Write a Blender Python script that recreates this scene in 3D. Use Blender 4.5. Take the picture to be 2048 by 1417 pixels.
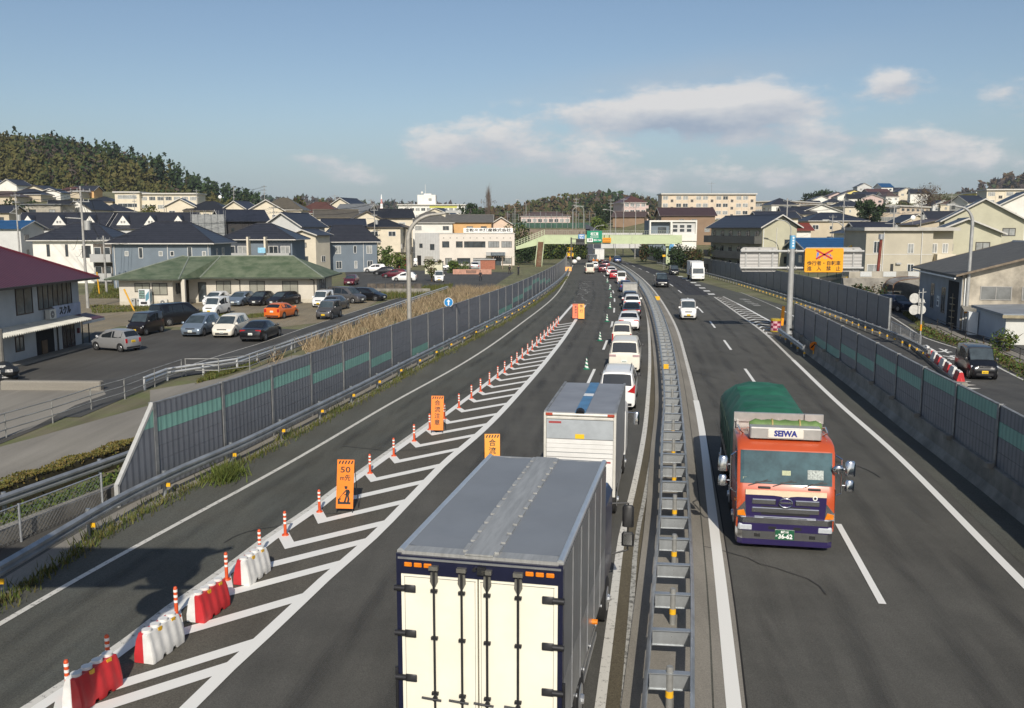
import bpy,math,random
import numpy as np
from mathutils import Vector,Matrix
for o in list(bpy.data.objects): bpy.data.objects.remove(o)
R = math.radians
SC = bpy.context.scene
COL = SC.collection
random.seed(7)
# ---------------------------------------------------------------- camera, sky, sun, exposure
F,HZ,CAMH = 1800.0,459.0,8.45          # focal length in photo pixels, horizon row, eye height
PITCH = math.atan((708.5 - HZ)/F)
cam = bpy.data.objects.new('camera',bpy.data.cameras.new('camera'))
COL.objects.link(cam)
cam.location = (0,0,CAMH)
cam.rotation_euler = (R(90) - PITCH,0,0)
cam.data.sensor_width = 36.0
cam.data.lens = 36.0*F/2048
cam.data.clip_start,cam.data.clip_end = 0.2,9000
SC.camera = cam
SUN_EL,SUN_AZ = R(34),R(4)               # sun behind the camera and a touch to its right
sl = bpy.data.lights.new('sun','SUN')
sl.energy,sl.angle,sl.color = 4.4,R(0.55),(1.0,0.93,0.82)
sun = bpy.data.objects.new('sun',sl)
COL.objects.link(sun)
sdir = Vector((math.sin(SUN_AZ)*math.cos(SUN_EL),-math.cos(SUN_AZ)*math.cos(SUN_EL),math.sin(SUN_EL)))
sun.rotation_euler = sdir.to_track_quat('Z','Y').to_euler()
sun.location = sdir*200
SC.view_settings.view_transform = 'Standard'
SC.view_settings.look = 'None'
SC.view_settings.exposure = 0.0
SC.view_settings.gamma = 1.0
SC.cycles.max_bounces = 5
SC.cycles.transparent_max_bounces = 8
SC.cycles.use_denoising = True
SC.cycles.volume_bounces = 0
W = bpy.data.worlds.new('World')
SC.world = W
W.use_nodes = True
def make_sky():
 nt = W.node_tree; N = nt.nodes; L = nt.links; N.clear()
 def new(t,**k):
  n = N.new(t)
  for a,b in k.items(): setattr(n,a,b)
  return n
 def math_(op,a,b=None,c=None,clamp=False):
  n = new('ShaderNodeMath',operation=op); n.use_clamp = clamp
  for i,v in enumerate((a,b,c)):
   if v is None: continue
   if isinstance(v,(int,float)): n.inputs[i].default_value = v
   else: L.new(v,n.inputs[i])
  return n.outputs[0]
 sky = new('ShaderNodeTexSky',sky_type='NISHITA')
 sky.sun_disc = False; sky.sun_elevation = SUN_EL; sky.sun_rotation = R(180) - SUN_AZ
 sky.altitude = 20; sky.air_density = 1.0; sky.dust_density = 1.2; sky.ozone_density = 1.8
 tc = new('ShaderNodeTexCoord')
 sp = new('ShaderNodeSeparateXYZ'); L.new(tc.outputs['Generated'],sp.inputs[0])
 az = math_('ARCTAN2',sp.outputs[0],sp.outputs[1])
 el = math_('ARCSINE',sp.outputs[2])
 cb = new('ShaderNodeCombineXYZ'); L.new(az,cb.inputs[0]); L.new(math_('MULTIPLY',el,2.3),cb.inputs[1])
 def noise(scale,detail,rough,off=0.0):
  n = new('ShaderNodeTexNoise'); n.noise_dimensions = '3D'
  n.inputs['Scale'].default_value = scale; n.inputs['Detail'].default_value = detail
  n.inputs['Roughness'].default_value = rough
  v = new('ShaderNodeVectorMath',operation='ADD'); v.inputs[1].default_value = (off,off*1.7,off*.3)
  L.new(cb.outputs[0],v.inputs[0]); L.new(v.outputs[0],n.inputs['Vector'])
  return n.outputs['Fac']
 n1 = noise(15,7,0.62); n2 = noise(5.0,4,0.55,3.1); n3 = noise(34,5,0.6,8.2)
 # cumulus banks: azimuth, elevation, half widths, weight (degrees of direction, a sky that stands round the place)
 blobs = [(-1.9,5.3,3.6,1.3,1.0),(-4.6,4.6,1.5,.9,.7),(4.0,4.3,3.2,1.0,.8),(7.8,6.9,6.6,1.15,1.0),(13.0,6.9,5.0,1.5,1.05),(14.5,7.6,3.4,.8,.9),
    (22.6,8.2,1.35,.85,1.05),(24.0,5.0,3.0,1.0,.75),(18.5,5.3,2.8,.8,.75),(10.0,3.2,6.0,.9,.65),(18.0,3.1,3.0,1.0,.7),
    (-12.2,4.2,1.8,.5,.7),(-9.8,3.4,2.2,.7,.55),(29.5,7.6,3.2,1.3,.6),(27.0,3.5,5.0,1.2,.6),(40,6,6,2,.8),(-60,9,12,2.5,.8),(75,10,14,3,.8),(150,14,30,5,.7),(-140,12,25,4,.7)]
 acc = None; top = None
 for a,e,sa,se,w in blobs:
  da = math_('DIVIDE',math_('SUBTRACT',az,R(a)),R(sa)); de = math_('DIVIDE',math_('SUBTRACT',el,R(e)),R(se))
  d2 = math_('ADD',math_('MULTIPLY',da,da),math_('MULTIPLY',de,de))
  g = math_('MULTIPLY',math_('EXPONENT',math_('MULTIPLY',d2,-0.8)),w)
  t = math_('MULTIPLY',g,de)
  acc = g if acc is None else math_('ADD',acc,g)
  top = t if top is None else math_('ADD',top,t)
 dens = math_('ADD',math_('MULTIPLY',acc,0.80),math_('MULTIPLY',math_('SUBTRACT',n1,0.52),2.3))
 dens = math_('ADD',dens,math_('MULTIPLY',math_('SUBTRACT',n3,0.5),0.5))
 dens = math_('MULTIPLY',dens,math_('MINIMUM',math_('MULTIPLY',acc,3.0),1.0))
 fac = new('ShaderNodeMapRange',interpolation_type='SMOOTHSTEP')
 L.new(dens,fac.inputs[0]); fac.inputs[1].default_value = 0.12; fac.inputs[2].default_value = 0.85; fac.inputs[3].default_value = 0; fac.inputs[4].default_value = 0.85
 # thin veil: cirrus streak and the hazy bank low over the horizon
 veil = new('ShaderNodeMapRange',interpolation_type='SMOOTHSTEP'); L.new(el,veil.inputs[0])
 veil.inputs[1].default_value = R(8.0); veil.inputs[2].default_value = R(0.5); veil.inputs[3].default_value = 0.0; veil.inputs[4].default_value = 0.72
 sa_,se_ = math_('DIVIDE',math_('SUBTRACT',az,R(10.5)),R(8.5)),math_('DIVIDE',math_('SUBTRACT',math_('SUBTRACT',el,math_('MULTIPLY',az,0.10)),R(7.9)),R(1.1))
 ci = math_('MULTIPLY',math_('EXPONENT',math_('MULTIPLY',math_('ADD',math_('MULTIPLY',sa_,sa_),math_('MULTIPLY',se_,se_)),-1.0)),math_('MULTIPLY',n2,0.75))
 base = new('ShaderNodeMix',data_type='RGBA')
 L.new(math_('ADD',math_('MULTIPLY',veil.outputs[0],math_('ADD',math_('MULTIPLY',n2,0.6),0.5)),0.0,clamp=True),base.inputs[0])
 L.new(sky.outputs[0],base.inputs[6]); base.inputs[7].default_value = (3.2,4.1,5.4,1)
 b2 = new('ShaderNodeMix',data_type='RGBA'); L.new(ci,b2.inputs[0]); L.new(base.outputs[2],b2.inputs[6]); b2.inputs[7].default_value = (4.9,5.4,6.0,1)
 lit = new('ShaderNodeMapRange'); L.new(math_('ADD',math_('MULTIPLY',top,0.8),math_('MULTIPLY',math_('SUBTRACT',n1,0.5),2.0)),lit.inputs[0])
 lit.inputs[1].default_value = -0.75; lit.inputs[2].default_value = 0.40
 cc = new('ShaderNodeMix',data_type='RGBA'); L.new(lit.outputs[0],cc.inputs[0])
 cc.inputs[6].default_value = (3.7,4.3,5.4,1); cc.inputs[7].default_value = (8.2,7.9,7.7,1)
 b3 = new('ShaderNodeMix',data_type='RGBA'); L.new(fac.outputs[0],b3.inputs[0]); L.new(b2.outputs[2],b3.inputs[6]); L.new(cc.outputs[2],b3.inputs[7])
 bg = new('ShaderNodeBackground'); bg.inputs[1].default_value = 0.095
 L.new(b3.outputs[2],bg.inputs[0])
 out = new('ShaderNodeOutputWorld'); L.new(bg.outputs[0],out.inputs[0])
make_sky()
# ---------------------------------------------------------------- helpers
def ray(px,py):
 u,v = (px - 1024)/F,(708.5 - py)/F
 return Vector((u,math.cos(PITCH)+v*math.sin(PITCH),-math.sin(PITCH)+v*math.cos(PITCH)))
def G(px,py,z=0.0):                    # the point of the plane at height z seen at this photo pixel
 d = ray(px,py); t = (z - CAMH)/d.z
 return Vector((d.x*t,d.y*t,z))
def P(px,py,Y):                        # the point at distance Y ahead
 d = ray(px,py); t = Y/d.y
 return Vector((d.x*t,Y,CAMH+d.z*t))
def zat(py,Y): return P(1024,py,Y).z
def sm(a,b,x):
 t = min(1,max(0,(x - a)/(b - a))); return t*t*(3 - 2*t)
def terr(x,y):
 h = sm(262,345,y)*9.0
 h += sm(165,300,y)*sm(-42,-110,x)*5.5+sm(280,430,y)*sm(-100,-200,x)*12
 h += sm(430,640,y)*sm(110,250,x)*19
 h += sm(99,109,y)*sm(38,48,x)*2.6+sm(120,200,y)*sm(60,110,x)*2.0
 return h
_M = {}
def mat(name,rgb,rough=0.65,metal=0.0,var=0.08,scale=6.0,bump=0.0,bscale=None,spec=0.5,kind='noise',coat=0.0,trans=0.0,emit=0.0,rgb2=None,stretch=(1,1,1),thr=(0.35,0.65),space='Object'):
 if name in _M: return _M[name]
 m = bpy.data.materials.new(name); m.use_nodes = True
 nt = m.node_tree; b = nt.nodes['Principled BSDF']
 b.inputs['Roughness'].default_value = rough; b.inputs['Metallic'].default_value = metal
 b.inputs['Specular IOR Level'].default_value = spec
 if coat: b.inputs['Coat Weight'].default_value = coat; b.inputs['Coat Roughness'].default_value = 0.08
 if trans: b.inputs['Transmission Weight'].default_value = trans
 c = (*rgb,1)
 b.inputs['Base Color'].default_value = c
 if emit: b.inputs['Emission Color'].default_value = c; b.inputs['Emission Strength'].default_value = emit
 if var or rgb2:
  tc = nt.nodes.new('ShaderNodeTexCoord'); mp = nt.nodes.new('ShaderNodeMapping'); mp.inputs['Scale'].default_value = stretch
  nt.links.new(tc.outputs[space],mp.inputs[0])
  n = nt.nodes.new('ShaderNodeTexNoise'); n.inputs['Scale'].default_value = scale; n.inputs['Detail'].default_value = 5; n.inputs['Roughness'].default_value = 0.62
  nt.links.new(mp.outputs[0],n.inputs['Vector'])
  mx = nt.nodes.new('ShaderNodeMix'); mx.data_type = 'RGBA'
  mr = nt.nodes.new('ShaderNodeMapRange'); mr.inputs[1].default_value,mr.inputs[2].default_value = thr
  nt.links.new(n.outputs['Fac'],mr.inputs[0]); nt.links.new(mr.outputs[0],mx.inputs[0])
  lo = [max(0,v*(1 - var)) for v in rgb]; hi = [min(1,v*(1+var)) for v in (rgb2 or rgb)]
  mx.inputs[6].default_value = (*lo,1); mx.inputs[7].default_value = (*hi,1)
  nt.links.new(mx.outputs[2],b.inputs['Base Color'])
  if bump:
   n2 = nt.nodes.new('ShaderNodeTexNoise'); n2.inputs['Scale'].default_value = bscale or scale*4; n2.inputs['Detail'].default_value = 4
   nt.links.new(mp.outputs[0],n2.inputs['Vector'])
   bp = nt.nodes.new('ShaderNodeBump'); bp.inputs['Strength'].default_value = bump; bp.inputs['Distance'].default_value = 0.02
   nt.links.new(n2.outputs['Fac'],bp.inputs['Height']); nt.links.new(bp.outputs[0],b.inputs['Normal'])
 _M[name] = m
 return m
def stripe_mat(name,rgb,rgb2,period,axis='X',duty=0.5,rough=0.5,metal=0.0,bump=0.0,soft=0.1,diag=False,var=0.06):
 """bands of two colours (ribs, slats, tiles, hazard stripes) along one object axis, with dirt noise over them"""
 if name in _M: return _M[name]
 m = bpy.data.materials.new(name); m.use_nodes = True
 nt = m.node_tree; b = nt.nodes['Principled BSDF']; L = nt.links
 b.inputs['Roughness'].default_value = rough; b.inputs['Metallic'].default_value = metal
 tc = nt.nodes.new('ShaderNodeTexCoord'); sp = nt.nodes.new('ShaderNodeSeparateXYZ'); L.new(tc.outputs['Object'],sp.inputs[0])
 def M_(op,a,bb=None):
  n = nt.nodes.new('ShaderNodeMath'); n.operation = op
  for i,v in enumerate((a,bb)):
   if v is None: continue
   if isinstance(v,(int,float)): n.inputs[i].default_value = v
   else: L.new(v,n.inputs[i])
  return n.outputs[0]
 src = sp.outputs['XYZ'.index(axis)]
 if diag: src = M_('ADD',src,sp.outputs[2])
 fr = M_('FRACT',M_('DIVIDE',src,period))
 tri = M_('ABSOLUTE',M_('SUBTRACT',fr,0.5))          # 0 in the middle of a band
 mr = nt.nodes.new('ShaderNodeMapRange'); mr.inputs[1].default_value = duty/2 - soft/2; mr.inputs[2].default_value = duty/2+soft/2
 L.new(tri,mr.inputs[0])
 n = nt.nodes.new('ShaderNodeTexNoise'); n.inputs['Scale'].default_value = 1.3; n.inputs['Detail'].default_value = 6; L.new(tc.outputs['Object'],n.inputs['Vector'])
 mx = nt.nodes.new('ShaderNodeMix'); mx.data_type = 'RGBA'; L.new(mr.outputs[0],mx.inputs[0]); mx.inputs[6].default_value = (*rgb,1); mx.inputs[7].default_value = (*rgb2,1)
 dk = nt.nodes.new('ShaderNodeMix'); dk.data_type = 'RGBA'; dk.blend_type = 'MULTIPLY'; dk.inputs[0].default_value = 1.0
 cr = nt.nodes.new('ShaderNodeMapRange'); cr.inputs[1].default_value = 0.3; cr.inputs[2].default_value = 0.7; cr.inputs[3].default_value = 1 - 2*var; cr.inputs[4].default_value = 1.0
 L.new(n.outputs['Fac'],cr.inputs[0]); L.new(mx.outputs[2],dk.inputs[6]); L.new(cr.outputs[0],dk.inputs[7]); L.new(dk.outputs[2],b.inputs['Base Color'])
 if bump:
  bp = nt.nodes.new('ShaderNodeBump'); bp.inputs['Strength'].default_value = bump; bp.inputs['Distance'].default_value = 0.03
  L.new(mr.outputs[0],bp.inputs['Height']); L.new(bp.outputs[0],b.inputs['Normal'])
 _M[name] = m
 return m
class MB:
 """collects shapes; build() links them as ONE mesh object"""
 def __init__(s): s.v = []; s.f = []; s.mi = []; s.m = 0; s.x = None
 def pt(s,p):
  p = Vector(p)
  if s.x is not None: p = s.x @ p
  s.v.append(p); return len(s.v) - 1
 def face(s,pts,m=None):
  i = [s.pt(p) for p in pts]; s.f.append(i); s.mi.append(s.m if m is None else m); return s
 def idx(s,ids,m=None): s.f.append(list(ids)); s.mi.append(s.m if m is None else m)
 def box(s,x0,x1,y0,y1,z0,z1,m=None):
  c = [s.pt((x,y,z)) for z in (z0,z1) for (x,y) in ((x0,y0),(x1,y0),(x1,y1),(x0,y1))]
  for q in ((3,2,1,0),(4,5,6,7),(0,1,5,4),(1,2,6,5),(2,3,7,6),(3,0,4,7)): s.idx([c[k] for k in q],m)
  return s
 def bev(s,x0,x1,y0,y1,z0,z1,b,m=None):
  """box whose upright and top edges are chamfered by b"""
  def ring(i,z): return [(x0+i,y0+b,z),(x0+b,y0+i,z),(x1 - b,y0+i,z),(x1 - i,y0+b,z),(x1 - i,y1 - b,z),(x1 - b,y1 - i,z),(x0+b,y1 - i,z),(x0+i,y1 - b,z)]
  return s.loft([ring(0,z0),ring(0,z1 - b),ring(b*.7,z1)],True,m)
 def cyl(s,p0,p1,r0,r1=None,n=10,m=None,cap=True):
  p0,p1 = Vector(p0),Vector(p1); r1 = r0 if r1 is None else r1
  d = (p1 - p0); 
  if d.length < 1e-6: return s
  q = d.to_track_quat('Z','Y')
  ra = [[p+q @ Vector((r*math.cos(2*math.pi*k/n),r*math.sin(2*math.pi*k/n),0)) for k in range(n)] for p,r in ((p0,r0),(p1,r1))]
  return s.loft(ra,cap,m)
 def loft(s,rings,cap=True,m=None,close=True):
  ids = [[s.pt(p) for p in r] for r in rings]; n = len(ids[0])
  for a,b in zip(ids,ids[1:]):
   for k in range(n if close else n - 1): s.idx((a[k],a[(k+1) % n],b[(k+1) % n],b[k]),m)
  if cap and close: s.idx(ids[0][::-1],m); s.idx(ids[-1],m)
  return s
 def tube(s,pts,r,n=6,m=None):
  for a,b in zip(pts,pts[1:]): s.cyl(a,b,r,r,n,m)
  return s
 def bar(s,p0,p1,w,h,m=None):
  """rectangular bar from p0 to p1, w wide (level), h tall, p at mid height"""
  p0,p1 = Vector(p0),Vector(p1); d = (p1 - p0)
  side = Vector((-d.y,d.x,0)); side = side.normalized()*w/2 if side.length > 1e-6 else Vector((w/2,0,0))
  up = d.cross(side); up = up.normalized()*h/2
  rg = [[p+side+up,p - side+up,p - side - up,p+side - up] for p in (p0,p1)]
  return s.loft(rg,True,m)
 def extr(s,poly,y0,y1,axis='Y',m=None):
  """closed outline extruded: poly is (x,z) for axis Y, (y,z) for axis X, (x,y) for axis Z"""
  f = {'Y': lambda a,b,t: (a,t,b),'X': lambda a,b,t: (t,a,b),'Z': lambda a,b,t: (a,b,t)}[axis]
  return s.loft([[f(a,b,t) for a,b in poly] for t in (y0,y1)],True,m)
 def sph(s,c,r,n=10,k=6,sc=(1,1,1),m=None):
  c = Vector(c); rings = []
  for j in range(k+1):
   t = math.pi*j/k; rr = max(1e-3,math.sin(t))
   rings.append([c+Vector((r*sc[0]*rr*math.cos(2*math.pi*i/n),r*sc[1]*rr*math.sin(2*math.pi*i/n),-r*sc[2]*math.cos(t))) for i in range(n)])
  return s.loft(rings,True,m)
 def build(s,name,mats,parent=None,smooth=None,loc=None,rz=0,fix=True):
  me = bpy.data.meshes.new(name)
  me.from_pydata([tuple(p) for p in s.v],[],s.f)
  for mm in (mats if isinstance(mats,(list,tuple)) else [mats]): me.materials.append(mm)
  if any(s.mi): me.polygons.foreach_set('material_index',s.mi)
  if fix:
   import bmesh
   bm = bmesh.new(); bm.from_mesh(me); bmesh.ops.recalc_face_normals(bm,faces=bm.faces); bm.to_mesh(me); bm.free()
  if smooth is not None:
   me.shade_smooth(); me.set_sharp_from_angle(angle=R(smooth))
  o = bpy.data.objects.new(name,me); COL.objects.link(o)
  if parent is not None: o.parent = parent
  if loc is not None: o.location = loc
  if rz: o.rotation_euler = (0,0,rz)
  return o
def tag(o,label=None,cat=None,group=None,kind=None):
 if label: o['label'] = label
 if cat: o['category'] = cat
 if group: o['group'] = group
 if kind: o['kind'] = kind
 return o
def thing(name,label,cat,loc=(0,0,0),rz=0.0,group=None):
 o = bpy.data.objects.new(name,None); COL.objects.link(o); o.empty_display_size = 0.3
 o.location = loc; o.rotation_euler = (0,0,rz)
 return tag(o,label,cat,group)
_kids = {}
def copy_tree(o,loc=None,rz=None,label=None,parent=None):
 c = o.copy(); COL.objects.link(c)
 if parent is not None: c.parent = parent
 if loc is not None: c.location = loc
 if rz is not None: c.rotation_euler = (0,0,rz)
 if label: c['label'] = label
 for ch in KIDS(o): copy_tree(ch,parent=c)
 return c
def KIDS(o):
 return [k for k in bpy.data.objects if k.parent == o] if o.name not in _kids else _kids[o.name]
def remember(o):                          # children lists looked up once, so copying stays quick
 ks = [k for k in bpy.data.objects if k.parent == o]; _kids[o.name] = ks
 for k in ks: remember(k)
def structure(mb,name,mats,label=None,**k):
 o = mb.build(name,mats,**k); o['kind'] = 'structure'
 if label: o['label'] = label
 return o
def text(s,size,m,parent,mtx,name='lettering',ext=0.004,off=0.0,width=None,spacing=1.0):
 """lettering as a mesh; mtx places it (text lies in local XY, centred)"""
 cu = bpy.data.curves.new('t','FONT'); cu.body = s; cu.size = size; cu.align_x = 'CENTER'; cu.align_y = 'CENTER'
 cu.extrude = ext; cu.offset = off; cu.resolution_u = 2; cu.space_character = spacing; cu.space_line = 0.95
 to = bpy.data.objects.new('t',cu); COL.objects.link(to)
 dg = bpy.context.evaluated_depsgraph_get(); dg.update()
 me = bpy.data.meshes.new_from_object(to.evaluated_get(dg))
 bpy.data.objects.remove(to)
 if width:
  xs = [v.co.x for v in me.vertices]; w = max(xs) - min(xs); cx = (max(xs)+min(xs))/2
  for v in me.vertices: v.co.x = (v.co.x - cx)*width/w
 me.transform(mtx); me.materials.clear(); me.materials.append(m); me.name = name
 o = bpy.data.objects.new(name,me); COL.objects.link(o)
 if parent is not None: o.parent = parent
 return o
def facing(loc,rz=0.0,lean=0.0):
 """text upright, reading from the -Y side; lean tips its top away"""
 return Matrix.Translation(loc) @ Matrix.Rotation(rz,4,'Z') @ Matrix.Rotation(R(90) - lean,4,'X')
def curve(pts,far=None):
 """photo pixels of a ground line -> x(Y), smooth and extended straight at both ends"""
 g = sorted([(p.y,p.x) for p in (G(*q) if len(q) == 2 else Vector(q) for q in pts)])
 Y = np.array([a for a,_ in g]); X = np.array([b for _,b in g])
 T = np.gradient(X,Y)
 def f(y):
  if y <= Y[0]: return float(X[0]+(X[1] - X[0])/(Y[1] - Y[0])*(y - Y[0]))
  if y >= Y[-1]: return float(X[-1]+(X[-1] - X[-2])/(Y[-1] - Y[-2])*(y - Y[-1]))
  i = int(np.searchsorted(Y,y) - 1); i = max(0,min(i,len(Y) - 2))
  h = Y[i+1] - Y[i]; t = (y - Y[i])/h
  return float((2*t**3 - 3*t**2+1)*X[i]+(t**3 - 2*t**2+t)*h*T[i]+(-2*t**3+3*t**2)*X[i+1]+(t**3 - t**2)*h*T[i+1])
 f.y0,f.y1 = float(Y[0]),float(Y[-1])
 return f
def frange(a,b,st):
 n = max(1,int(math.ceil((b - a)/st))); return [a+(b - a)*k/n for k in range(n+1)]
def strip(mb,fa,fb,y0,y1,z,st=2.0,m=None):
 ys = frange(y0,y1,st); a = [mb.pt((fa(y),y,z)) for y in ys]; b = [mb.pt((fb(y),y,z)) for y in ys]
 for k in range(len(ys) - 1): mb.idx((a[k],b[k],b[k+1],a[k+1]),m)
def ribbon(mb,f,w,y0,y1,z,st=1.5,m=None):
 ys = frange(y0,y1,st); L_,R_ = [],[]
 for y in ys:
  dx = (f(y+.3) - f(y - .3))/.6; n = Vector((1,-dx)).normalized()*w/2
  L_.append(mb.pt((f(y) - n.x,y - n.y,z))); R_.append(mb.pt((f(y)+n.x,y+n.y,z)))
 for k in range(len(ys) - 1): mb.idx((L_[k],R_[k],R_[k+1],L_[k+1]),m)
def along(f,y0,step,y1):
 """points every step metres of arc along x(Y), with headings"""
 out = []; y = y0; acc = 0.0; nxt = 0.0; px,py = f(y0),y0
 while y < y1:
  x = f(y); acc += math.hypot(x - px,y - py); px,py = x,y
  if acc >= nxt - 1e-6:
   out.append((x,y,math.atan2((f(y+.5) - f(y - .5)),1.0))); nxt += step
  y += 0.05
 return out
# ---------------------------------------------------------------- road materials
def asphalt(name,rgb,tint=None,patch=0.16,fine=0.30):
 m = bpy.data.materials.new(name); m.use_nodes = True
 nt = m.node_tree; L = nt.links; b = nt.nodes['Principled BSDF']; b.inputs['Roughness'].default_value = 0.88; b.inputs['Specular IOR Level'].default_value = 0.25
 tc = nt.nodes.new('ShaderNodeTexCoord')
 def nz(scale,det,st=(1,1,1)):
  mp = nt.nodes.new('ShaderNodeMapping'); mp.inputs['Scale'].default_value = st; L.new(tc.outputs['Object'],mp.inputs[0])
  n = nt.nodes.new('ShaderNodeTexNoise'); n.inputs['Scale'].default_value = scale; n.inputs['Detail'].default_value = det; n.inputs['Roughness'].default_value = 0.65; L.new(mp.outputs[0],n.inputs['Vector']); return n.outputs['Fac']
 def mrange(x,lo,hi):
  r = nt.nodes.new('ShaderNodeMapRange'); r.inputs[1].default_value = .3; r.inputs[2].default_value = .7; r.inputs[3].default_value = lo; r.inputs[4].default_value = hi; L.new(x,r.inputs[0]); return r.outputs[0]
 def mul(a,b_):
  n = nt.nodes.new('ShaderNodeMath'); n.operation = 'MULTIPLY'; L.new(a,n.inputs[0]); L.new(b_,n.inputs[1]); return n.outputs[0]
 k = mul(mul(mrange(nz(.25,5),1 - patch,1+patch),mrange(nz(38,3),1 - fine,1+fine)),mrange(nz(1.6,5,(1,.05,1)),1 - patch*.6,1+patch*.6))
 mx = nt.nodes.new('ShaderNodeMix'); mx.data_type = 'RGBA'; mx.inputs[0].default_value = 1; mx.blend_type = 'MULTIPLY'
 c2 = nt.nodes.new('ShaderNodeMix'); c2.data_type = 'RGBA'; L.new(mrange(nz(.5,4),0,1),c2.inputs[0]); c2.inputs[6].default_value = (*rgb,1); c2.inputs[7].default_value = (*(tint or rgb),1)
 L.new(c2.outputs[2],mx.inputs[6]); L.new(k,mx.inputs[7]); L.new(mx.outputs[2],b.inputs['Base Color'])
 bp = nt.nodes.new('ShaderNodeBump'); bp.inputs['Strength'].default_value = .35; bp.inputs['Distance'].default_value = .01; L.new(nz(45,3),bp.inputs['Height']); L.new(bp.outputs[0],b.inputs['Normal'])
 return m
def paint(name,rgb,under,wear=0.35):
 m = bpy.data.materials.new(name); m.use_nodes = True
 nt = m.node_tree; L = nt.links; b = nt.nodes['Principled BSDF']; b.inputs['Roughness'].default_value = 0.6
 tc = nt.nodes.new('ShaderNodeTexCoord'); fac = None
 for sc_,w in ((9,.6),(55,.4)):
  n = nt.nodes.new('ShaderNodeTexNoise'); n.inputs['Scale'].default_value = sc_; n.inputs['Detail'].default_value = 4; L.new(tc.outputs['Object'],n.inputs['Vector'])
  q = nt.nodes.new('ShaderNodeMath'); q.operation = 'MULTIPLY_ADD'; L.new(n.outputs['Fac'],q.inputs[0]); q.inputs[1].default_value = w
  if fac is None: q.inputs[2].default_value = 0
  else: L.new(fac,q.inputs[2])
  fac = q.outputs[0]
 r = nt.nodes.new('ShaderNodeMapRange'); r.inputs[1].default_value = .5+(.5 - wear)*.5; r.inputs[2].default_value = r.inputs[1].default_value+.09; L.new(fac,r.inputs[0])
 mx = nt.nodes.new('ShaderNodeMix'); mx.data_type = 'RGBA'; L.new(r.outputs[0],mx.inputs[0]); mx.inputs[6].default_value = (*rgb,1); mx.inputs[7].default_value = (*under,1)
 L.new(mx.outputs[2],b.inputs['Base Color'])
 return m
A_MAIN = asphalt('asphalt',(.084,.082,.073),(.090,.087,.077))
A_OLD = asphalt('old_asphalt',(.098,.096,.080),(.080,.083,.073),.2,.4)
A_GORE = asphalt('gore_asphalt',(.108,.098,.078),(.088,.083,.070),.18,.4)
A_SHO = asphalt('shoulder_asphalt',(.118,.100,.066),(.096,.083,.058),.2,.4)
A_NEW = asphalt('new_asphalt',(.040,.040,.044),(.045,.045,.048),.1,.2)
A_LOT = asphalt('lot_asphalt',(.085,.080,.072),(.068,.066,.060),.25,.3)
A_SIDE = asphalt('street_asphalt',(.066,.066,.064),(.078,.077,.072),.2,.3)
CONC = asphalt('pavement_concrete',(.27,.25,.215),(.21,.195,.165),.2,.2)
GRAVEL = asphalt('gravel',(.26,.225,.165),(.20,.165,.105),.25,.45)
P_WHITE = paint('road_paint',(.78,.77,.72),(.10,.10,.09),.14)
P_WORN = paint('worn_road_paint',(.62,.60,.54),(.13,.125,.11),.40)
P_FAINT = paint('faint_road_paint',(.42,.41,.37),(.13,.125,.11),.52)
P_YEL = paint('yellow_road_paint',(.62,.36,.05),(.12,.11,.09),.3)
# ---------------------------------------------------------------- ground sheet
GROUND = asphalt('ground_earth',(.20,.175,.115),(.105,.125,.045),.3,.5)
def make_ground():
 xs = [-1600,-1100,-700,-500]+frange(-400,-140,20)+frange(-130,130,10)+frange(140,400,20)+[500,700,1100,1600]
 ys = [-60,-20]+frange(0,460,10)+frange(480,700,20)+[800,1000,1400,2000,2800]
 mb = MB(); ids = [[mb.pt((x,y,terr(x,y))) for x in xs] for y in ys]
 for j in range(len(ys) - 1):
  for i in range(len(xs) - 1): mb.idx((ids[j][i],ids[j][i+1],ids[j+1][i+1],ids[j+1][i]))
 structure(mb,'ground',GROUND,smooth=60)
make_ground()
# ---------------------------------------------------------------- the lines of the expressway, read off as ground lines
LE = curve([(0,1250),(155,1160),(365,1044),(520,960),(796,800),(900,743),(1054,639),(1100,602.7),(1132,560.6),(1144,535)])
GL = curve([(76,1415),(227,1314),(358,1213),(459,1142),(560,1066),(622,1025),(678,982),(759,923.5),(830,872.7),(1060,697.6),(1144.7,610)])
GR = curve([(383,1417),(465,1336),(560,1249),(637,1175),(754,1071),(832.7,989.5),(896,923.5),(944,883),(1060,763),(1117,693),(1172,609)])
LD = curve([(1175,769.6),(1206,702),(1222,657),(1228.7,616),(1227,586),(1221,572),(1200,543),(1175,527),(1160,519)])
RE = curve([(1200,1417),(1225,1221),(1245,1069),(1262,1000),(1287,878),(1297,779.5),(1298,666),(1294,629),(1275.5,582.5),(1264.6,564),(1226,530)])
RL = curve([(1468,1417),(1443,1182),(1422,1009),(1401,846),(1390,793),(1373,725),(1356.4,666),(1330,613.5),(1292.5,565),(1271,547),(1233,523)])
RD = curve([(1765,1210),(1671,1040),(1512,770),(1463,702),(1420,643.6),(1395.5,615),(1373,595),(1337,567),(1299.6,546.6),(1270,534),(1225,517)])
RR = curve([(2048,1170),(1781,900),(1687,817),(1585.6,720.5),(1529,667),(1480,631),(1429,595),(1385,566),(1333.6,543),(1310.8,535),(1270,523)])
GRR = curve([(1543.5,645),(1476.7,609),(1446.8,594)])
LW = curve([(-12.6,20,0),(-12.0,26.6,0),(-11.6,28.6,0),(-10.68,32.3,0),(-9.9,36.4,0),(-8.35,44.7,0),(-6.75,54,0),(-4.45,66.7,0),(-1.0,85.5,0),(3.4,114.9,0),(7.6,149,0),(12.4,205,0),(14.5,250,0)])
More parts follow.
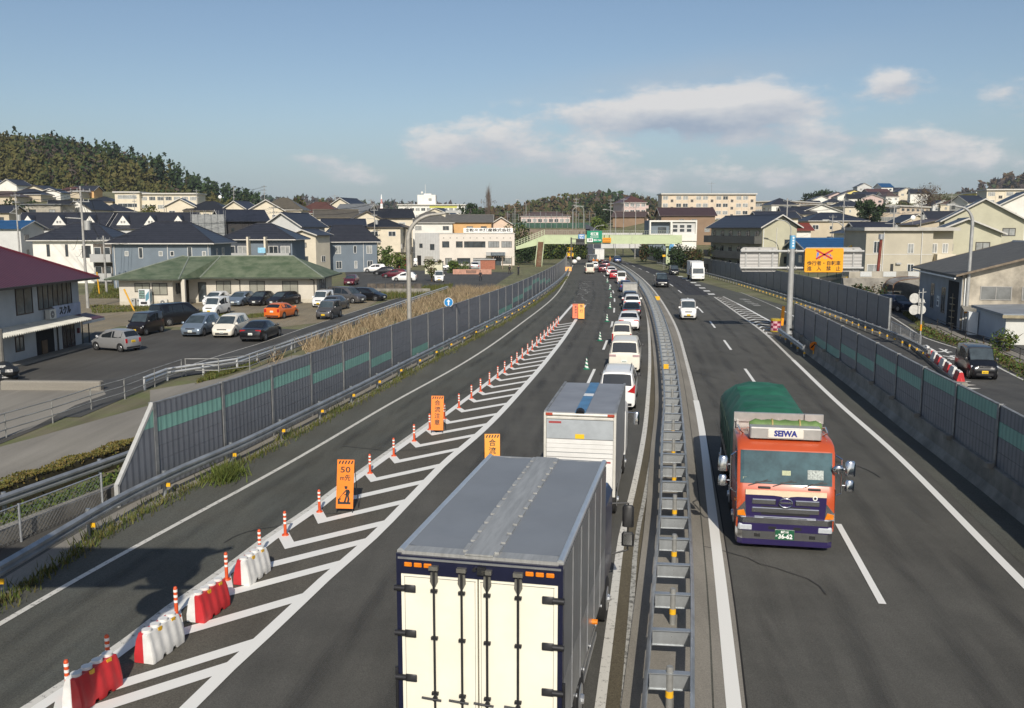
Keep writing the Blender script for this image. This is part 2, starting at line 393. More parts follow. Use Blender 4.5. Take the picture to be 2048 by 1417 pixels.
ML = curve([(2.15,13.7,0),(3.24,19.5,0),(4.27,25,0),(5.69,33.3,0),(7.1,41.2,0),(8.95,53.1,0),(11.75,72.9,0),(15.05,99.1,0),(19.1,138.8,0),(21.69,173.3,0),(23.2,223.2,0),(22.6,265,0)])
MR = curve([(2.92,13.7,0),(3.95,18.9,0),(5.06,25,0),(6.5,33.3,0),(8.35,44.4,0),(10.8,60.1,0),(15.1,92.5,0),(18.9,126.2,0),(22.0,167.1,0),(24.0,223.2,0),(23.4,265,0)])
R2 = curve([(9.5,4,0),(12.9,14,0),(15.34,26.5,0),(16.81,36.4,0),(18.08,44.4,0),(19.74,55.8,0),(21.4,67.6,0)])
R1 = curve([(30.67,72.7,0),(32.16,82,0),(34.1,97.1,0),(35.4,111.1,0),(36.8,146.8,0),(37.4,181.1,0),(37.7,247,0),(37.8,330,0)])
R1G = curve([(26.3,55,0),(27.51,59.8,0),(30.2,80.1,0),(31.9,99.1,0),(33.6,126.2,0),(34.9,165,0),(34.2,223,0),(33.4,262,0)])
def off(f,d): return lambda y: f(y)+d
def mix(f,g,t): return lambda y: f(y)*(1 - t)+g(y)*t
YF = 262
def make_roads():
 mb = MB(); strip(mb,off(LW,-.3),lambda y: max(RR(y)+1.2,R2(y)) if y < 68 else R1G(y)+.7,3,YF,.006); structure(mb,'expressway',A_MAIN)
 mb = MB(); strip(mb,off(LE,-.1),lambda y: GL(y) if y < 101 else max(LE(y)+.3,GL(101)+(y - 101)*.12 - (y - 101) ** 2*.0008) if y < 150 else LE(y)+2.4,3,235,.010); structure(mb,'merging_lane',A_OLD)
 mb = MB(); strip(mb,GL,GR,3,101.5,.012); structure(mb,'gore_area',A_GORE)
 mb = MB(); strip(mb,off(LW,.1),off(LE,-.02),3,240,.012); structure(mb,'verge_strip',CONC)
 mb = MB(); strip(mb,lambda y: LW(y)+.95,off(LE,-.05),3,240,.016); structure(mb,'road_shoulder',A_OLD)
 mb = MB(); strip(mb,off(RE,.05),off(ML,-.45),3,240,.012); structure(mb,'median_shoulder',A_SHO)
 mb = MB(); strip(mb,off(MR,.35),off(RL,-.1),3,240,.012); structure(mb,'inner_shoulder',A_OLD)
 mb = MB(); strip(mb,off(MR,.42),off(MR,.98),3,240,.018); structure(mb,'gutter',CONC)
 mb = MB()
 ys = frange(3,240,3)
 mb.loft([[(ML(y) - .45,y,0),(ML(y) - .45,y,.07),(MR(y)+.38,y,.07),(MR(y)+.38,y,0)] for y in ys]); structure(mb,'median_strip',CONC)
 mb = MB(); strip(mb,off(RD,.15),off(RR,-.25),G(1400,591).y,225,.012); structure(mb,'fresh_asphalt_lane',A_NEW)
 mb = MB(); strip(mb,lambda y: RR(y)+.1,lambda y: GRR(y) if y > 82 else RR(y)+(y - 68)*.12+.2,68,114,.012); structure(mb,'exit_gore',A_GORE)
 mb = MB(); strip(mb,lambda y: GRR(y)+.1,off(R1G,.5),86,200,.014); structure(mb,'exit_lane',A_OLD)
 mb = MB(); strip(mb,off(R1G,.45),off(R1,-.1),73,262,.022); structure(mb,'outer_verge',CONC)
 mb = MB(); strip(mb,lambda y: RR(y)+.45,lambda y: R2(y) - .3,4,67,.014); structure(mb,'outer_shoulder',A_OLD)
 # gutter joint of the inner shoulder: a dark slot
 mb = MB(); ribbon(mb,off(MR,1.0),.035,3,160,.021); structure(mb,'gutter_slot',mat('slot_dark',(.012,.011,.010),.9))
 Z = .024
 w = MB(); wn = MB(); ft = MB(); yl = MB()
 ribbon(wn,LE,.17,3,215,Z)
 ribbon(w,off(GL,.05),.26,3,101,Z); ribbon(w,off(GR,-.05),.30,3,101.5,Z)
 ribbon(wn,off(GL,-.16),.22,3,40,Z - .002)
 w.face([(GL(101) - .1,100.7,Z),(GR(101)+.1,100.7,Z),(GR(101)+.1,101.6,Z),(GL(101) - .1,101.6,Z)])
 # chevrons: a short arm up from the left line, a long one to the right line
 posts = [(y,GL(y)) for y in CHEV]
 for y,x in posts:
  wd = GR(y) - GL(y)
  if wd < .5: continue
  t = .55
  e = y - 1.0
  xl = GL(y)+.12
  apx = lambda yy: GL(yy)+.27*(GR(yy) - GL(yy))
  xe = lambda yy: GR(yy) - .12
  d = .56; s = 1.9
  a0,a1 = (xl,y,Z+.002),(GL(y+d)+.12,y+d,Z+.002)
  b0,b1 = (apx(e),e,Z+.002),(apx(e+d),e+d,Z+.002)
  c0,c1 = (xe(e+s),e+s,Z+.002),(xe(e+s+d),e+s+d,Z+.002)
  w.face([a0,b0,b1,a1]); w.face([b0,c0,c1,b1])
 period = 11.75
 y = 18.9
 def dashes(mb,f,y0,n,per,ln,wid,z=Z):
  for k in range(n):
   if y0+k*per > 225: break
   ribbon(mb,f,wid,y0+k*per,y0+k*per+ln,z)
 y0 = G(1175,769.6).y
 dashes(w,LD,y0,4,14.3,5.4,.17); dashes(w,LD,y0 - 14.3*3,3,14.3,5.4,.17); dashes(w,LD,y0+14.3*4 - .5,12,14.3,5.4,.17)
 y1 = G(1765,1210).y
 dashes(w,RD,y1,2,14.5,5.6,.17); dashes(w,RD,G(1512,770).y,14,14.3,5.6,.17); dashes(w,RD,y1 - 14.5,1,14.5,5.6,.17)
 ribbon(wn,RE,.19,3,235,Z); ribbon(ft,off(RE,.42),.12,3,40,Z)
 ribbon(w,RL,.27,3,44,Z); ribbon(wn,RL,.2,44,225,Z)
 ribbon(w,RR,.24,3,58,Z); ribbon(wn,RR,.20,58,113,Z)
 for (px,py) in ((1429,589),(1416,582.7),(1405,576.7),(1394.5,571),(1385,566),(1375,561),(1365,557),(1356.5,553.5),(1347.6,549),(1340,546),(1333.6,543),(1326,540),(1318,537.5),(1310.8,535)):
  yy = G(px,py).y; ln = 1.9 if yy < 140 else 2.2
  ribbon(w,off(RR,.15),.85,yy - ln/2,yy+ln/2,Z)
 ribbon(wn,RR,.22,195,240,Z)
 ribbon(w,GRR,.24,82,103,Z); ribbon(wn,GRR,.18,103,114,Z)
 yy = 70.5
 while yy < 113:
  xl,xr = RR(yy)+.15,(GRR(yy) if yy > 82 else RR(yy)+(yy - 68)*.12+.2) - .1
  xm = (xl+xr)/2
  mb2 = w if yy < 96 else wn
  mb2.face([(xl,yy,Z+.002),(xm,yy+1.1,Z+.002),(xm,yy+1.55,Z+.002),(xl,yy+.45,Z+.002)]); mb2.face([(xm,yy+1.1,Z+.002),(xr,yy+.3,Z+.002),(xr,yy+.75,Z+.002),(xm,yy+1.55,Z+.002)])
  yy += 2.15
 XR = curve([(1455,575),(1500,593),(1560,619),(1600,640)])
 ribbon(ft,XR,.16,86,135,Z); ribbon(w,XR,.16,85,98,Z+.001)
 # yellow stroke beside the median
 f = curve([(1294,629),(1296,600),(1291,590),(1284,578),(1276,566)]); ribbon(yl,off(RE,.75),.32,84,112,Z)
 # worn letters on the merging lane and on the exit lane: broken strokes
 for q in range(26):
  yy = 103+q*1.75; x0 = mix(GL,GR,.5)(101)+(yy - 101)*.105 - (yy - 101) ** 2*.0004
  for s_ in range(random.randint(1,3)):
   xx = x0+random.uniform(-.7,.8); l_ = random.uniform(.2,.9); a = random.choice((0,0,1))
   ft.face([(xx,yy,Z),(xx+(l_ if not a else .12),yy,Z),(xx+(l_ if not a else .12),yy+(.35 if not a else 1.3),Z),(xx,yy+(.35 if not a else 1.3),Z)])
 for (px,py) in ((1486,599),(1493,600.5),(1496,604),(1502,607),(1510,609),(1514,612)):
  g = G(px,py); ft.face([(g.x - .4,g.y - .4,Z),(g.x+.4,g.y - .4,Z),(g.x+.4,g.y+.4,Z),(g.x - .4,g.y+.4,Z)])
 for (px,py) in ((1249,521),(1262,524.5),(1258,519)):
  g = G(px,py); ft.face([(g.x - .8,g.y - .9,Z),(g.x+.8,g.y - .9,Z),(g.x+.6,g.y+.9,Z),(g.x - .6,g.y+.9,Z)])
 structure(w,'lane_markings',P_WHITE); structure(wn,'worn_lane_markings',P_WORN); structure(ft,'faint_markings',P_FAINT); structure(yl,'yellow_marking',P_YEL)
# chevron feet along the left line of the gore (ground distances)
CHEV = [G(x,y).y for x,y in ((95,1400),(205,1345),(335,1240),(440,1165),(510,1115),(567,1075),(632,1028),(690,985),(738,950),(780,915),(815,885),(850,862),(880,840),(907,818),(930,799),(949,785),(965,771),(980,758),(994,747),(1008,736),(1020,727),(1031,718),(1042,709),(1052,701),(1062,693),(1071,686),(1079,679),(1087,672),(1094,666),(1101,660),(1107,654),(1113,649))]
make_roads()
def tracks():
 m = bpy.data.materials.new('tyre_polish'); m.use_nodes = True; nt = m.node_tree; b = nt.nodes['Principled BSDF']; b.inputs['Base Color'].default_value = (.030,.029,.027,1); b.inputs['Roughness'].default_value = .6
 tc = nt.nodes.new('ShaderNodeTexCoord'); mp = nt.nodes.new('ShaderNodeMapping'); mp.inputs['Scale'].default_value = (1.2,.10,1); n = nt.nodes.new('ShaderNodeTexNoise'); n.inputs['Scale'].default_value = 1.1; n.inputs['Detail'].default_value = 6
 nt.links.new(tc.outputs['Object'],mp.inputs[0]); nt.links.new(mp.outputs[0],n.inputs['Vector']); r = nt.nodes.new('ShaderNodeMapRange'); r.inputs[1].default_value = .38; r.inputs[2].default_value = .68; r.inputs[4].default_value = .10; nt.links.new(n.outputs['Fac'],r.inputs[0]); nt.links.new(r.outputs[0],b.inputs['Alpha'])
 mb = MB(); ln = [mix(LD,RE,.5),mix(RL,RD,.5),mix(RD,RR,.5),lambda y: LD(y) - 1.75,lambda y: (LE(y)+GL(y))/2 if y < 60 else LE(y)+1.7]
 for f in ln:
  for s in (-.82,.82,0):
   for k,w in enumerate((.62,.44,.24) if s else (.5,)): ribbon(mb,off(f,s),w,3,150,.0195+.0012*k,2.5)
 structure(mb,'tyre_tracks',m)
 mb = MB(); rr = random.Random(4)
 for k in range(16):
  x,y = (LE(30+k*4)+rr.uniform(.4,3.2),18+k*5.5) if k % 2 else (RD(20+k*5)+rr.uniform(-2.5,3),20+k*5)
  if k % 2: x = LE(y)+rr.uniform(.3,2.6)
  p = [(x,y)]; a = rr.choice((0,0,1.4))+rr.uniform(-.2,.2)
  for q in range(9): a += rr.uniform(-.5,.5); p.append((p[-1][0]+.4*math.sin(a),p[-1][1]+.5*math.cos(a)))
  for u,v in zip(p,p[1:]): d = Vector((v[1] - u[1],u[0] - v[0])).normalized()*.018; mb.face([(u[0] - d.x,u[1] - d.y,.0235),(v[0] - d.x,v[1] - d.y,.0235),(v[0]+d.x,v[1]+d.y,.0235),(u[0]+d.x,u[1]+d.y,.0235)])
 structure(mb,'sealed_cracks',mat('crack_seal',(.03,.029,.027),.7))
tracks()
# ---------------------------------------------------------------- noise barriers
WALLG = stripe_mat('barrier_grey',(.235,.25,.28),(.16,.172,.20),.30,'X',.62,.45,.25,.25,.2,var=.10)
WALLT = stripe_mat('barrier_teal',(.25,.49,.42),(.19,.39,.335),.30,'X',.62,.45,.2,.25,.2,var=.10)
GALV = mat('galvanised',(.40,.415,.43),.48,.55,.18,3.0,spec=.5)
GALVD = mat('dull_galvanised',(.27,.275,.275),.55,.4,.25,2.5)
CONB = mat('stained_concrete',(.23,.215,.185),.9,0,.3,.9,.3,14)
_pan = {}
def panel_mesh(row,ln=4.0,h=2.9,rows=6,z0=0.0):
 k = (row,round(ln,2),h,rows,z0)
 if k not in _pan:
  mb = MB(); rh = (h - .06)/rows
  for r in range(rows):
   zt = z0+h - .04 - r*rh
   mb.box(.06,ln - .06,-.045,.045,zt - rh+.012,zt,1 if r == row else 0)
  mb.box(.03,ln - .03,-.03,.03,z0+.0,z0+h - .05,2)
  mb.box(.0,ln,-.055,.055,z0+h - .04,z0+h,2)
  o = mb.build('panel',[WALLG,WALLT,GALVD]); _pan[k] = o.data; bpy.data.objects.remove(o)
 return _pan[k]
def post_mesh(h):
 k = ('post',h)
 if k not in _pan:
  mb = MB(); mb.box(-.02,.02,-.075,.075,0,h+.03); mb.box(-.085,.085,.075,.088,0,h+.03); mb.box(-.085,.085,-.088,-.075,0,h+.03)
  o = mb.build('post',GALVD); _pan[k] = o.data; bpy.data.objects.remove(o)
 return _pan[k]
def put(me,name,parent,loc,rz):
 o = bpy.data.objects.new(name,me); COL.objects.link(o); o.parent = parent; o.location = loc; o.rotation_euler = (0,0,rz); return o
def barrier(label,f,y0,y1,rows,h=2.9,nrow=6,z0=0.0,cat='noise barrier'):
 pts = along(f,y0,4.0,y1)
 t = thing('noise_barrier',label,cat,(pts[0][0],pts[0][1],0))
 o = Vector((pts[0][0],pts[0][1],0))
 for i,(p,q) in enumerate(zip(pts,pts[1:])):
  a = math.atan2(q[1] - p[1],q[0] - p[0]); ln = math.hypot(q[0] - p[0],q[1] - p[1])
  put(panel_mesh(rows[i] if i < len(rows) else None,4.0,h,nrow,z0),'panel',t,Vector((p[0],p[1],0)) - o,a)
  put(post_mesh(h+z0),'post',t,Vector((p[0],p[1],0)) - o,a)
 p = pts[-1]; put(post_mesh(h+z0),'post',t,Vector((p[0],p[1],0)) - o,math.pi/2 - p[2])
 return t,pts
LROWS = [1,1,1,2,2,3,None,4,5,None,None,None,5,5,4,4,3,3,2,2,1,1,2,2,3,3]
tL,pL = barrier('long grey noise barrier with stepped teal band beside the merging lane',LW,28.55,207,LROWS)
# its sloping end panel with a pale edge beam
mb = MB(); mb.box(-1.85,0,-.05,.05,0,.7); mb.extr([(-1.85,.7),(0,.7),(0,2.85)],-.05,.05); mb.m = 1
mb.extr([(-.62,2.12),(0,2.12),(0,2.84)],-.056,.056); mb.m = 2; mb.bar((-1.9,0,.66),(0.02,0,2.9),.14,.09); mb.box(-1.93,-1.85,-.07,.07,0,.72)
o = mb.build('end_panel',[WALLG,WALLT,mat('pale_beam',(.46,.46,.44),.6,.2)],tL); o.rotation_euler = (0,0,math.atan2(3.6,.95))
def conc_base(parent,name,pts,h,w,o):
 mb = MB(); mb.loft([[(x - w*1.15 - o.x,y - o.y,0),(x - w*.6 - o.x,y - o.y,h*.35),(x - w*.5 - o.x,y - o.y,h),(x+w*.5 - o.x,y - o.y,h),(x+w*.6 - o.x,y - o.y,0)] for x,y,_ in pts])
 return mb.build(name,CONB,parent)
R2ROWS = [None,0,None,0,0,1,1,1,0,0,0,1,1,None,None,None]
def barrier_right():
 pts = along(R2,5.0,4.0,68.6)
 n = len(pts); rows = [1]*n
 for i in range(n):
  y = pts[i][1]
  rows[i] = 1 if y < 26 else 0 if y < 35 else 1 if y < 43.5 else 2 if y < 50 else 3 if y < 57 else None
 t,p = barrier('grey noise barrier with teal steps on a concrete base, casting its shade over the road',R2,5.0,68.6,rows,2.02,4,.88)
 conc_base(t,'concrete_base',pts,.88,.32,Vector((pts[0][0],pts[0][1],0)))
 for x,y,a in pts: mb = MB(); mb.box(x - pts[0][0] - .36,x - pts[0][0] - .14,y - pts[0][1] - .12,y - pts[0][1]+.12,.84,1.0); mb.build('post_foot',CONB,t)
barrier_right()
barrier('dark plain noise barrier along the outer guardrail and the side street',R1,72.9,300,[None]*80,2.9,1)
# ---------------------------------------------------------------- guardrails
STEEL = mat('guardrail_steel',(.37,.39,.40),.42,.6,.22,1.6)
STEELW = mat('weathered_steel',(.30,.30,.285),.55,.35,.3,1.2)
YREF = mat('yellow_reflector',(.75,.42,.02),.35,0,.1,8)
WBEAM = [(-.02,-.175),(.015,-.155),(.065,-.115),(.065,-.055),(.0,-.015),(.0,.015),(.065,.055),(.065,.115),(.015,.155),(-.02,.175),(-.03,.175),(-.0,.15),(.05,.11),(.05,.06),(-.015,.02),(-.015,-.02),(.05,-.06),(.05,-.11),(-.0,-.15),(-.03,-.175)]
def rail(label,f,y0,y1,side,zc=.62,step=4.0,yellow=False,post_r=.065,beams=1,m=STEEL,group=None,refl=True,postm=None,tall=1.0):
 """corrugated beam on round posts; side +1 shows its face to +X"""
 pts = along(f,y0,step,y1); o = Vector((pts[0][0],pts[0][1],0))
 t = thing('guardrail',label,'guardrail',o,0,group)
 for b in range(beams):
  mb = MB(); fine = along(f,y0,1.0,y1)
  rings = []
  for x,y,a in fine:
   nx,ny = math.cos(a)*side,-math.sin(a)*side
   rings.append([(x - o.x+nx*(d+.1),y - o.y+ny*(d+.1),zc+b*.42+z*tall) for d,z in WBEAM])
  mb.loft(rings); mb.build('beam',m,t,smooth=40)
 h = zc+.2+(beams - 1)*.42
 pm = MB(); pm.cyl((0,0,0),(0,0,h),post_r,n=8); pm.box(-.05,.12,-.04,.04,zc - .12,zc+.12)
 pme = pm.build('post',postm or m,smooth=40); base = pme.data; bpy.data.objects.remove(pme)
 ym = MB(); ym.cyl((0,0,zc - .42),(0,0,zc - .28),post_r+.012,n=8); ye = ym.build('band',YREF); ymd = ye.data; bpy.data.objects.remove(ye)
 rm = MB(); rm.box(-.09,.09,-.02,.02,h - .02,h+.14); re_ = rm.build('reflector',YREF); rmd = re_.data; bpy.data.objects.remove(re_)
 for i,(x,y,a) in enumerate(pts[:100]):
  q = put(base,'post',t,(x - o.x,y - o.y,0),-a if side > 0 else math.pi - a)
  if yellow and i < 40: b_ = put(ymd,'band',q,(0,0,0),0)
 return t,pts
LG = off(LW,.62)
tg,pg = rail('grey guardrail in front of the long teal banded noise barrier',LG,12,205,1,.62)
mb = MB(); mb.box(-.065,.065,-.02,.02,-.06,.06); rf = mb.build('reflector',[YREF]); rfd = rf.data; bpy.data.objects.remove(rf)
for x,y,a in pg[:24]: put(rfd,'reflector',tg,(x - pg[0][0]+.16,y - pg[0][1] - .1,.38),0)
rail('dark outer guardrail with yellow banded posts below the plain noise barrier',R1G,57.5,215,-1,.62,2.0,True,.06,1,STEELW)
rail('guardrail stub with striped orange end plate at the start of the concrete barrier',off(R2,-.75),59.5,71,-1,.62,2.6,True,.06,1,STEEL)
def median():
 """two beams held apart by cross plates, on posts with yellow bands"""
 pts = along(ML,8,1.75,228)
 o = Vector((pts[0][0],pts[0][1],0)); t = thing('median_guardrail','double steel guardrail ladder dividing the two directions of traffic','guardrail',o)
 for f,s in ((ML,-1),(MR,1)):
  mb = MB(); rings = []
  for x,y,a in along(f,8,1.0,230):
   nx,ny = math.cos(a)*s,-math.sin(a)*s
   rings.append([(x - o.x+nx*d*.8,y - o.y+ny*d*.8,.60+z) for d,z in WBEAM])
  mb.loft(rings); mb.build('beam',STEEL,t,smooth=40)
 plates = []; posts = []
 for i,(x,y,a) in enumerate(pts):
  xr = MR(y)+.0
  mb = MB(); w = (xr - x)
  mb.box(.04,w - .04,-.012,.012,.45,.75); mb.box(.02,w - .02,-.075,.065,.75,.765); mb.box(.02,w - .02,-.04,.02,.44,.45)
  mb.m = 1
  for zz in (.52,.62): mb.cyl((w*.5,-.02,zz),(w*.5,-.005,zz),.012,n=6)
  if i < 100:
   q = mb.build('cross_plate',[STEEL,GALVD],t); q.location = (x - o.x,y - o.y,0); q.rotation_euler = (0,0,-a*.6)
  else:
   mb.v = [v+Vector((x - o.x,y - o.y,0)) for v in mb.v]; plates.append(mb)
  if i % 2 == 0:
   p = MB(); p.cyl((0,.02,0),(0,.02,.80),.065,n=10); p.cyl((0,.02,.80),(0,.02,.82),.055,n=10)
   q = p.build('post',STEELW,t,smooth=40); q.location = (x - o.x+w*.5,y - o.y - .06,.05)
   b = MB(); b.cyl((0,.02,.25),(0,.02,.37),.073,n=10); b.build('yellow_band',YREF,q,smooth=40)
 if plates:
  big = MB()
  for mb in plates:
   k = len(big.v); big.v += mb.v; big.f += [[j+k for j in f_] for f_ in mb.f]; big.mi += mb.mi
  q = big.build('cross_plate',[STEEL,GALVD],t); q['kind'] = 'stuff'
median()
# ---------------------------------------------------------------- cars
GLASS = mat('tinted_glass',(.016,.020,.024),.05,0,0,spec=.75)
GLASSB = mat('clear_windscreen',(.045,.060,.068),.06,0,.25,2.2,spec=.8)
RUB = mat('tyre_rubber',(.014,.014,.014),.85,0,.15,9)
RIM = mat('alloy_rim',(.45,.46,.47),.32,.85,.06,9)
TRIM = mat('black_trim',(.018,.018,.020),.5,0,.1,9)
CHROME = mat('chrome',(.62,.63,.65),.14,1.0,.05,5)
HEADL = mat('headlight_glass',(.62,.65,.68),.12,.3,.1,20,spec=.8)
TAILL = mat('taillight_red',(.42,.012,.015),.18,0,.12,14,spec=.8)
AMBER = mat('amber_lens',(.70,.20,.01),.2,0,.1,14,spec=.7)
PLW = mat('white_plate',(.78,.78,.74),.45,0,.03,30)
PLY = mat('yellow_plate',(.80,.52,.02),.45,0,.03,30)
PLG = mat('green_plate',(.01,.10,.045),.45,0,.05,30)
INK = mat('black_ink',(.012,.012,.014),.6,0,0)
LETW = mat('white_letter',(.82,.82,.79),.5,0,0)
LETG = mat('dark_green_ink',(.01,.12,.06),.6,0,0)
def carpaint(name,rgb,metal=0.0,rough=.3):
 return mat('paint_' +name,rgb,rough,metal,.035,2.5,spec=.5,coat=.5)
PAINT = dict(white=carpaint('white',(.78,.775,.75)),pearl=carpaint('pearl',(.74,.70,.60)),cream=carpaint('cream',(.70,.66,.54)),silver=carpaint('silver',(.44,.445,.45),.55,.34),
    grey=carpaint('grey',(.13,.125,.125),.5,.34),black=carpaint('black',(.008,.008,.010)),navy=carpaint('navy',(.012,.018,.040),.2),blue=carpaint('blue',(.035,.06,.16),.3),
    red=carpaint('red',(.45,.015,.03)),maroon=carpaint('maroon',(.11,.012,.022),.2),orange=carpaint('orange',(.72,.16,.02),.1),bluegrey=carpaint('bluegrey',(.20,.25,.31),.4),brown=carpaint('brown',(.012,.009,.009)),yellow=carpaint('yellow',(.80,.46,.01)),steel=carpaint('steelblue',(.06,.075,.10),.4))
# length, width, height, bonnet length, bonnet front height, cowl height, screen run, rear run, deck, belt, rear belt, wheel radius
KIND = {
 'keivan': (3.40,1.475,1.78,.62,.86,1.02,.46,.10,.0,1.02,1.02,.28),
 'keitall': (3.40,1.475,1.66,.66,.80,.98,.52,.16,.0,.98,.98,.28),
 'microvan': (3.40,1.475,1.90,.18,.78,1.00,.52,.07,.0,1.00,1.00,.28),
 'van': (4.69,1.695,1.98,.25,.86,1.10,.80,.12,.0,1.10,1.12,.32),
 'minivan': (4.70,1.74,1.83,.82,.84,1.04,.82,.22,.0,1.05,1.10,.32),
 'bigvan': (4.94,1.85,1.94,.86,.92,1.10,.80,.20,.0,1.12,1.14,.345),
 'mpv': (4.40,1.70,1.65,.72,.76,.98,.98,.34,.0,.96,1.00,.31),
 'hatch': (3.95,1.69,1.51,.84,.72,.94,.80,.48,.0,.92,.98,.30),
 'prius': (4.00,1.70,1.45,.86,.68,.92,.98,.62,.0,.90,1.00,.30),
 'keihatch': (3.40,1.475,1.50,.66,.74,.92,.66,.34,.0,.92,.96,.275),
 'suv': (4.40,1.80,1.66,1.00,.92,1.06,.70,.36,.0,1.04,1.08,.35),
 'keisuv': (3.40,1.475,1.72,.92,.90,1.02,.34,.12,.0,1.02,1.02,.34),
 'sedan': (4.87,1.80,1.46,1.18,.72,.95,.88,.78,.72,.92,.98,.33),
 'wagon': (4.45,1.72,1.50,.98,.72,.94,.86,.50,.0,.92,.98,.31)}
def car(kind,color,label,loc,rz,plate=None,name=None,cat='car',rear=None,head=None,roofrail=False,glass=None,mask=None,group=None,chrome=False):
 L_,W_,H_,hl,hh,zc,ws,rr,deck,zb,zt,wr = KIND[kind]
 p = PAINT[color]; hw = W_/2; gl = glass or GLASSB; low = .2 if kind not in ('suv','keisuv') else .28
 t = thing(name or {'keivan': 'kei_van','keitall': 'kei_car','microvan': 'delivery_van','van': 'delivery_van','minivan': 'minivan','bigvan': 'minivan','mpv': 'minivan','hatch': 'hatchback','prius': 'hatchback','keihatch': 'hatchback','suv': 'sport_utility_car','keisuv': 'sport_utility_car','sedan': 'sedan','wagon': 'estate_car'}[kind],label,cat,(loc[0],loc[1],loc[2] if len(loc) > 2 else .02),rz,group)
 fr = L_/2; re = -L_/2
 tp = .80 if kind in ('keivan','microvan','van') else .78 if kind in ('bigvan','minivan','keitall') else .72
 if kind in ('keivan','microvan','van','keisuv'): tp = .87
 yc,yr = fr - hl,fr - hl - ws; yq,yt = re+deck+rr,re+deck
 # stations: y, top, belt, half width low, half width belt, half width top
 S = [(fr,hh*.70,hh*.62,hw*.74,hw*.76,hw*.66),(fr - .07,hh*.90,hh*.78,hw*.88,hw*.90,hw*.80),(fr - .22,hh,hh - .07,hw*.97,hw*.97,hw*.84),
   (yc,zc,zb - .03,hw,hw*.985,hw*.86),(yc - .02,zc+.01,zb,hw,hw*.985,hw*.86),(yr,H_ - .06,zb,hw,hw*.985,hw*tp),(yr - .35,H_ - .01,zb,hw,hw*.985,hw*tp),
   ((yr+yq)/2,H_,zb,hw,hw*.985,hw*tp),(yq+.25,H_ - .02,(zb+zt)/2,hw,hw*.985,hw*tp),(yq,H_ - .07,zt,hw,hw*.97,hw*tp*.97)]
 if hl < .3: S = [S[0],S[1]]+S[3:]
 kr = len(S) - 1
 if deck: S += [(yt,zt+.02,zt,hw*.99,hw*.96,hw*.84),(re+.10,zt - .02,zt - .05,hw*.95,hw*.93,hw*.80),(re,zt - .16,zt - .22,hw*.84,hw*.85,hw*.74)]
 else: S += [(yt+.03,zt+.03,zt,hw*.97,hw*.95,hw*.82),(re,zt - .10,zt - .16,hw*.92,hw*.93,hw*.80)]
 def ring(s):
  y,top,belt,wl,wb,wt = s; zl = low+(.10 if s in (S[0],S[-1]) else 0)
  half = [(wl*.90,zl),(wl*.985,zl+.10),(wl*1.0,(zl+belt)*.5+.05),(wb,belt),(wt+(wb - wt)*.06,belt+(top - belt)*.90),(wt*.90,top - .004),(wt*.45,top+.018)]
  return [(x,y,z) for x,z in half]+[(-x,y,z) for x,z in reversed(half)]
 rings = [ring(s) for s in S]
 mb = MB(); mb.loft(rings)
 body = mb.build('body',p,t,smooth=38)
 E = .007
 def top_patch(i,j,a,b,inset=.07,wmul=1.0):
  """glass across the car on the slope between stations i and j, from fraction a to b"""
  m_ = MB(); r1,r2 = rings[i],rings[j]; pts = []
  for f in (a,b):
   row = []
   for (k,ex) in ((4,1),(5,0),(6,0),(7,0),(8,0),(9,-1)):
    q = Vector(r1[k]).lerp(Vector(r2[k]),f)
    if k in (4,9): o2 = Vector(r1[5 if k == 4 else 8]).lerp(Vector(r2[5 if k == 4 else 8]),f); q = o2.lerp(q,.55)
    row.append(q)
   pts.append(row)
  n = (Vector(r2[6]) - Vector(r1[6])).cross(Vector((1,0,0))); n = n.normalized()*(E if n.z > 0 or abs(n.z) < .01 else -E)
  if abs(n.z) < 1e-4 and n.y*(r1[0][1]+r2[0][1]) < 0: n = -n
  for k in range(5): m_.face([pts[0][k]+n,pts[0][k+1]+n,pts[1][k+1]+n,pts[1][k]+n])
  return m_
 iw = [k for k,s in enumerate(S) if abs(s[0] - (yc - .02)) < 1e-6][0]
 top_patch(iw,iw+1,.06,.92).build('windscreen',gl,t,smooth=40)
 rg = top_patch(kr,kr+1,.10,.88) if not (kind in ('keivan','microvan','van','bigvan','minivan','keitall','keisuv')) else top_patch(kr,kr+1,.12,.93)
 rgo = rg.build('rear_window',GLASS,t,smooth=40)
 # side glass between belt and roof edge
 def side_at(y,f,sgn):
  for a,b in zip(S,S[1:]):
   if b[0] <= y <= a[0]:
    u = (a[0] - y)/max(1e-6,a[0] - b[0]); r1,r2 = ring(a),ring(b)
    p3 = Vector(r1[3]).lerp(Vector(r2[3]),u); p4 = Vector(r1[4]).lerp(Vector(r2[4]),u)
    q = p3.lerp(p4,f); q.x = sgn*(q.x+E); return q
  return Vector((sgn*hw,y,zb))
 ya,yb = yr+ws*(.30 if ws > .6 else .16),yq+(-.0 if not deck else .05)
 n_ = 3 if L_ > 4.3 and not deck and kind != 'wagon' else 2
 rear_cut = .10 if n_ == 3 else .06
 cuts = [ya]+[ya+(yb - ya)*k/n_ for k in range(1,n_)]+[yb]
 for sgn in (1,-1):
  for k in range(n_):
   m_ = MB(); a,b = cuts[k] - (.0 if k == 0 else .035),cuts[k+1]+.035
   ys = frange(a,b,.25); tops = []; bots = []
   for y in ys:
    ft = .92
    if y > yr: ft = max(.12,.92*(1 - (y - yr)/(ws*.98)) )
    bots.append(side_at(y,.07,sgn)); tops.append(side_at(y,ft,sgn))
   for q in range(len(ys) - 1): m_.face([bots[q],bots[q+1],tops[q+1],tops[q]])
   m_.build('side_window',GLASS,t)
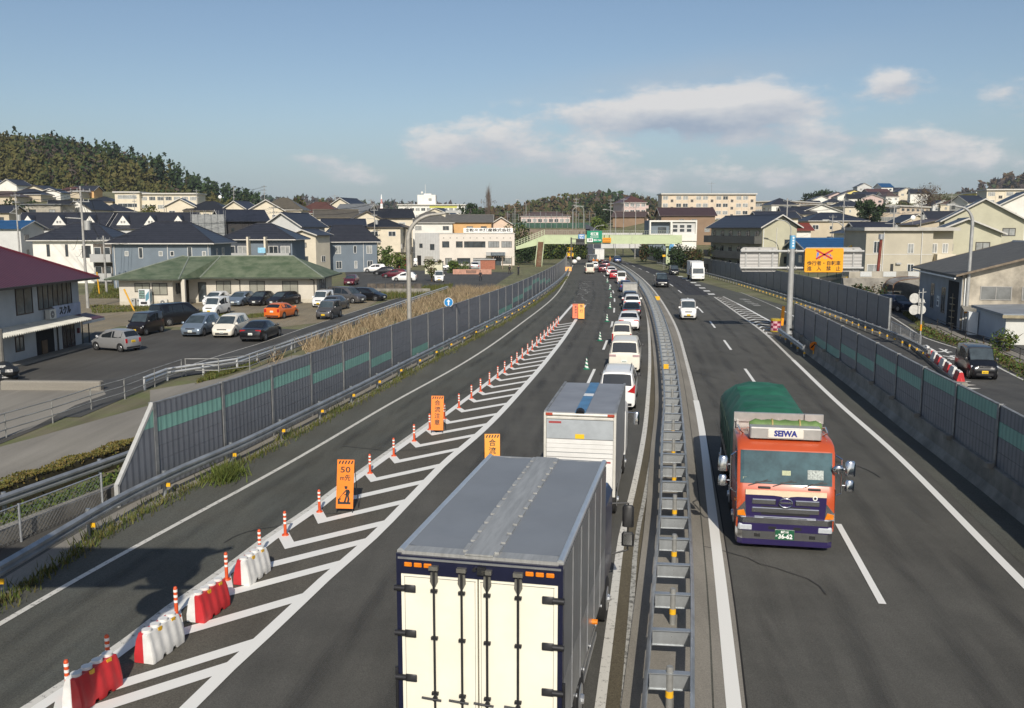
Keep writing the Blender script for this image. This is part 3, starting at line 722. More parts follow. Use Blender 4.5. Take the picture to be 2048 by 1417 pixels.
 # wheels with dark arches
 for sgn in (1,-1):
  for y in (fr - .78 if L_ > 3.6 else fr - .56,re+.86 if L_ > 3.6 else re+.50):
   a = MB(); a.cyl((sgn*(hw - .03),y,wr+.03),(sgn*(hw+.008),y,wr+.03),wr*1.16,n=20); a.build('wheel_arch',TRIM,t,smooth=40)
   w = MB(); w.cyl((sgn*(hw - .17),y,wr),(sgn*(hw - .0),y,wr),wr,n=20); w.cyl((sgn*(hw - .0),y,wr),(sgn*(hw+.014),y,wr),wr,wr*.93,n=20); wo = w.build('wheel',RUB,t,smooth=40)
   r = MB(); r.cyl((sgn*(hw+.005),y,wr),(sgn*(hw+.022),y,wr),wr*.66,wr*.60,n=16); r.m = 1
   for q in range(5):
    an = q*2*math.pi/5; c = Vector((sgn*(hw+.024),y+math.cos(an)*wr*.42,wr+math.sin(an)*wr*.42)); r.cyl(c - Vector((sgn*.003,0,0)),c,wr*.13,n=6)
   r.build('rim',[RIM,TRIM],wo)
 # lamps, grille, bumpers, plates, mirrors
 zf = hh - .12
 for sgn in (1,-1):
  h = MB(); x = hw*.70; b_ = .10 if kind in ('keivan','keitall','bigvan','minivan') else .08
  h.loft([[(sgn*(x - .17),fr - .035,zf - b_*.6),(sgn*(x+.19),fr - .13,zf - b_*.4),(sgn*(x+.19),fr - .17,zf+b_*.7),(sgn*(x - .17),fr - .07,zf+b_*.4)],
    [(sgn*(x - .17),fr - .20,zf - b_*.6),(sgn*(x+.19),fr - .40,zf - b_*.4),(sgn*(x+.19),fr - .40,zf+b_*.75),(sgn*(x - .17),fr - .26,zf+b_*.5)]])
  h.build('headlight',head or HEADL,t)
  l = MB()
  if deck: l.bev(sgn*hw*.42 if sgn > 0 else -hw*.90,sgn*hw*.90 if sgn > 0 else -hw*.42,re - .012+.03,re+.16,zt - .22,zt - .06,.03)
  elif kind in ('hatch','prius','mpv','suv','wagon','keihatch'): l.bev(min(sgn*hw*.64,sgn*hw*.935),max(sgn*hw*.64,sgn*hw*.935),re - .01,re+.14,zt - .34,zt - .04,.03)
  elif kind in ('bigvan',): l.bev(min(sgn*hw*.52,sgn*hw*.96),max(sgn*hw*.52,sgn*hw*.96),re - .012,re+.12,zt - .16,zt - .03,.02)
  elif kind == 'minivan': l.loft([[(sgn*hw*a_,yy,z_) for a_,z_ in ((.56,zt - .20),(.96,zt - .26),(.975,zt+.16),(.88,zt+.06))] for yy in (re - .012,re+.17)])
  else: l.bev(min(sgn*hw*.80,sgn*hw*.95),max(sgn*hw*.80,sgn*hw*.95),re - .012,re+.12,zt - .62 if kind != 'keivan' else .45,zt - .06 if kind != 'keivan' else .62,.02)
  l.build('taillight',rear or TAILL,t)
  m_ = MB(); yy = yc - .16; m_.bev(min(sgn*(hw - .03),sgn*(hw+.17)),max(sgn*(hw - .03),sgn*(hw+.17)),yy - .06,yy+.05,zb+.02,zb+.17,.03); m_.build('wing_mirror',p if mask is None else TRIM,t,smooth=40)
 g = MB(); g.box(-hw*.44,hw*.44,fr - .10,fr - .002 if hl < .3 else fr - .028,zf - .07,zf+.05); g.m = 1; g.box(-hw*.42,hw*.42,fr - .06,fr+.004 if hl < .3 else fr - .02,zf - .01,zf+.015)
 g.m = 0; g.box(-hw*.6,hw*.6,fr - .12,fr+.006,.27,.40)
 g.build('grille',[TRIM,CHROME if not chrome else CHROME],t)
 bm = MB(); bm.box(-hw*.80,hw*.80,re - .012,re+.15,.25,.36); bm.build('rear_bumper_trim',TRIM,t)
 pm = PLY if plate == 'y' else PLW
 for nm,y0,y1,z in (('number_plate',fr+.004,fr+.018,.46),('number_plate',re - .022,re - .008,.72 if not deck else .62)):
  q = MB(); q.box(-.165,.165,min(y0,y1),max(y0,y1),z - .08,z+.08); q.m = 1
  for k in range(4): q.box(-.12+k*.065,-.085+k*.065,y0 - .003 if y0 < 0 else y0,y1 if y0 < 0 else y1+.003,z - .05,z+.01)
  q.build(nm,[pm,INK if plate == 'y' else LETG],t)
 if roofrail:
  q = MB()
  for sgn in (1,-1): q.tube([(sgn*hw*tp*.88,yr - .25,H_+.03),(sgn*hw*tp*.88,yq+.2,H_+.03)],.018)
  q.build('roof_rail',TRIM,t)
 return t
def heading(ax,ay,bx,by):
 """turn that points a thing's +Y from ground pixel a to ground pixel b"""
 a,b = G(ax,ay),G(bx,by); return math.atan2(-(b.x - a.x),b.y - a.y)
def dirof(f,y): return -math.atan2(f(y+1) - f(y - 1),2.0)
LANE2 = mix(LD,RE,.5)
def lane_car(f,y_rear,kind,color,label,away=True,dx=0.0,**k):
 L_ = KIND[kind][0]; yc = y_rear+L_/2 if away else y_rear+L_/2
 rz = dirof(f,yc)+(0 if away else math.pi)
 return car(kind,color,label,(f(yc)+dx,yc,.03),rz,**k)
# ---------------------------------------------------------------- traffic on the expressway
def qx(px,py,kind): return G(px,py)
Q = 'cars and trucks queueing in the lane beside the median'
def queue(px,py,kind,color,label,**k):
 """rear bumper centre stands on this ground pixel; faces along its lane"""
 g = G(px,py); rz = dirof(LANE2,g.y+2); L_ = KIND[kind][0]
 return car(kind,color,label,(g.x - math.sin(rz)*L_/2,g.y+math.cos(rz)*L_/2,.03),rz,**k)
TAILX = mat('white_grey_lens',(.45,.32,.32),.2,0,.2,9,spec=.7)
queue(1233,823,'minivan','white','white minivan with swept red tail lamps right ahead of the grey winged truck',glass=GLASS,mask=1,roofrail=True)
queue(1248,748,'bigvan','pearl','large pearl white minivan with black rear window and clear tail lamps',rear=TAILX,glass=GLASS,mask=1)
queue(1243,694,'keitall','pearl','small ivory kei car with yellow plate in front of the large pearl minivan',plate='y',mask=1)
queue(1257,663,'sedan','white','white coupe with slanted red tail lamps in the queue',mask=1)
queue(1263,640,'sedan','black','black sedan with lit red tail lamps behind the white coupe',mask=1)
queue(1264,624,'suv','white','white sport utility car with dark rear window half hidden in the queue')
queue(1260,615,'suv','navy','dark navy sport utility car with white lamps behind the small tipper')
queue(1251,585,'hatch','blue','deep blue hatchback in the queue behind a white box van')
queue(1243,568,'microvan','white','tall white kei delivery van near the curve of the median')
queue(1228,559,'keihatch','red','bright red small car left of the white kei delivery van')
queue(1223,553,'suv','white','white off-road car with black windows behind the red small car')
queue(1212,537,'hatch','maroon','maroon hatchback beside the flagger at the median')
queue(1206,545.5,'wagon','maroon','dark red car squeezed beside the white off-road car')
def lane1(px,py,kind,color,label,**k):
 g = G(px,py); rz = dirof(LD,g.y+2); L_ = KIND[kind][0]
 return car(kind,color,label,(g.x - math.sin(rz)*L_/2,g.y+math.cos(rz)*L_/2,.03),rz,**k)
lane1(1180,548,'van','cream','cream coloured one box van alone in the middle lane')
lane1(1190,540,'keitall','silver','silver kei car just ahead of the cream van')
lane1(1164,517,'van','white','white van with black windows under the footbridge',glass=GLASS)
def oncoming(px,py,kind,color,label,**k):
 """front bumper centre stands on this ground pixel; comes towards the camera"""
 g = G(px,py); rz = dirof(RD,g.y+2)+math.pi; L_ = KIND[kind][0]
 return car(kind,color,label,(g.x+math.sin(rz)*-L_/2,g.y - math.cos(rz)*L_/2,.03),rz,**k)
def onc(px,py,kind,color,label,**k):
 g = G(px,py); f = dirof(RD,g.y+2); L_ = KIND[kind][0]
 return car(kind,color,label,(g.x - math.sin(f)*L_/2,g.y+math.cos(f)*L_/2,.03),f+math.pi,**k)
onc(1377,641,'keivan','white','white kei van with yellow plate coming towards the camera',plate='y',chrome=True)
onc(1325,576,'bigvan','black','black minivan with white plate oncoming on the fresh dark asphalt',mask=1)
onc(1350,551,'keivan','black','black boxy kei van with chrome face beside the outer guardrail',mask=1)
onc(1236,526,'suv','blue','blue sport utility car oncoming near the footbridge')
onc(1209,511,'suv','navy','dark car far away below the green direction sign')
# ---------------------------------------------------------------- trucks
TR_ALU = stripe_mat('ribbed_aluminium',(.42,.43,.44),(.24,.245,.25),.12,'Y',.5,.34,.7,.25,.3)
TR_WHITE = mat('truck_white_panel',(.80,.77,.64),.38,0,.05,1.2)
TR_WHITE2 = mat('truck_white_sheet',(.70,.69,.66),.42,0,.08,1.4)
TR_NAVY = mat('navy_frame',(.010,.012,.035),.3,.1,.1,4,coat=.4)
TARP = mat('grey_roof_sheet',(.185,.20,.218),.55,0,.06,.9,.12,5)
TARP2 = mat('light_grey_roof_sheet',(.235,.245,.265),.5,.1,.12,1.0,.2,5)
RUBBED = mat('scuffed_alu',(.36,.36,.345),.46,.3,.16,3.0,stretch=(4,.4,1))
BLUEB = mat('blue_band',(.06,.17,.31),.45,0,.2,2.5)
DARKM = mat('dark_metal',(.035,.035,.038),.45,.5,.2,4)
BRIGHT = mat('bright_alu',(.50,.51,.52),.3,.75,.15,3)
BLACKP = mat('black_plastic',(.016,.016,.017),.5,0,.15,5)
def wheelset(t,ys,hw,r=.50,dual=True):
 for y in ys:
  for s in (1,-1):
   w = MB(); w.cyl((s*(hw - .30),y,r),(s*(hw - .02),y,r),r,n=22); w.cyl((s*(hw - .02),y,r),(s*hw,y,r),r,r*.9,n=22); wo = w.build('wheel',RUB,t,smooth=40)
   q = MB(); q.cyl((s*(hw - .01),y,r),(s*(hw+.012),y,r),r*.58,r*.52,n=18); q.cyl((s*(hw+.012),y,r),(s*(hw+.06),y,r),r*.2,r*.16,n=10); q.build('rim',BRIGHT,wo)
def rear_lamps(t,y,hw,z,n=1):
 for s in (1,-1):
  mb = MB(); mb.box(min(s*.55,s*(hw - .1)),max(s*.55,s*(hw - .1)),y,y+.06,z - .07,z+.07,0); mb.m = 1; mb.box(min(s*.75,s*.9),max(s*.75,s*.9),y - .012,y,z - .06,z+.06)
  mb.build('taillight',[TAILL,AMBER],t)
def mirrors(t,y,hw,z,m=None,side=(1,-1)):
 for s in side:
  mb = MB(); mb.tube([(s*hw,y,z+.45),(s*(hw+.30),y+.10,z+.40),(s*(hw+.32),y+.1,z - .55)],.016); mb.bev(s*(hw+.32) - .10,s*(hw+.32)+.10,y+.04,y+.13,z - .15,z+.28,.03); mb.bev(s*(hw+.32) - .10,s*(hw+.32)+.10,y+.04,y+.12,z - .48,z - .20,.03)
  mb.build('wing_mirror',m or CHROME,t,smooth=40)
def near_truck():
 """the big van body truck whose white doors fill the bottom of the picture"""
 zt = 3.72
 a,b = G(789,1122,zt),G(1125,1122,zt)
 rz = heading(945,1117,1092,919)
 c0,c1 = G(957,1118,zt),G(1093,920,zt)
 wid = (b - a).length; rz = math.atan2(-(c1.x - c0.x),c1.y - c0.y)
 Lb = (c1 - c0).length; hw = 1.245
 t = thing('box_truck','large white doored box truck with navy frame and grey sheet roof, seen from behind','truck',(c0.x,c0.y,.03),rz)
 z0 = 1.02; z1 = zt - .03
 mb = MB(); mb.box(-hw+.03,hw - .03,.06,Lb,z0,z1 - .05); mb.m = 1; mb.box(-hw,-hw+.03,.10,Lb - .05,z0+.9,z1 - .06); mb.box(hw - .03,hw,.10,Lb - .05,z0+.9,z1 - .06)
 mb.m = 2; mb.box(-hw,-hw+.028,.1,Lb - .05,z0,z0+.88); mb.box(hw - .028,hw,.1,Lb - .05,z0,z0+.88)
 for k in range(1,6): mb.box(hw,hw+.012,k*Lb/6 - .02,k*Lb/6+.02,z0,z1 - .06); mb.box(-hw - .012,-hw,k*Lb/6 - .02,k*Lb/6+.02,z0,z1 - .06)
 mb.build('cargo_box',[DARKM,TR_ALU,BRIGHT],t)
 mb = MB()                                                     # sheet roof, sagging a little between its hoops
 ny,nx = 14,10
 for side in (-1,1):
  g = [[None]*(nx+1) for _ in range(ny+1)]
  for j in range(ny+1):
   for i in range(nx+1):
    x = side*(.20+(hw - .09 - .20)*i/nx); y = .27+(Lb - .35)*j/ny
    z = z1+.035 - .022*math.sin(math.pi*i/nx)*(0.6+.4*math.cos(j*2.1))+random.uniform(-.004,.004)
    g[j][i] = mb.pt((x,y,z))
  for j in range(ny):
   for i in range(nx): mb.idx((g[j][i],g[j][i+1],g[j+1][i+1],g[j+1][i]))
 mb.build('roof_sheet',TARP,t,smooth=60)
 mb = MB(); mb.box(-.21,.21,.02,Lb,z1+.02,z1+.055); 
 for k in range(13):
  for s in (-1,1): mb.box(s*.235 - .035,s*.235+.035,.15+k*Lb/13.2,.15+k*Lb/13.2+.30,z1+.03,z1+.062)
 mb.build('roof_spine',RUBBED,t)
 for ya,yb in ((.02,.26),(Lb - .08,Lb)): mb = MB(); mb.box(-hw,hw,ya,yb,z1 - .02,z1+.03); mb.build('roof_edge_plate',RUBBED,t)
 for s in (1,-1):
  mb = MB(); mb.cyl((s*(hw - .05),.03,z1+.01),(s*(hw - .05),Lb,z1+.01),.055,n=12); mb.build('roof_side_rail',mat('rail_alu',(.52,.55,.58),.3,.6,.08,2),t,smooth=40)
 # rear frame in navy
 mb = MB(); mb.box(-hw,-hw+.07,-.03,.10,z0 - .1,z1); mb.box(hw - .07,hw,-.03,.10,z0 - .1,z1); mb.box(-hw+.07,hw - .07,-.03,.10,z1 - .30,z1 - .02); mb.box(-hw+.07,hw - .07,-.03,.1,z0 - .12,z0+.02)
 mb.m = 1; mb.box(-hw+.03,hw - .03,-.045,-.03,z1 - .075,z1 - .045)
 mb.build('rear_frame',[TR_NAVY,BRIGHT],t)
 for x in (-1.06,-.91,-.76,.76,.91,1.06):
  mb = MB(); mb.bev(x - .06,x+.06,-.055,-.028,z1 - .18,z1 - .12,.012); mb.build('marker_lamp',AMBER,t)
 mb = MB(); mb.cyl((-.05,-.07,z1 - .15),(-.05,-.02,z1 - .15),.03,n=8); mb.box(0,.12,-.10,-.02,z1 - .21,z1 - .1); mb.build('rear_camera',DARKM,t)
 for s in (-1,1):
  mb = MB(); mb.box(min(s*.012,s*(hw - .075)),max(s*.012,s*(hw - .075)),-.035,.03,z0+.02,z1 - .305)
  d = mb.build('door',TR_WHITE,t)
  sm_ = MB()
  for zz in (z1 - .34,): sm_.box(min(s*.03,s*(hw - .12)),max(s*.03,s*(hw - .12)),-.040,-.034,zz - .004,zz+.004)
  sm_.box(s*.045 - .003,s*.045+.003,-.040,-.034,z0+.05,z1 - .34); sm_.box(s*(hw - .13) - .003,s*(hw - .13)+.003,-.040,-.034,z0+.05,z1 - .34)
  sm_.build('door_seal',mat('seal_grey',(.22,.21,.19),.6,0,.1,9),d)
  for x in (.24 if s < 0 else .14,.60 if s > 0 else .66):
   x = s*x
   q = MB(); q.cyl((x,-.07,z0+.05),(x,-.07,z1 - .15),.019,n=8)
   for zz in (z1 - .52,z1 - 1.25,z0+.55): q.box(x - .05,x+.05,-.085,-.034,zz - .02,zz+.02)
   q.m = 1; q.box(x - .07,x+.07,-.10,-.03,z1 - .20,z1 - .14); q.extr([(x - .05,z1 - .24),(x+.05,z1 - .24),(x+.06,z1 - .38),(x+.02,z1 - .46),(x - .02,z1 - .46),(x - .06,z1 - .38)],-.062,-.034)
   q.m = 0; q.cyl((x - .20,-.09,z0+.48),(x+.10,-.09,z0+.46),.016,n=6); q.cyl((x+.0,-.09,z0+.47),(x,-.05,z0+.47),.04,n=10)
   q.build('lock_rod',[DARKM,mat('worn_steel',(.26,.25,.22),.4,.7,.25,6)],t,smooth=40)
  for zz in (z1 - .52,z1 - 1.22,z1 - 1.92):
   q = MB(); q.bev(min(s*(hw - .30),s*(hw - .12)),max(s*(hw - .30),s*(hw - .12)),-.062,-.034,zz - .055,zz+.055,.012); q.cyl((s*(hw - .14),-.055,zz),(s*(hw+.025),-.055,zz),.045,n=10); q.build('hinge',DARKM,t,smooth=40)
 for s in (-1,1):
  mb = MB(); mb.cyl((s*(hw+.02),-.03,z0+.9),(s*(hw+.02),-.03,z0+.2),.025,n=8); mb.build('grab_handle',DARKM,t)
 # chassis, side guards, rear bumper, cab
 mb = MB(); mb.box(-.5,.5,.1,Lb+1.6,.62,.95); mb.box(-hw+.1,hw - .1,.05,.2,.5,.62); mb.box(-hw+.05,hw - .05,.1,Lb,.93,1.03); mb.build('chassis',DARKM,t)
 mb = MB()
 for s in (-1,1):
  for zz in (.55,.80): mb.bar((s*(hw - .04),1.9,zz),(s*(hw - .04),Lb - 1.2,zz),.03,.10)
  for k in range(6): mb.cyl((s*(hw+.01),.5+k*Lb/6.5,.98),(s*(hw+.03),.5+k*Lb/6.5,.98),.035,n=8)
 mb.build('side_guard',BRIGHT,t)
 rear_lamps(t,-.02,hw,.72)
 mb = MB(); mb.box(-.22,.22,-.04,-.02,.78,.95); mb.build('number_plate',PLG,t)
 wheelset(t,(1.15,2.2,Lb+.75),hw - .02,.48)
 mb = MB(); mb.bev(-1.2,1.2,Lb+.12,Lb+1.95,.85,2.75,.14); mb.build('cab',carpaint('truck_cab',(.02,.03,.09)),t,smooth=30)
 for s in (1,):
  mb = MB(); mb.tube([(s*1.2,Lb+1.75,2.3),(s*1.56,Lb+1.85,2.3),(s*1.56,Lb+1.85,1.2),(s*1.22,Lb+1.8,1.1)],.02); mb.bev(s*1.56 - .13,s*1.56+.13,Lb+1.80,Lb+1.92,1.75,2.25,.05); mb.build('wing_mirror',BLACKP,t,smooth=40)
  mb = MB(); mb.bev(s*1.56 - .14,s*1.56+.14,Lb+1.80,Lb+1.92,1.30,1.62,.05); mb.m = 1; mb.box(s*1.56 - .10,s*1.56+.10,Lb+1.792,Lb+1.80,1.34,1.58); mb.build('wing_mirror',[BLACKP,CHROME],t)
 mb = MB(); mb.cyl((hw - .02,3.6,1.25),(hw+.10,3.6,1.25),.05,n=8); mb.build('side_lamp',AMBER,t)
 return t
near_truck()
def winged_truck():
 zt = 3.25
 c0,c1 = G(1160,828,zt),G(1186,780,zt)
 rz = dirof(LANE2,32) ; hw = 1.13
 a,b = G(1087,828,zt),G(1232,828,zt); hw = (b.x - a.x)/2
 Lb = 5.1
 t = thing('box_truck','pale winged box truck with blue roof band, between the big truck and the white minivan','truck',(c0.x,c0.y,.03),rz)
 z0 = .95; z1 = zt - .02
 mb = MB(); mb.box(-hw+.02,hw - .02,.05,Lb,z0,z1 - .04); mb.m = 1; mb.box(-hw,-hw+.02,.06,Lb,z0,z1 - .05); mb.box(hw - .02,hw,.06,Lb,z0,z1 - .05)
 mb.build('cargo_box',[TR_WHITE2,stripe_mat('pale_ribs',(.44,.44,.44),(.36,.36,.36),.25,'Y',.5,.4,.4,.2,.2)],t)
 mb = MB(); mb.box(-hw+.06,-.15,.10,Lb - .02,z1 - .04,z1+.01); mb.box(.15,hw - .06,.10,Lb - .02,z1 - .04,z1+.01); mb.build('roof_wing',TARP2,t)
 mb = MB(); mb.box(-.15,.15,.06,Lb,z1 - .03,z1+.03); mb.m = 1; mb.box(-.15,.15,2.6,3.0,z1+.03,z1+.034); mb.m = 2; mb.cyl((0,-.02,z1 - .02),(0,.12,z1+.03),.13,n=10); mb.build('roof_band',[BLUEB,TR_WHITE2,DARKM],t)
 mb = MB()
 for s in (-1,1): mb.bar((s*(hw - .03),.05,z1+.01),(s*(hw - .03),Lb,z1+.01),.07,.06)
 mb.build('roof_side_rail',GALVD,t)
 mb = MB(); mb.box(-hw,-hw+.07,-.04,.06,z0 - .12,z1); mb.box(hw - .07,hw,-.04,.06,z0 - .12,z1); mb.cyl((-hw+.07,.0,z1 - .04),(hw - .07,0,z1 - .04),.045,n=8); mb.box(-hw+.07,hw - .07,-.03,.05,z0 - .12,z0+.05); mb.bev(-hw+.07,hw - .07,-.04,.05,z1 - .17,z1 - .10,.02)
 mb.build('rear_frame',mat('cream_frame',(.62,.60,.54),.4,.1,.1,3),t,smooth=30)
 for s in (-1,1):
  mb = MB(); mb.bev(s*(hw - .15) - .10,s*(hw - .15)+.10,-.055,0,z1 - .07,z1 - .0,.012); mb.build('marker_lamp',mat('dull_red_lens',(.40,.07,.04),.3,0,.1,9),t)
 mb = MB(); mb.box(-hw+.08,hw - .08,-.03,.0,z1 - .74,z1 - .19); mb.m = 1; mb.box(-.13,.13,-.036,-.03,z1 - .73,z1 - .60); mb.m = 2; mb.box(-hw+.14,-hw+.5,-.034,-.03,z1 - .30,z1 - .24); mb.build('upper_door',[mat('door_bluegrey',(.40,.43,.45),.4,.1,.1,2),PLY,mat('faded_red',(.35,.06,.06),.5,0,.2,30)],t)
 mb = MB(); zz = z1 - .76
 for k in range(4): mb.box(-hw+.08,hw - .08,-.03 - .012*(k % 2),.0,zz - .13*(k+1)+.008,zz - .13*k)
 mb.m = 1; mb.box(-hw+.1,hw - .1,-.034,-.02,zz - .40,zz - .37); mb.build('middle_flap',[TR_WHITE2,GALVD],t)
 mb = MB(); mb.box(-hw+.08,hw - .08,-.035,.0,z0 - .02,zz - .53); mb.m = 1
 mb.box(.55,hw - .12,-.04,-.035,z0+.06,z0+.09); mb.m = 2; mb.box(-hw+.2,-hw+.38,-.039,-.035,zz - .66,zz - .62); mb.box(hw - .34,hw - .14,-.039,-.035,zz - .66,zz - .61)
 mb.build('tailgate',[TR_WHITE2,DARKM,mat('faded_red',(.35,.06,.06),.5,0,.2,30)],t)
 for s in (-.6,.6):
  mb = MB(); mb.bev(s - .09,s+.09,-.075,-.03,zz - .86,zz - .62,.02); mb.m = 1; mb.box(s - .07,s+.07,-.06,-.03,zz - 1.7,zz - .86); mb.build('tail_lift_bracket',[DARKM,BRIGHT],t)
 mb = MB(); mb.box(-.45,.45,.1,Lb+1.5,.58,.9); mb.box(-hw+.1,hw - .1,.0,.1,.42,.56); mb.build('chassis',DARKM,t)
 mb = MB()
 for s in (-1,1):
  for zz_ in (.52,.78): mb.bar((s*(hw - .04),1.8,zz_),(s*(hw - .04),Lb - 1,zz_),.03,.09)
 mb.build('side_guard',BRIGHT,t)
 rear_lamps(t,-.03,hw,.68); mb = MB(); mb.box(-.2,.2,-.05,-.03,.5,.66); mb.build('number_plate',PLW,t)
 wheelset(t,(1.2,Lb+.6),hw - .02,.42)
 mb = MB(); mb.bev(-1.05,1.05,Lb+.1,Lb+1.8,.75,2.35,.12); mb.build('cab',PAINT['white'],t,smooth=30)
 mb = MB(); mb.tube([(1.05,Lb+1.6,1.95),(1.36,Lb+1.7,1.9),(1.36,Lb+1.7,1.5)],.018); mb.bev(1.36 - .10,1.36+.10,Lb+1.66,Lb+1.76,1.5,1.95,.05); mb.build('wing_mirror',CHROME,t,smooth=40)
winged_truck()
ORANGE = carpaint('truck_orange',(.46,.075,.022),0,.38); PURPLE = carpaint('truck_purple',(.022,.014,.075)); CREAMB = mat('cream_band',(.72,.60,.42),.4,0,.06,4)
TGREEN = mat('green_tarpaulin',(.018,.115,.068),.62,0,.22,1.6,.6,4)
TGREEN2 = mat('olive_tarpaulin',(.10,.17,.05),.62,0,.25,3,.5,6)
def seiwa():
 g = G(1567,1102); dirz = dirof(RD,g.y+5)
 f = dirof(RD,27) 
 t = thing('tipper_truck','orange and purple truck with green tarpaulin load and SEIWA sign, coming towards the camera','truck',(g.x,g.y,.03),f+math.pi)
 # local: +Y is the way it drives (towards the camera), its front at y = 0; body goes to -Y
 hw = 1.245
 mb = MB()                                                     # cab shell: side outline lofted across
 prof = [(-.02,.55),(0.0,1.25),(-.03,1.62),(-.10,1.72),(-.32,2.62),(-.50,2.78),(-.9,2.85),(-1.9,2.85),(-2.2,2.78),(-2.25,.75),(-1.75,.75),(-1.65,.55)]
 rings = []
 for x,k in ((-hw,.05),(-hw+.05,.015),(-hw+.16,0),(hw - .16,0),(hw - .05,.015),(hw,.05)):
  rings.append([(x,(y - k if y > -1 else y+k),z - (k if z > 2 else 0)) for y,z in prof])
 mb.loft(rings); mb.build('cab',ORANGE,t,smooth=32)
 mb = MB()
 for k in range(9): mb.box(-.95+k*.22,-.86+k*.22,-1.9,-.62,2.84,2.875)
 mb.build('roof_rib',ORANGE,t)
 # windscreen on the raked face
 def face(y0,z0,y1,z1,x,e=.012):
  d = Vector((0,y1 - y0,z1 - z0)).normalized(); n = Vector((0,d.z,-d.y))*e; return n
 mb = MB(); n = face(-.10,1.72,-.32,2.68,0)
 rows = []
 for f_ in (.03,.5,.97):
  y = -.10 - .22*f_; z = 1.72+.90*f_; rows.append([Vector((x,y - (0.012 if abs(x) > 1.1 else 0),z))+n for x in (-1.17,-1.08,0,1.08,1.17)])
 for a,b in zip(rows,rows[1:]):
  for k in range(4): mb.face([a[k],a[k+1],b[k+1],b[k]])
 mb.build('windscreen',mat('truck_windscreen',(.035,.075,.085),.05,0,.5,1.4,spec=.8),t,smooth=60)
 mb = MB()                                                     # dash things seen through the lower glass
 mb.face([Vector((-.95,-.15,1.90))+n*1.5,Vector((-.55,-.15,1.90))+n*1.5,Vector((-.55,-.205,2.14))+n*1.5,Vector((-.95,-.205,2.14))+n*1.5]); mb.m = 1
 mb.face([Vector((-.12,-.165,1.98))+n*1.5,Vector((.10,-.165,1.98))+n*1.5,Vector((.10,-.195,2.10))+n*1.5,Vector((-.12,-.195,2.10))+n*1.5]); mb.face([Vector((1.0,-.13,1.80))+n*1.5,Vector((1.1,-.13,1.80))+n*1.5,Vector((1.1,-.15,1.90))+n*1.5,Vector((1.0,-.15,1.90))+n*1.5])
 mb.build('dashboard_paper',[mat('foil',(.33,.36,.34),.35,.2,.5,22),mat('pale_sticker',(.42,.45,.28),.6,0,.2,30)],t)
 for x in (.78,.15,-.62):
  mb = MB(); mb.cyl((x+.18,-.06,1.70),(x - .32,-.11,1.86),.012,n=6); mb.cyl((x - .0,-.09,1.79),(x - .42,-.10,1.83),.010,n=6); mb.build('wiper',BLACKP,t)
 for x in (.55,-.72):
  mb = MB(); mb.bev(x - .16,x+.16,-.10,-.02,1.635,1.685,.015); mb.build('grab_handle',BLACKP,t)
 # bands below the glass: cream, then purple grille with chrome bars
 mb = MB(); mb.extr([(-1.03,1.60),(1.03,1.60),(1.03,1.47),(.30,1.47),(.12,1.45),(0,1.40),(-.12,1.45),(-.30,1.47),(-1.03,1.47)],-.035,.018); mb.build('cream_band',CREAMB,t)
 mb = MB(); mb.box(-1.03,1.03,-.06,.012,.86,1.475); mb.m = 1
 for zz in (1.16,1.0): mb.box(-.62,.62,.005,.016,zz - .06,zz+.015)
 mb.build('grille',[PURPLE,BLACKP],t)
 mb = MB()
 for x0,x1,zz in ((-.86,-.24,1.30),(.24,.86,1.30),(-.86,.86,1.075)): mb.bev(x0,x1,-.01,.045,zz - .065,zz+.065,.02)
 mb.bev(-.80,.80,-.01,.03,.80,.90,.02); mb.box(-.55,.55,.03,.05,.82,.88)
 mb.build('chrome_bar',CHROME,t)
 mb = MB(); n_ = 20
 for k in range(n_):
  a0,a1 = 2*math.pi*k/n_,2*math.pi*(k+1)/n_
  mb.cyl((.17*math.cos(a0),.06,1.29+.12*math.sin(a0)),(.17*math.cos(a1),.06,1.29+.12*math.sin(a1)),.016,n=6)
 mb.bar((-.14,.055,1.29),(.14,.055,1.29),.02,.04); mb.tube([(-.13,.055,1.35),(-.04,.055,1.40)],.01); mb.tube([(.13,.055,1.35),(.04,.055,1.40)],.01)
 mb.m = 1; mb.extr([(.20*math.cos(2*math.pi*k/24),1.29+.15*math.sin(2*math.pi*k/24)) for k in range(24)],-.01,.045)
 mb.build('emblem',[CHROME,PURPLE],t)
 mb = MB(); mb.cyl((-.74,.015,1.44),(-.74,.022,1.44),.062,n=16); mb.m = 1; mb.cyl((-.74,.022,1.44),(-.74,.025,1.44),.035,n=12); mb.build('round_sticker',[PLW,INK],t)
 for s in (1,-1):
  mb = MB(); mb.extr([(s*1.03,1.30),(s*1.235,1.05),(s*1.235,.86),(s*1.0,.86)],-.10,.014); mb.build('corner_panel',CHROME,t)
  mb = MB(); mb.extr([(s*1.06,1.06),(s*1.225,1.02),(s*1.22,.90),(s*1.0,.89)],.0,.03); mb.build('turn_lamp',AMBER,t)
  mb = MB(); mb.cyl((s*1.245,-.35,1.22),(s*1.29,-.35,1.22),.05,n=8); mb.build('side_lamp',AMBER,t)
  mb = MB(); mb.bev(min(s*.82,s*1.20),max(s*.82,s*1.20),-.05,.075,.53,.68,.04); mb.build('headlight',HEADL,t,smooth=30)
  mb = MB(); mb.box(min(s*hw,s*(hw+.006)),max(s*hw,s*(hw+.006)),-1.05,-.38,1.72,2.55); mb.build('side_window',GLASS,t)
  mb = MB(); mb.box(min(s*hw,s*(hw+.008)),max(s*hw,s*(hw+.008)),-.30,-.02,.7,1.7); mb.build('corner_vane',CHROME,t)
 mb = MB()
 rings = [[(x,y0,.43+dz) for (dz) in (0,)] for x in (0,) for y0 in (0,)]
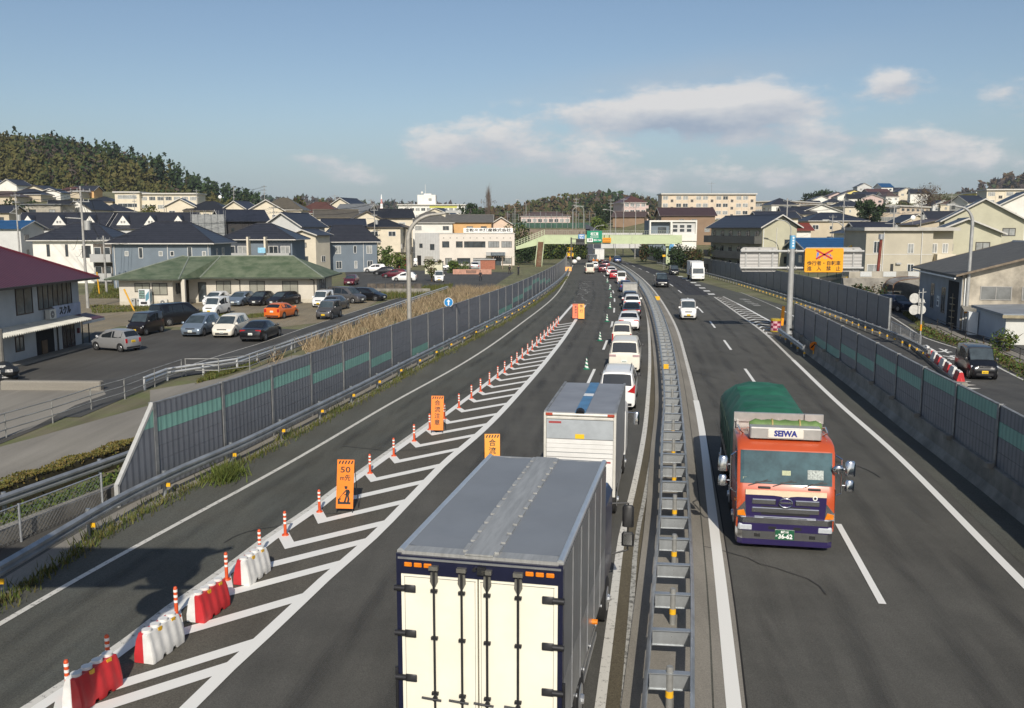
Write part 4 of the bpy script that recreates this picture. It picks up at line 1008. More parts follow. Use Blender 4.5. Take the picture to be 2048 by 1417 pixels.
 prof2 = [(-hw - .0,-.30),(-hw+.04,-.02),(-hw+.16,.06),(hw - .16,.06),(hw - .04,-.02),(hw,-.30)]
 def band(z0,z1,m): 
  o = [(x,y,z0) for x,y in prof2]; u = [(x,y,z1) for x,y in prof2]
  for k in range(5): mb.face([o[k],o[k+1],u[k+1],u[k]],m)
  mb.face(o,m); mb.face(u,m)
 band(.71,.86,0); band(.50,.708,1); band(.28,.498,0); band(.13,.278,1)
 mb.m = 2; mb.box(-.42,-.22,.055,.066,.56,.64); mb.box(.22,.42,.055,.066,.56,.64); mb.box(-.78,-.62,.055,.066,.34,.44); mb.box(.62,.78,.055,.066,.34,.44)
 mb.build('bumper',[CHROME,PURPLE,BLACKP],t)
 mb = MB(); mb.box(-.24,.24,.065,.085,.30,.56); mb.m = 1; mb.box(-.255,.255,.060,.068,.285,.575); npl = mb.build('number_plate',[PLG,CHROME],t)
 # lettering reads from the front: local front is +Y, so text faces +Y
 def ftext(s,size,m,loc,parent,width=None,off_=0.0): return text(s,size,m,parent,Matrix.Translation(loc) @ Matrix.Rotation(math.pi,4,'Z') @ Matrix.Rotation(R(90),4,'X'),'lettering',.002,off_,width)
 ftext('36-62',.17,LETW,(.0 - .02,.088,.385),npl,.36,.006); ftext('島根100',.075,LETW,(0,.088,.505),npl,.20,.002); ftext('か',.06,LETW,(.205,.088,.40),npl,None,.002)
 # sign box over the cab, with the rolled green sheet behind it
 mb = MB(); mb.bev(-.92,.92,-.95,-.55,2.87,3.17,.03); mb.box(-.75,-.70,-.8,-.7,2.83,2.87); mb.box(.70,.75,-.8,-.7,2.83,2.87)
 sb = mb.build('roof_box',mat('brushed_box',(.50,.48,.45),.4,.5,.1,3),t)
 mb = MB(); mb.bev(-.46,.46,-.56,-.535,2.90,3.13,.02); sp_ = mb.build('name_board',mat('board_white',(.70,.66,.58),.45,0,.04,6),sb)
 ftext('SEIWA',.215,mat('navy_letter',(.02,.03,.22),.5,0,0),(0,-.530,3.015),sp_,.60,.010)
 mb = MB(); 
 rg = []
 for k in range(13):
  x = -1.0+1.9*k/12; rr_ = .17+.02*math.sin(k*2.4)*(1 if 0 < k < 12 else 0); rr_ = rr_ if 0 < k < 12 else .10
  rg.append([(x,-1.14+rr_*math.cos(a),3.10+rr_*1.0*math.sin(a)) for a in [2*math.pi*q/12 for q in range(12)]])
 mb.loft(rg); mb.m = 1
 for x in (-.42,.30): mb.loft([[(x+w_,-1.14+.205*math.cos(a),3.10+.20*math.sin(a)) for a in [2*math.pi*q/12 for q in range(12)]] for w_ in (-.02,.02)])
 mb.build('rolled_sheet',[TGREEN2,mat('cord',(.35,.28,.10),.7,0,.1,9)],t,smooth=60)
 mb = MB(); mb.box(-1.22,1.22,-2.46,-2.34,1.2,3.20); mb.box(-1.23,-.72,-2.34,-2.26,2.96,3.22); mb.box(.72,1.23,-2.34,-2.26,2.96,3.22); mb.box(-1.16,-1.10,-2.3,-2.2,2.2,3.0); mb.box(1.10,1.16,-2.3,-2.2,2.2,3.0)
 mb.build('front_board',mat('brushed_box',(.50,.48,.45),.4,.5,.1,3),t)
 for s in (1,-1):
  mb = MB(); mb.tube([(s*1.05,-1.2,2.85),(s*1.15,-1.0,2.98),(s*1.18,-1.6,3.0),(s*1.1,-2.1,2.85)],.022); mb.build('roof_rail',CHROME,t)
 # load: long green tarpaulin over a hump, behind the board
 mb = MB(); secs = []
 Ltot = 9.2
 for k in range(25):
  y = -2.5 - (Ltot - 2.5)*k/24
  hump = 2.78+.34*min(1,k/3)*(1 if k < 20 else max(.2,(24 - k)/4))+.04*math.sin(k*1.9)
  fold = .035*math.sin(k*2.6)
  half = [(1.20+fold,1.35),(1.23+fold*.5,1.9),(1.22,2.4),(1.10+fold,2.62),(.80,hump - .07),(.35,hump+.02*math.sin(k))]
  secs.append([(x,y,z+.03*math.sin(k*1.3+x*5)) for x,z in half]+[(-x,y,z+.03*math.cos(k*1.7+x*4)) for x,z in reversed(half)])
 mb.loft(secs); mb.build('tarpaulin',TGREEN,t,smooth=50)
 mb = MB()
 for s in (1,-1):
  for k in range(8): y = -3.0 - k*.78; mb.tube([(s*1.245,y,1.35),(s*1.27,y - .12,1.9),(s*1.26,y - .25,2.42)],.010)
 mb.build('lashing_rope',mat('rope_dark',(.03,.05,.03),.8,0,.1,9),t)
 mb = MB(); mb.box(-1.22,1.22,-9.2,-2.4,1.05,1.37); mb.box(-.5,.5,-9.0,-.5,.55,1.05); mb.build('chassis',DARKM,t)
 wheelset(t,(-1.45,-3.3,-6.9,-8.1),hw - .02,.50)
 for s,zz in ((1,0),(-1,0)):
  mb = MB(); mb.tube([(s*1.22,-.45,2.55),(s*1.42,-.25,2.45),(s*1.42,-.22,1.55),(s*1.24,-.3,1.42)],.02)
  mb.bev(s*1.62 - .13,s*1.62+.13,-.30,-.18,2.02,2.42,.05); mb.bev(s*1.62 - .12,s*1.62+.12,-.30,-.19,1.62,1.90,.05); mb.tube([(s*1.42,-.24,2.2),(s*1.6,-.24,2.2)],.014); mb.tube([(s*1.42,-.24,1.76),(s*1.6,-.24,1.76)],.014)
  mb.build('wing_mirror',CHROME,t,smooth=40)
 mb = MB(); mb.sph((-1.30,-.10,2.22),.14,12,8,(1,.45,.9)); mb.tube([(-1.30,-.15,2.22),(-1.42,-.24,2.3)],.014); mb.build('round_mirror',CHROME,t,smooth=60)
 mb = MB(); mb.box(1.2,1.24,-2.2,-.4,.5,.72); mb.box(-1.24,-1.2,-2.2,-.4,.5,.72); mb.build('step',CHROME,t)
seiwa()
def small_truck(px,py,label,boxcol,cabcol,away=True,lane=LANE2,W_=2.1,Lb=4.4,H_=3.1,z0=.85,name='box_truck',tex=None,rz=None):
 """cab and box; rear (or front when it comes) centre stands on this ground pixel"""
 g = G(px,py); f = dirof(lane,g.y+3) if rz is None else rz; hw = W_/2; Lc = 1.75; Lt = Lb+Lc+.1
 loc = (g.x,g.y,.03) if away else (g.x - math.sin(f)*Lt,g.y+math.cos(f)*Lt,.03)
 t = thing(name,label,'truck',loc,f if away else f+math.pi)
 mb = MB(); mb.box(-hw,hw,.02,Lb,z0,H_ - .02); mb.m = 1; mb.box(-.015,.015,-.0,.02,z0+.05,H_ - .1); mb.box(-hw,hw,.0,.03,H_ - .10,H_); mb.box(-hw,hw,.0,.03,z0 - .05,z0+.04); mb.box(-hw,-hw+.05,.0,.03,z0,H_); mb.box(hw - .05,hw,.0,.03,z0,H_)
 mb.build('cargo_box',[boxcol,GALVD],t)
 cz = min(H_ - .35,2.25)
 mb = MB(); yf = Lt
 pr = [(Lb+.1,.6),(yf - .02,.5),(yf,1.15),(yf - .22,cz - .15),(yf - .45,cz),(Lb+.15,cz)]
 mb.loft([[(x,y - k,z) for y,z in pr] for x,k in ((-hw*.96,.03),(-hw*.9,0),(hw*.9,0),(hw*.96,.03))]); mb.build('cab',cabcol,t,smooth=30)
 n = Vector((0,1,.22)).normalized()*.012
 mb = MB(); a = Vector((0,yf - .02,1.22)); b = Vector((0,yf - .20,cz - .2))
 mb.face([a+n+Vector((-hw*.82,0,0)),a+n+Vector((hw*.82,0,0)),b+n+Vector((hw*.78,0,0)),b+n+Vector((-hw*.78,0,0))]); mb.build('windscreen',GLASSB,t)
 for s in (1,-1):
  mb = MB(); x = s*(hw*.96+.006); mb.face([(x,Lb+.55,1.3),(x,yf - .2,1.3),(x,yf - .38,cz - .18),(x,Lb+.55,cz - .18)]); mb.build('side_window',GLASS,t)
  mb = MB(); mb.bev(min(s*hw*.55,s*hw*.9),max(s*hw*.55,s*hw*.9),yf - .05,yf+.02,.62,.80,.02); mb.build('headlight',HEADL,t)
  mb = MB(); mb.box(min(s*hw*.5,s*hw*.9),max(s*hw*.5,s*hw*.9),-.02,.03,.58,.70); mb.build('taillight',TAILL,t)
 mirrors(t,yf - .3,hw*.96,1.65,BLACKP)
 mb = MB(); mb.box(-hw*.5,hw*.5,yf - .03,yf+.012,.85,1.0); mb.box(-hw*.92,hw*.92,yf - .1,yf+.03,.38,.56); mb.build('grille',[cabcol if cabcol is not None else TRIM],t)
 mb = MB(); mb.box(-.17,.17,yf+.03,yf+.045,.40,.56); mb.build('number_plate',PLW,t); mb = MB(); mb.box(-.17,.17,-.035,-.02,.6,.76); mb.build('number_plate',PLW,t)
 mb = MB(); mb.box(-.4,.4,.1,Lt - .3,.5,z0); mb.build('chassis',DARKM,t)
 wheelset(t,(1.1,Lt - .75),hw - .02,.38)
 return t
tw = small_truck(1396,563,'white box truck with high front spoiler, oncoming on the exit lane',TR_WHITE2,PAINT['white'],False,RD,2.15,4.6,3.15)
mb = MB(); mb.extr([(4.72,2.24),(5.95,2.24),(5.55,2.9),(4.95,3.14),(4.72,3.14)],-.95,.95,'X'); mb.m = 1; mb.box(-.35,.35,5.62,5.66,2.62,2.72); mb.build('roof_spoiler',[PAINT['white'],mat('grey_logo',(.25,.25,.26),.5,0,.1,30)],tw)
small_truck(1260,600,'small grey tipper truck with yellowish tailboard in the queue',mat('tipper_grey',(.42,.41,.38),.5,.2,.15,2),PAINT['silver'],True,LANE2,1.75,3.1,1.95,.8,'tipper_truck')
small_truck(1199,526,'tall white freezer truck with grey roof, waiting near the footbridge',TR_WHITE2,PAINT['white'],True,LD,2.4,7.0,3.5)
small_truck(1186,529,'short white box truck with orange workers beside its bumper',TR_WHITE2,PAINT['orange'],True,LD,1.9,3.6,2.3)
small_truck(1157,512,'white box truck passing below the footbridge',TR_WHITE2,PAINT['white'],True,LD,2.3,6.0,3.3)
small_truck(1143,511,'tall orange and pale truck far ahead of the yellow patrol truck',mat('pale_box',(.62,.50,.42),.5,0,.25,1.2),PAINT['orange'],True,LD,2.4,7.0,3.6)
ty = small_truck(1140,519,'yellow road maintenance truck with raised sign board on the verge',PAINT['yellow'],PAINT['yellow'],True,LD,2.1,3.0,1.9,.8,'maintenance_truck')
mb = MB(); mb.box(-.7,.7,.25,.35,2.5,3.3); mb.box(-.05,.05,.3,.38,1.9,2.5); mb.m = 1; mb.box(-.5,-.15,.235,.25,2.7,3.1); mb.box(.15,.5,.235,.25,2.7,3.1); mb.build('sign_board',[PAINT['yellow'],mat('led_dark',(.10,.05,.02),.5,0,.1,9)],ty)
mb = MB(); mb.box(-.8,.8,.7,2.0,1.9,2.5); mb.build('load',mat('load_red',(.22,.05,.06),.7,0,.4,2.5),ty)
# ---------------------------------------------------------------- gore furniture
SORANGE = mat('delineator_orange',(.62,.085,.02),.5,0,.1,8)
SRED = mat('barrier_red',(.52,.03,.035),.45,0,.12,3)
SWHITE = mat('barrier_white',(.70,.69,.66),.5,0,.12,3)
REFW = mat('white_band',(.80,.78,.74),.35,0,.03,9)
def delineator():
 t = thing('delineator_post','orange','post')
 mb = MB(); mb.cyl((0,0,0),(0,0,.035),.10,.085,14); mb.cyl((0,0,.035),(0,0,.66),.042,n=12); mb.cyl((0,0,.66),(0,0,.69),.042,.03,12); mb.build('pole',SORANGE,t,smooth=40)
 for z in (.36,.48,.60):
  mb = MB(); mb.cyl((0,0,z - .028),(0,0,z+.028),.045,n=12); mb.build('reflective_band',REFW,t,smooth=40)
 return t
dl0 = delineator(); remember(dl0); first = True
nDL = len(CHEV)
def dlabel(i):
 if i == 0: return 'red and white post nearest the camera beside the first red barrier block'
 if i < 5: return ('white banded orange post between the water barrier blocks, %s from the camera' % ('second','third','fourth','fifth')[i - 1])
 return 'orange post with three white bands on the chevron island beyond the barrier blocks'
for i,y in enumerate(CHEV):
 loc = (GL(y)+.30,y+.1,.026); lab = dlabel(i)
 if first: dl0.location = loc; dl0['label'] = lab; t = dl0; first = False
 else: t = copy_tree(dl0,loc,0.0,lab)
 t['group'] = 'orange delineator posts along the gore'
# water filled barrier blocks, red and white halves
def block(a,b,lab,flip):
 p,q = G(*a),G(*b); d = q - p; L_ = d.length
 t = thing('barrier_block',lab,'traffic barrier',(p.x,p.y,.026),math.atan2(-d.x,d.y),'red and white water barrier blocks')
 L_ = 1.05
 for s,m in ((-1,SWHITE if flip else SRED),(1,SRED if flip else SWHITE)):
  mb = MB(); secs = []
  n = 26
  for k in range(n+1):
   y = L_*k/n
   w = .5+.5*math.cos(4*2*math.pi*(k/n))     # flutes across the flank
   e = .02 if k in (0,n) else 0
   bw,tw = .23 - e - .008*(1 - w),.115 - e+.0*w
   mid = .15+.022*w - e
   cut = .07 if (.30 < k/n < .42 or .58 < k/n < .70) else 0.0
   secs.append([(0,y,cut),(s*bw,y,cut),(s*bw,y,.16),(s*(mid+.03),y,.30),(s*mid,y,.45),(s*tw,y,.60 - e),(0,y,.60 - e)])
  mb.loft(secs,True); mb.build('half_shell',m,t,smooth=35)
 for k in range(4):
  mb = MB(); mb.cyl((0,.14+k*.26,.59),(0,.14+k*.26,.65),.10,.095,14); mb.build('cap',SWHITE,t,smooth=40)
 for y in (.38,.82):
  for s in (1,):
   mb = MB(); mb.box(.105,.135,y - .06,y+.06,.52,.60); mb.build('reflector',YREF,t)
block((145,1425),(222,1372),'red faced water barrier block lowest in the picture',True)
block((288,1330),(352,1283),'white faced water barrier block between the two red ones',False)
block((391,1248),(449,1206),'red faced water barrier block between two white faced ones',True)
block((483,1173),(534,1136),'white faced water barrier block farthest from the camera',False)
# fold-out roadworks signs
OSIGN = mat('sign_orange',(.78,.20,.004),.45,0,.05,6); OSIGN2 = mat('sign_amber',(.80,.30,.005),.45,0,.05,6); OSIGN3 = mat('sign_red_orange',(.75,.12,.02),.45,0,.05,6)
def roadsign(px,py,lab,lines,w=.55,h=1.40,m=OSIGN,worker=False,rz=0.0,mark=True):
 g = G(px,py); t = thing('roadworks_sign',lab,'road sign',(g.x,g.y,.026),rz,'orange roadworks signs')
 ln = R(13); X = Matrix.Translation((0,0,.12)) @ Matrix.Rotation(-ln,4,'X')
 mb = MB(); mb.x = X; mb.box(-w/2,w/2,0,.02,0,h); pn = mb.build('panel',m,t)
 mb = MB(); mb.x = X; mb.m = 0
 for s in (-1,1): mb.cyl((s*(w/2 - .02),.03,-.12),(s*(w/2 - .02),.03,h),.014,n=6)
 for s in (-1,1): mb.cyl((s*(w/2 - .02),.04,h - .06),(s*(w/2+.06),.62,-.25),.012,n=6)
 mb.build('stand',DARKM,t)
 mb = MB(); mb.x = X
 if mark:
  n = 5
  for k in range(n):
   a = -w/2+.035+k*(w - .05)/n; mb.face([(a,-.004,h - .13),(a+.045,-.004,h - .13),(a+.085,-.004,h - .03),(a+.04,-.004,h - .03)])
  mb.build('hazard_stripes',INK,t)
 y = h - (.18 if mark else .05)
 for s,size,wid in lines:
  y -= size*.52
  text(s,size*.98,INK,pn,X @ Matrix.Translation((0.0,-.004,y)) @ Matrix.Rotation(R(90),4,'X'),'lettering',.001,size*.012,wid)
  y -= size*.56
 if worker:
  mb = MB(); mb.x = X; f = lambda pts: mb.face([(a,-.004,b) for a,b in pts])
  cx = .0
  f([(cx+.03+.045*math.cos(k*math.pi/6),.62+.045*math.sin(k*math.pi/6)) for k in range(12)])
  f([(-.03,.645),(.085,.645),(.07,.665),(-.01,.668)])
  f([(.03,.56),(.10,.57),(.16,.50),(.12,.38),(.03,.38),(.03,.46)])
  f([(.03,.56),(.045,.53),(-.05,.42),(-.08,.43)]); f([(.10,.56),(.14,.55),(.05,.40),(-.02,.40),(-.02,.42),(.03,.43)])
  f([(.03,.385),(.08,.385),(.03,.18),(-.03,.18)]); f([(.07,.385),(.12,.385),(.15,.28),(.13,.18),(.07,.18),(.09,.28)])
  f([(-.07,.44),(-.055,.44),(-.15,.30),(-.165,.31)]); f([(-.15,.34),(-.11,.27),(-.19,.24),(-.19,.26)])
  f([(-.21,.18),(-.21,.30),(-.17,.28),(-.14,.20),(-.02,.195),(.18,.19),(.18,.13),(-.21,.13)])
  mb.build('pictogram',INK,pn)
 return t
roadsign(689,1027,'orange sign reading 50 m ahead with a digging worker pictogram',[('50',.25,.30),('m先',.20,.31)],.52,1.46,OSIGN,True,R(-4))
roadsign(874,868,'orange vertical sign of four characters on the chevron island beside the left line',[(c,.25,None) for c in '合流注意'],.52,1.44,OSIGN,False,R(-3))
roadsign(985,962,'amber merge warning sign half hidden by the big white truck',[(c,.25,None) for c in '合流注意'],.52,1.44,OSIGN2,False,R(2))
roadsign(1151,640,'red-orange narrow sign at the tip of the chevron island',[(c,.24,None) for c in '車線減少'],.56,1.36,OSIGN3,False,R(-4),True)
roadsign(1162.5,641,'amber slow down sign standing right of the red-orange one at the island tip',[('徐',.34,None),('',.1,None),('行',.34,None)],.58,1.40,OSIGN2,False,R(-2),False)
t = roadsign(1136,544,'small orange sign lying low on the verge near the maintenance truck',[],1.4,.85,OSIGN2,False,0,False)
# green and white spiral cones
CGREEN = mat('cone_green',(.01,.20,.11),.5,0,.1,6)
def cone():
 t = thing('traffic_cone','green','traffic cone')
 mb = MB(); mb.bev(-.19,.19,-.19,.19,0,.035,.02); mb.build('base',CGREEN,t)
 mb = MB(); n,k = 24,16
 ids = [[mb.pt(((.135 - .112*j/k)*math.cos(2*math.pi*i/n),(.135 - .112*j/k)*math.sin(2*math.pi*i/n),.035+.665*j/k)) for i in range(n)] for j in range(k+1)]
 for j in range(k):
  for i in range(n): mb.idx((ids[j][i],ids[j][(i+1) % n],ids[j+1][(i+1) % n],ids[j+1][i]),1 if ((j/k*3.0+i/n+.1) % 1.0) < .5 else 0)
 mb.idx(ids[-1]); mb.build('spiral_shell',[CGREEN,REFW],t,smooth=50)
 return t
cn = cone(); remember(cn)
CL = ['green striped cone nearest the camera, level with the large pearl minivan','green striped cone beside the ivory kei car','green striped cone level with the white coupe','green striped cone level with the black and white cars in mid queue','green striped cone level with the small tipper truck','green striped cone level with the deep blue hatchback','farthest green striped cone, left of the tall white kei van']
for i,(px,py) in enumerate([(1173,739.5),(1200,682.5),(1214,644),(1220,617.4),(1221.6,596.5),(1219.6,580),(1214.6,565.4)]):
 g = G(px,py); loc = (g.x,g.y,.026); rz = i*1.3
 if i == 0: cn.location = loc; cn['label'] = CL[0]; t = cn
 else: t = copy_tree(cn,loc,0.3*i,CL[i])
 t['group'] = 'green and white cones along the lane line'
# crash cushion, orange marker plates at the exit nose
g = G(1551,664); t = thing('nose_marker','pink chequered drum with yellow rim at the exit nose','traffic marker',(g.x,g.y,.026))
mb = MB()
n,k = 16,4
for j in range(k):
 for i in range(n):
  a0,a1 = 2*math.pi*i/n,2*math.pi*(i+1)/n
  mb.face([(.42*math.cos(a0),.42*math.sin(a0),.1+j*.2),(.42*math.cos(a1),.42*math.sin(a1),.1+j*.2),(.42*math.cos(a1),.42*math.sin(a1),.3+j*.2),(.42*math.cos(a0),.42*math.sin(a0),.3+j*.2)],(i // 2+j) % 2)
mb.build('chequered_drum',[mat('pale_pink',(.62,.34,.38),.5,0,.08,8),mat('dark_pink',(.24,.015,.05),.5,0,.1,8)],t)
mb = MB(); mb.cyl((0,0,.9),(0,0,1.08),.44,n=16); mb.cyl((0,0,0),(0,0,.1),.44,n=16); mb.build('rim',mat('faded_yellow',(.42,.30,.02),.5,0,.2,6),t)
g = G(1563,652); t = thing('marker_post','tall leaning orange soft post behind the chequered drum','traffic marker',(g.x,g.y,.026))
mb = MB(); mb.loft([[(-.14,-.08,0),(.14,-.08,0),(.14,.08,0),(-.14,.08,0)],[(-.02,-.08,1.6),(.22,-.08,1.6),(.22,.08,1.6),(-.02,.08,1.6)]]); mb.cyl((.1,0,1.55),(.1,0,1.72),.12,n=10); mb.build('soft_post',OSIGN2,t)
g = G(1627,716); t = thing('end_marker','round orange and black striped plate at the end of the guardrail stub','traffic marker',(g.x,g.y,.026))
mb = MB(); mb.cyl((0,-.03,.75),(0,.0,.75),.30,n=20); mb.m = 1
for k in (-1,0,1): mb.face([(-.24+k*.16,-.034,.62),(-.14+k*.16,-.034,.62),(.10+k*.16,-.034,.93),(.0+k*.16,-.034,.93)]) if k == 0 else mb.face([(-.12+k*.14,-.034,.66+k*.04),(-.02+k*.14,-.034,.66+k*.04),(.08+k*.13,-.034,.82+k*.04),(-.02+k*.13,-.034,.82+k*.04)])
mb.build('plate',[OSIGN,INK],t); mb = MB(); mb.cyl((0,.03,0),(0,.03,.7),.05,n=8); mb.build('post',YREF,t)
# ---------------------------------------------------------------- poles, lamps and signs
POLE = mat('pole_grey',(.40,.40,.385),.5,.3,.12,2)
POLEB = mat('pole_beige',(.36,.34,.30),.55,.2,.15,2)
def lamp_post(px,py,lab,h,arm,side,m=POLE,r=.10,Y=None,z=0,sticker=False,lowbend=1.6):
 g = G(px,py,z) if Y is None else P(px,py,Y)
 if Y is not None: g.z = z
 t = thing('street_lamp',lab,'street lamp',g)
 mb = MB(); pts = [(0,0,0),(0,0,h - lowbend)]
 for k in range(1,9):
  a = k/8*math.pi/2; pts.append((side*arm*.62*(1 - math.cos(a)),0,h - lowbend+(lowbend - .12)*math.sin(a)))
 pts.append((side*arm*.9,0,h+.0))
 n = len(pts)
 for k in range(n - 1): mb.cyl(pts[k],pts[k+1],r*(1 - .5*k/n),r*(1 - .5*(k+1)/n),8)
 mb.build('pole',m,t,smooth=50)
 mb = MB(); mb.bev(min(side*arm*.82,side*arm*1.18),max(side*arm*.82,side*arm*1.18),-.13,.13,h - .02,h+.13,.05); mb.build('lamp_head',mat('lamp_housing',(.42,.42,.40),.4,.3,.1,3),t,smooth=30)
 if sticker:
  mb = MB(); mb.cyl((0,0,1.5),(0,0,1.9),r+.012,n=10); mb.m = 1; mb.box(-.05,.05,-r - .02,-r - .012,1.6,1.72); mb.build('sticker_band',[OSIGN2,INK],t)
 return t
lamp_post(820,722,'tall grey curved street lamp with orange band behind the left guardrail',9.5,2.9,1,POLEB,.15,None,0,True,1.7)
lamp_post(1930,662,'grey lamp with curved arm on the right street in front of the corrugated warehouse',10.4,1.9,-1,POLE,.15,None,0,True,1.5)
lamp_post(1683,600,'lamp with arm reaching left, beside the yellow no entry board',9.6,2.6,-1,POLE,.11,120)
lamp_post(1576,600,'thin lamp pole standing behind the sign gantry',10.0,2.4,-1,POLE,.09,150)
for px,Y,h,a,s,lab in ((1167,300,13.5,3,-1,'distant lamp with bent arm above the green sign'),(1145,290,14,3,1,'distant lamp left of the green sign beyond the footbridge'),(1187,250,9.5,2.5,1,'small lamp beside the green direction sign'),(1231,260,14,3.2,-1,'curved lamp next to the brown house at the right end of the overbridge'),(1030,300,14,3,-1,'curved lamp over the school fence'),(1052,310,14.4,3,-1,'second curved lamp over the school fence')):
 g = P(px,470,Y); lamp_post(px,470,lab,h - terr(g.x,Y)*.3,a,s,POLE,.09,Y,terr(g.x,Y))
def round_pole(x,y,h,r,name,lab,cat,m=POLE,z=0):
 t = thing(name,lab,cat,(x,y,z)); mb = MB(); mb.cyl((0,0,0),(0,0,h),r,r*.9,12); mb.build('pole',m,t,smooth=40); return t
# blue arrow sign
g = G(898,690); t = round_pole(g.x,g.y,3.45,.045,'arrow_sign','blue round sign with white upward arrow on a white pole','road sign',LETW)
SBLUE = mat('sign_blue',(.015,.21,.50),.4,0,.05,5)
mb = MB(); mb.cyl((0,-.06,3.15),(0,-.085,3.15),.34,n=28); d = mb.build('disc',LETW,t)
mb = MB(); mb.cyl((0,-.085,3.15),(0,-.09,3.15),.31,n=28); mb.build('blue_face',SBLUE,d)
mb = MB(); mb.face([(x,-.094,3.15+z) for x,z in ((-.045,-.22),(.045,-.22),(.045,.05),(.13,.05),(0,.22),(-.13,.05),(-.045,.05))]); mb.build('arrow',LETW,d)
# the gantry with sign backs and the amber no entry board
g = G(1577,668); GX,GY = g.x,g.y
t = thing('sign_gantry','grey gantry pole with horizontal pipes carrying two sign panels seen from behind','sign gantry',(GX,GY,0))
mb = MB(); mb.cyl((0,0,0),(0,0,8.0),.24,.22,16); mb.cyl((0,0,0),(0,0,.05),.4,n=16); mb.build('pole',POLE,t,smooth=40)
mb = MB(); mb.cyl((0,0,6.9),(0,0,7.95),.235,n=16); mb.m = 1
for k in range(4): mb.box(-.07,.07,-.245,-.236,7.05+k*.22,7.18+k*.22)
mb.build('pole_sleeve',[mat('sleeve_blue',(.12,.36,.58),.5,0,.1,5),LETW],t,smooth=40)
xl,xr = P(1481,520,GY).x - GX,P(1727,520,GY).x - GX
for zz in (zat(503,GY),zat(536.5,GY)):
 mb = MB(); mb.cyl((xl,0,zz),(xr,0,zz),.11,n=10); mb.cyl((-.36,0,zz),(-.28,0,zz),.2,n=12); mb.cyl((.28,0,zz),(.36,0,zz),.2,n=12); mb.build('pipe',POLE,t,smooth=40)
SLAT = stripe_mat('sign_back',(.60,.58,.55),(.42,.41,.39),.27,'Z',.3,.45,.3,.2,.3)
for px0,px1 in ((1481,1557),(1608,1725)):
 a,b = P(px0,520,GY).x - GX,P(px1,520,GY).x - GX; z0,z1 = zat(544,GY),zat(495,GY)
 c = .22; pl = [(a+c,z0),(b - c,z0),(b,z0+c),(b,z1 - c),(b - c,z1),(a+c,z1),(a,z1 - c),(a,z0+c)]
 mb = MB(); mb.extr(pl,.14,.20); pnl = mb.build('sign_panel',SLAT,t)
 mb = MB(); 
 for k in range(3): x = a+(b - a)*(.15+.35*k); mb.box(x - .06,x+.06,.06,.14,z0+.1,z1 - .05)
 mb.build('bracket',POLE,pnl)
a,b = P(1610,520,GY - .4).x,P(1687,520,GY - .4).x; z0,z1 = zat(545,GY - .4),zat(497,GY - .4)
t = thing('warning_board','amber board forbidding pedestrians and bicycles, with a red cross over two figures','road sign',((a+b)/2,GY - .35,0))
w,h = b - a,z1 - z0
pl = []
for cx,cz,a0 in ((w/2 - .12,z1 - .12,0),(-w/2+.12,z1 - .12,90),(-w/2+.12,z0+.12,180),(w/2 - .12,z0+.12,270)):
 for k in range(4): an = R(a0+k*30); pl.append((cx+.12*math.cos(an),cz+.12*math.sin(an)))
mb = MB(); mb.extr(pl,0,.05); bd = mb.build('board',mat('board_amber',(.80,.345,.006),.45,0,.04,4),t)
text('歩行者・自転車',.40,INK,bd,facing((0,-.004,z0+.70)),'lettering',.001,.007,w*.87)
text('進　入　禁　止',.40,INK,bd,facing((0,-.004,z0+.27)),'lettering',.001,.007,w*.87)
mb = MB(); cz = z1 - .50
f = lambda pts: mb.face([(x,-.004,cz+z) for x,z in pts])
f([(-.52+.07*math.cos(k*math.pi/5),.26+.07*math.sin(k*math.pi/5)) for k in range(10)]); f([(-.60,.17),(-.44,.17),(-.42,-.05),(-.5,-.05),(-.54,-.35),(-.62,-.35),(-.62,-.05)]); f([(-.48,-.05),(-.42,-.08),(-.30,-.33),(-.38,-.35)])
for x in (.10,.52):
 for k in range(16):
  a0,a1 = k*math.pi/8,(k+1)*math.pi/8; f([(x+.15*math.cos(a0),-.2+.15*math.sin(a0)),(x+.15*math.cos(a1),-.2+.15*math.sin(a1)),(x+.12*math.cos(a1),-.2+.12*math.sin(a1)),(x+.12*math.cos(a0),-.2+.12*math.sin(a0))])
f([(.10,-.21),(.24,.06),(.28,.04),(.14,-.22)]); f([(.24,.02),(.48,.02),(.48,-.01),(.24,-.01)]); f([(.50,-.2),(.44,.08),(.48,.09),(.54,-.2)]); f([(.22,.05),(.34,.05),(.34,.09),(.22,.09)])
mb.build('blue_figures',mat('figure_blue',(.12,.20,.55),.5,0,.05,9),bd)
mb = MB()
for s in (1,-1): mb.bar((-.66,-.010,cz - s*.36),(.66,-.010,cz+s*.36),.004,.13)
mb.build('red_cross',mat('cross_red',(.42,.02,.03),.5,0,.05,9),bd)
mb = MB(); mb.box(-1.1,-.95,.05,.30,z0+.3,z1 - .3); mb.box(.95,1.1,.05,.30,z0+.3,z1 - .3); mb.build('bracket',POLE,t)
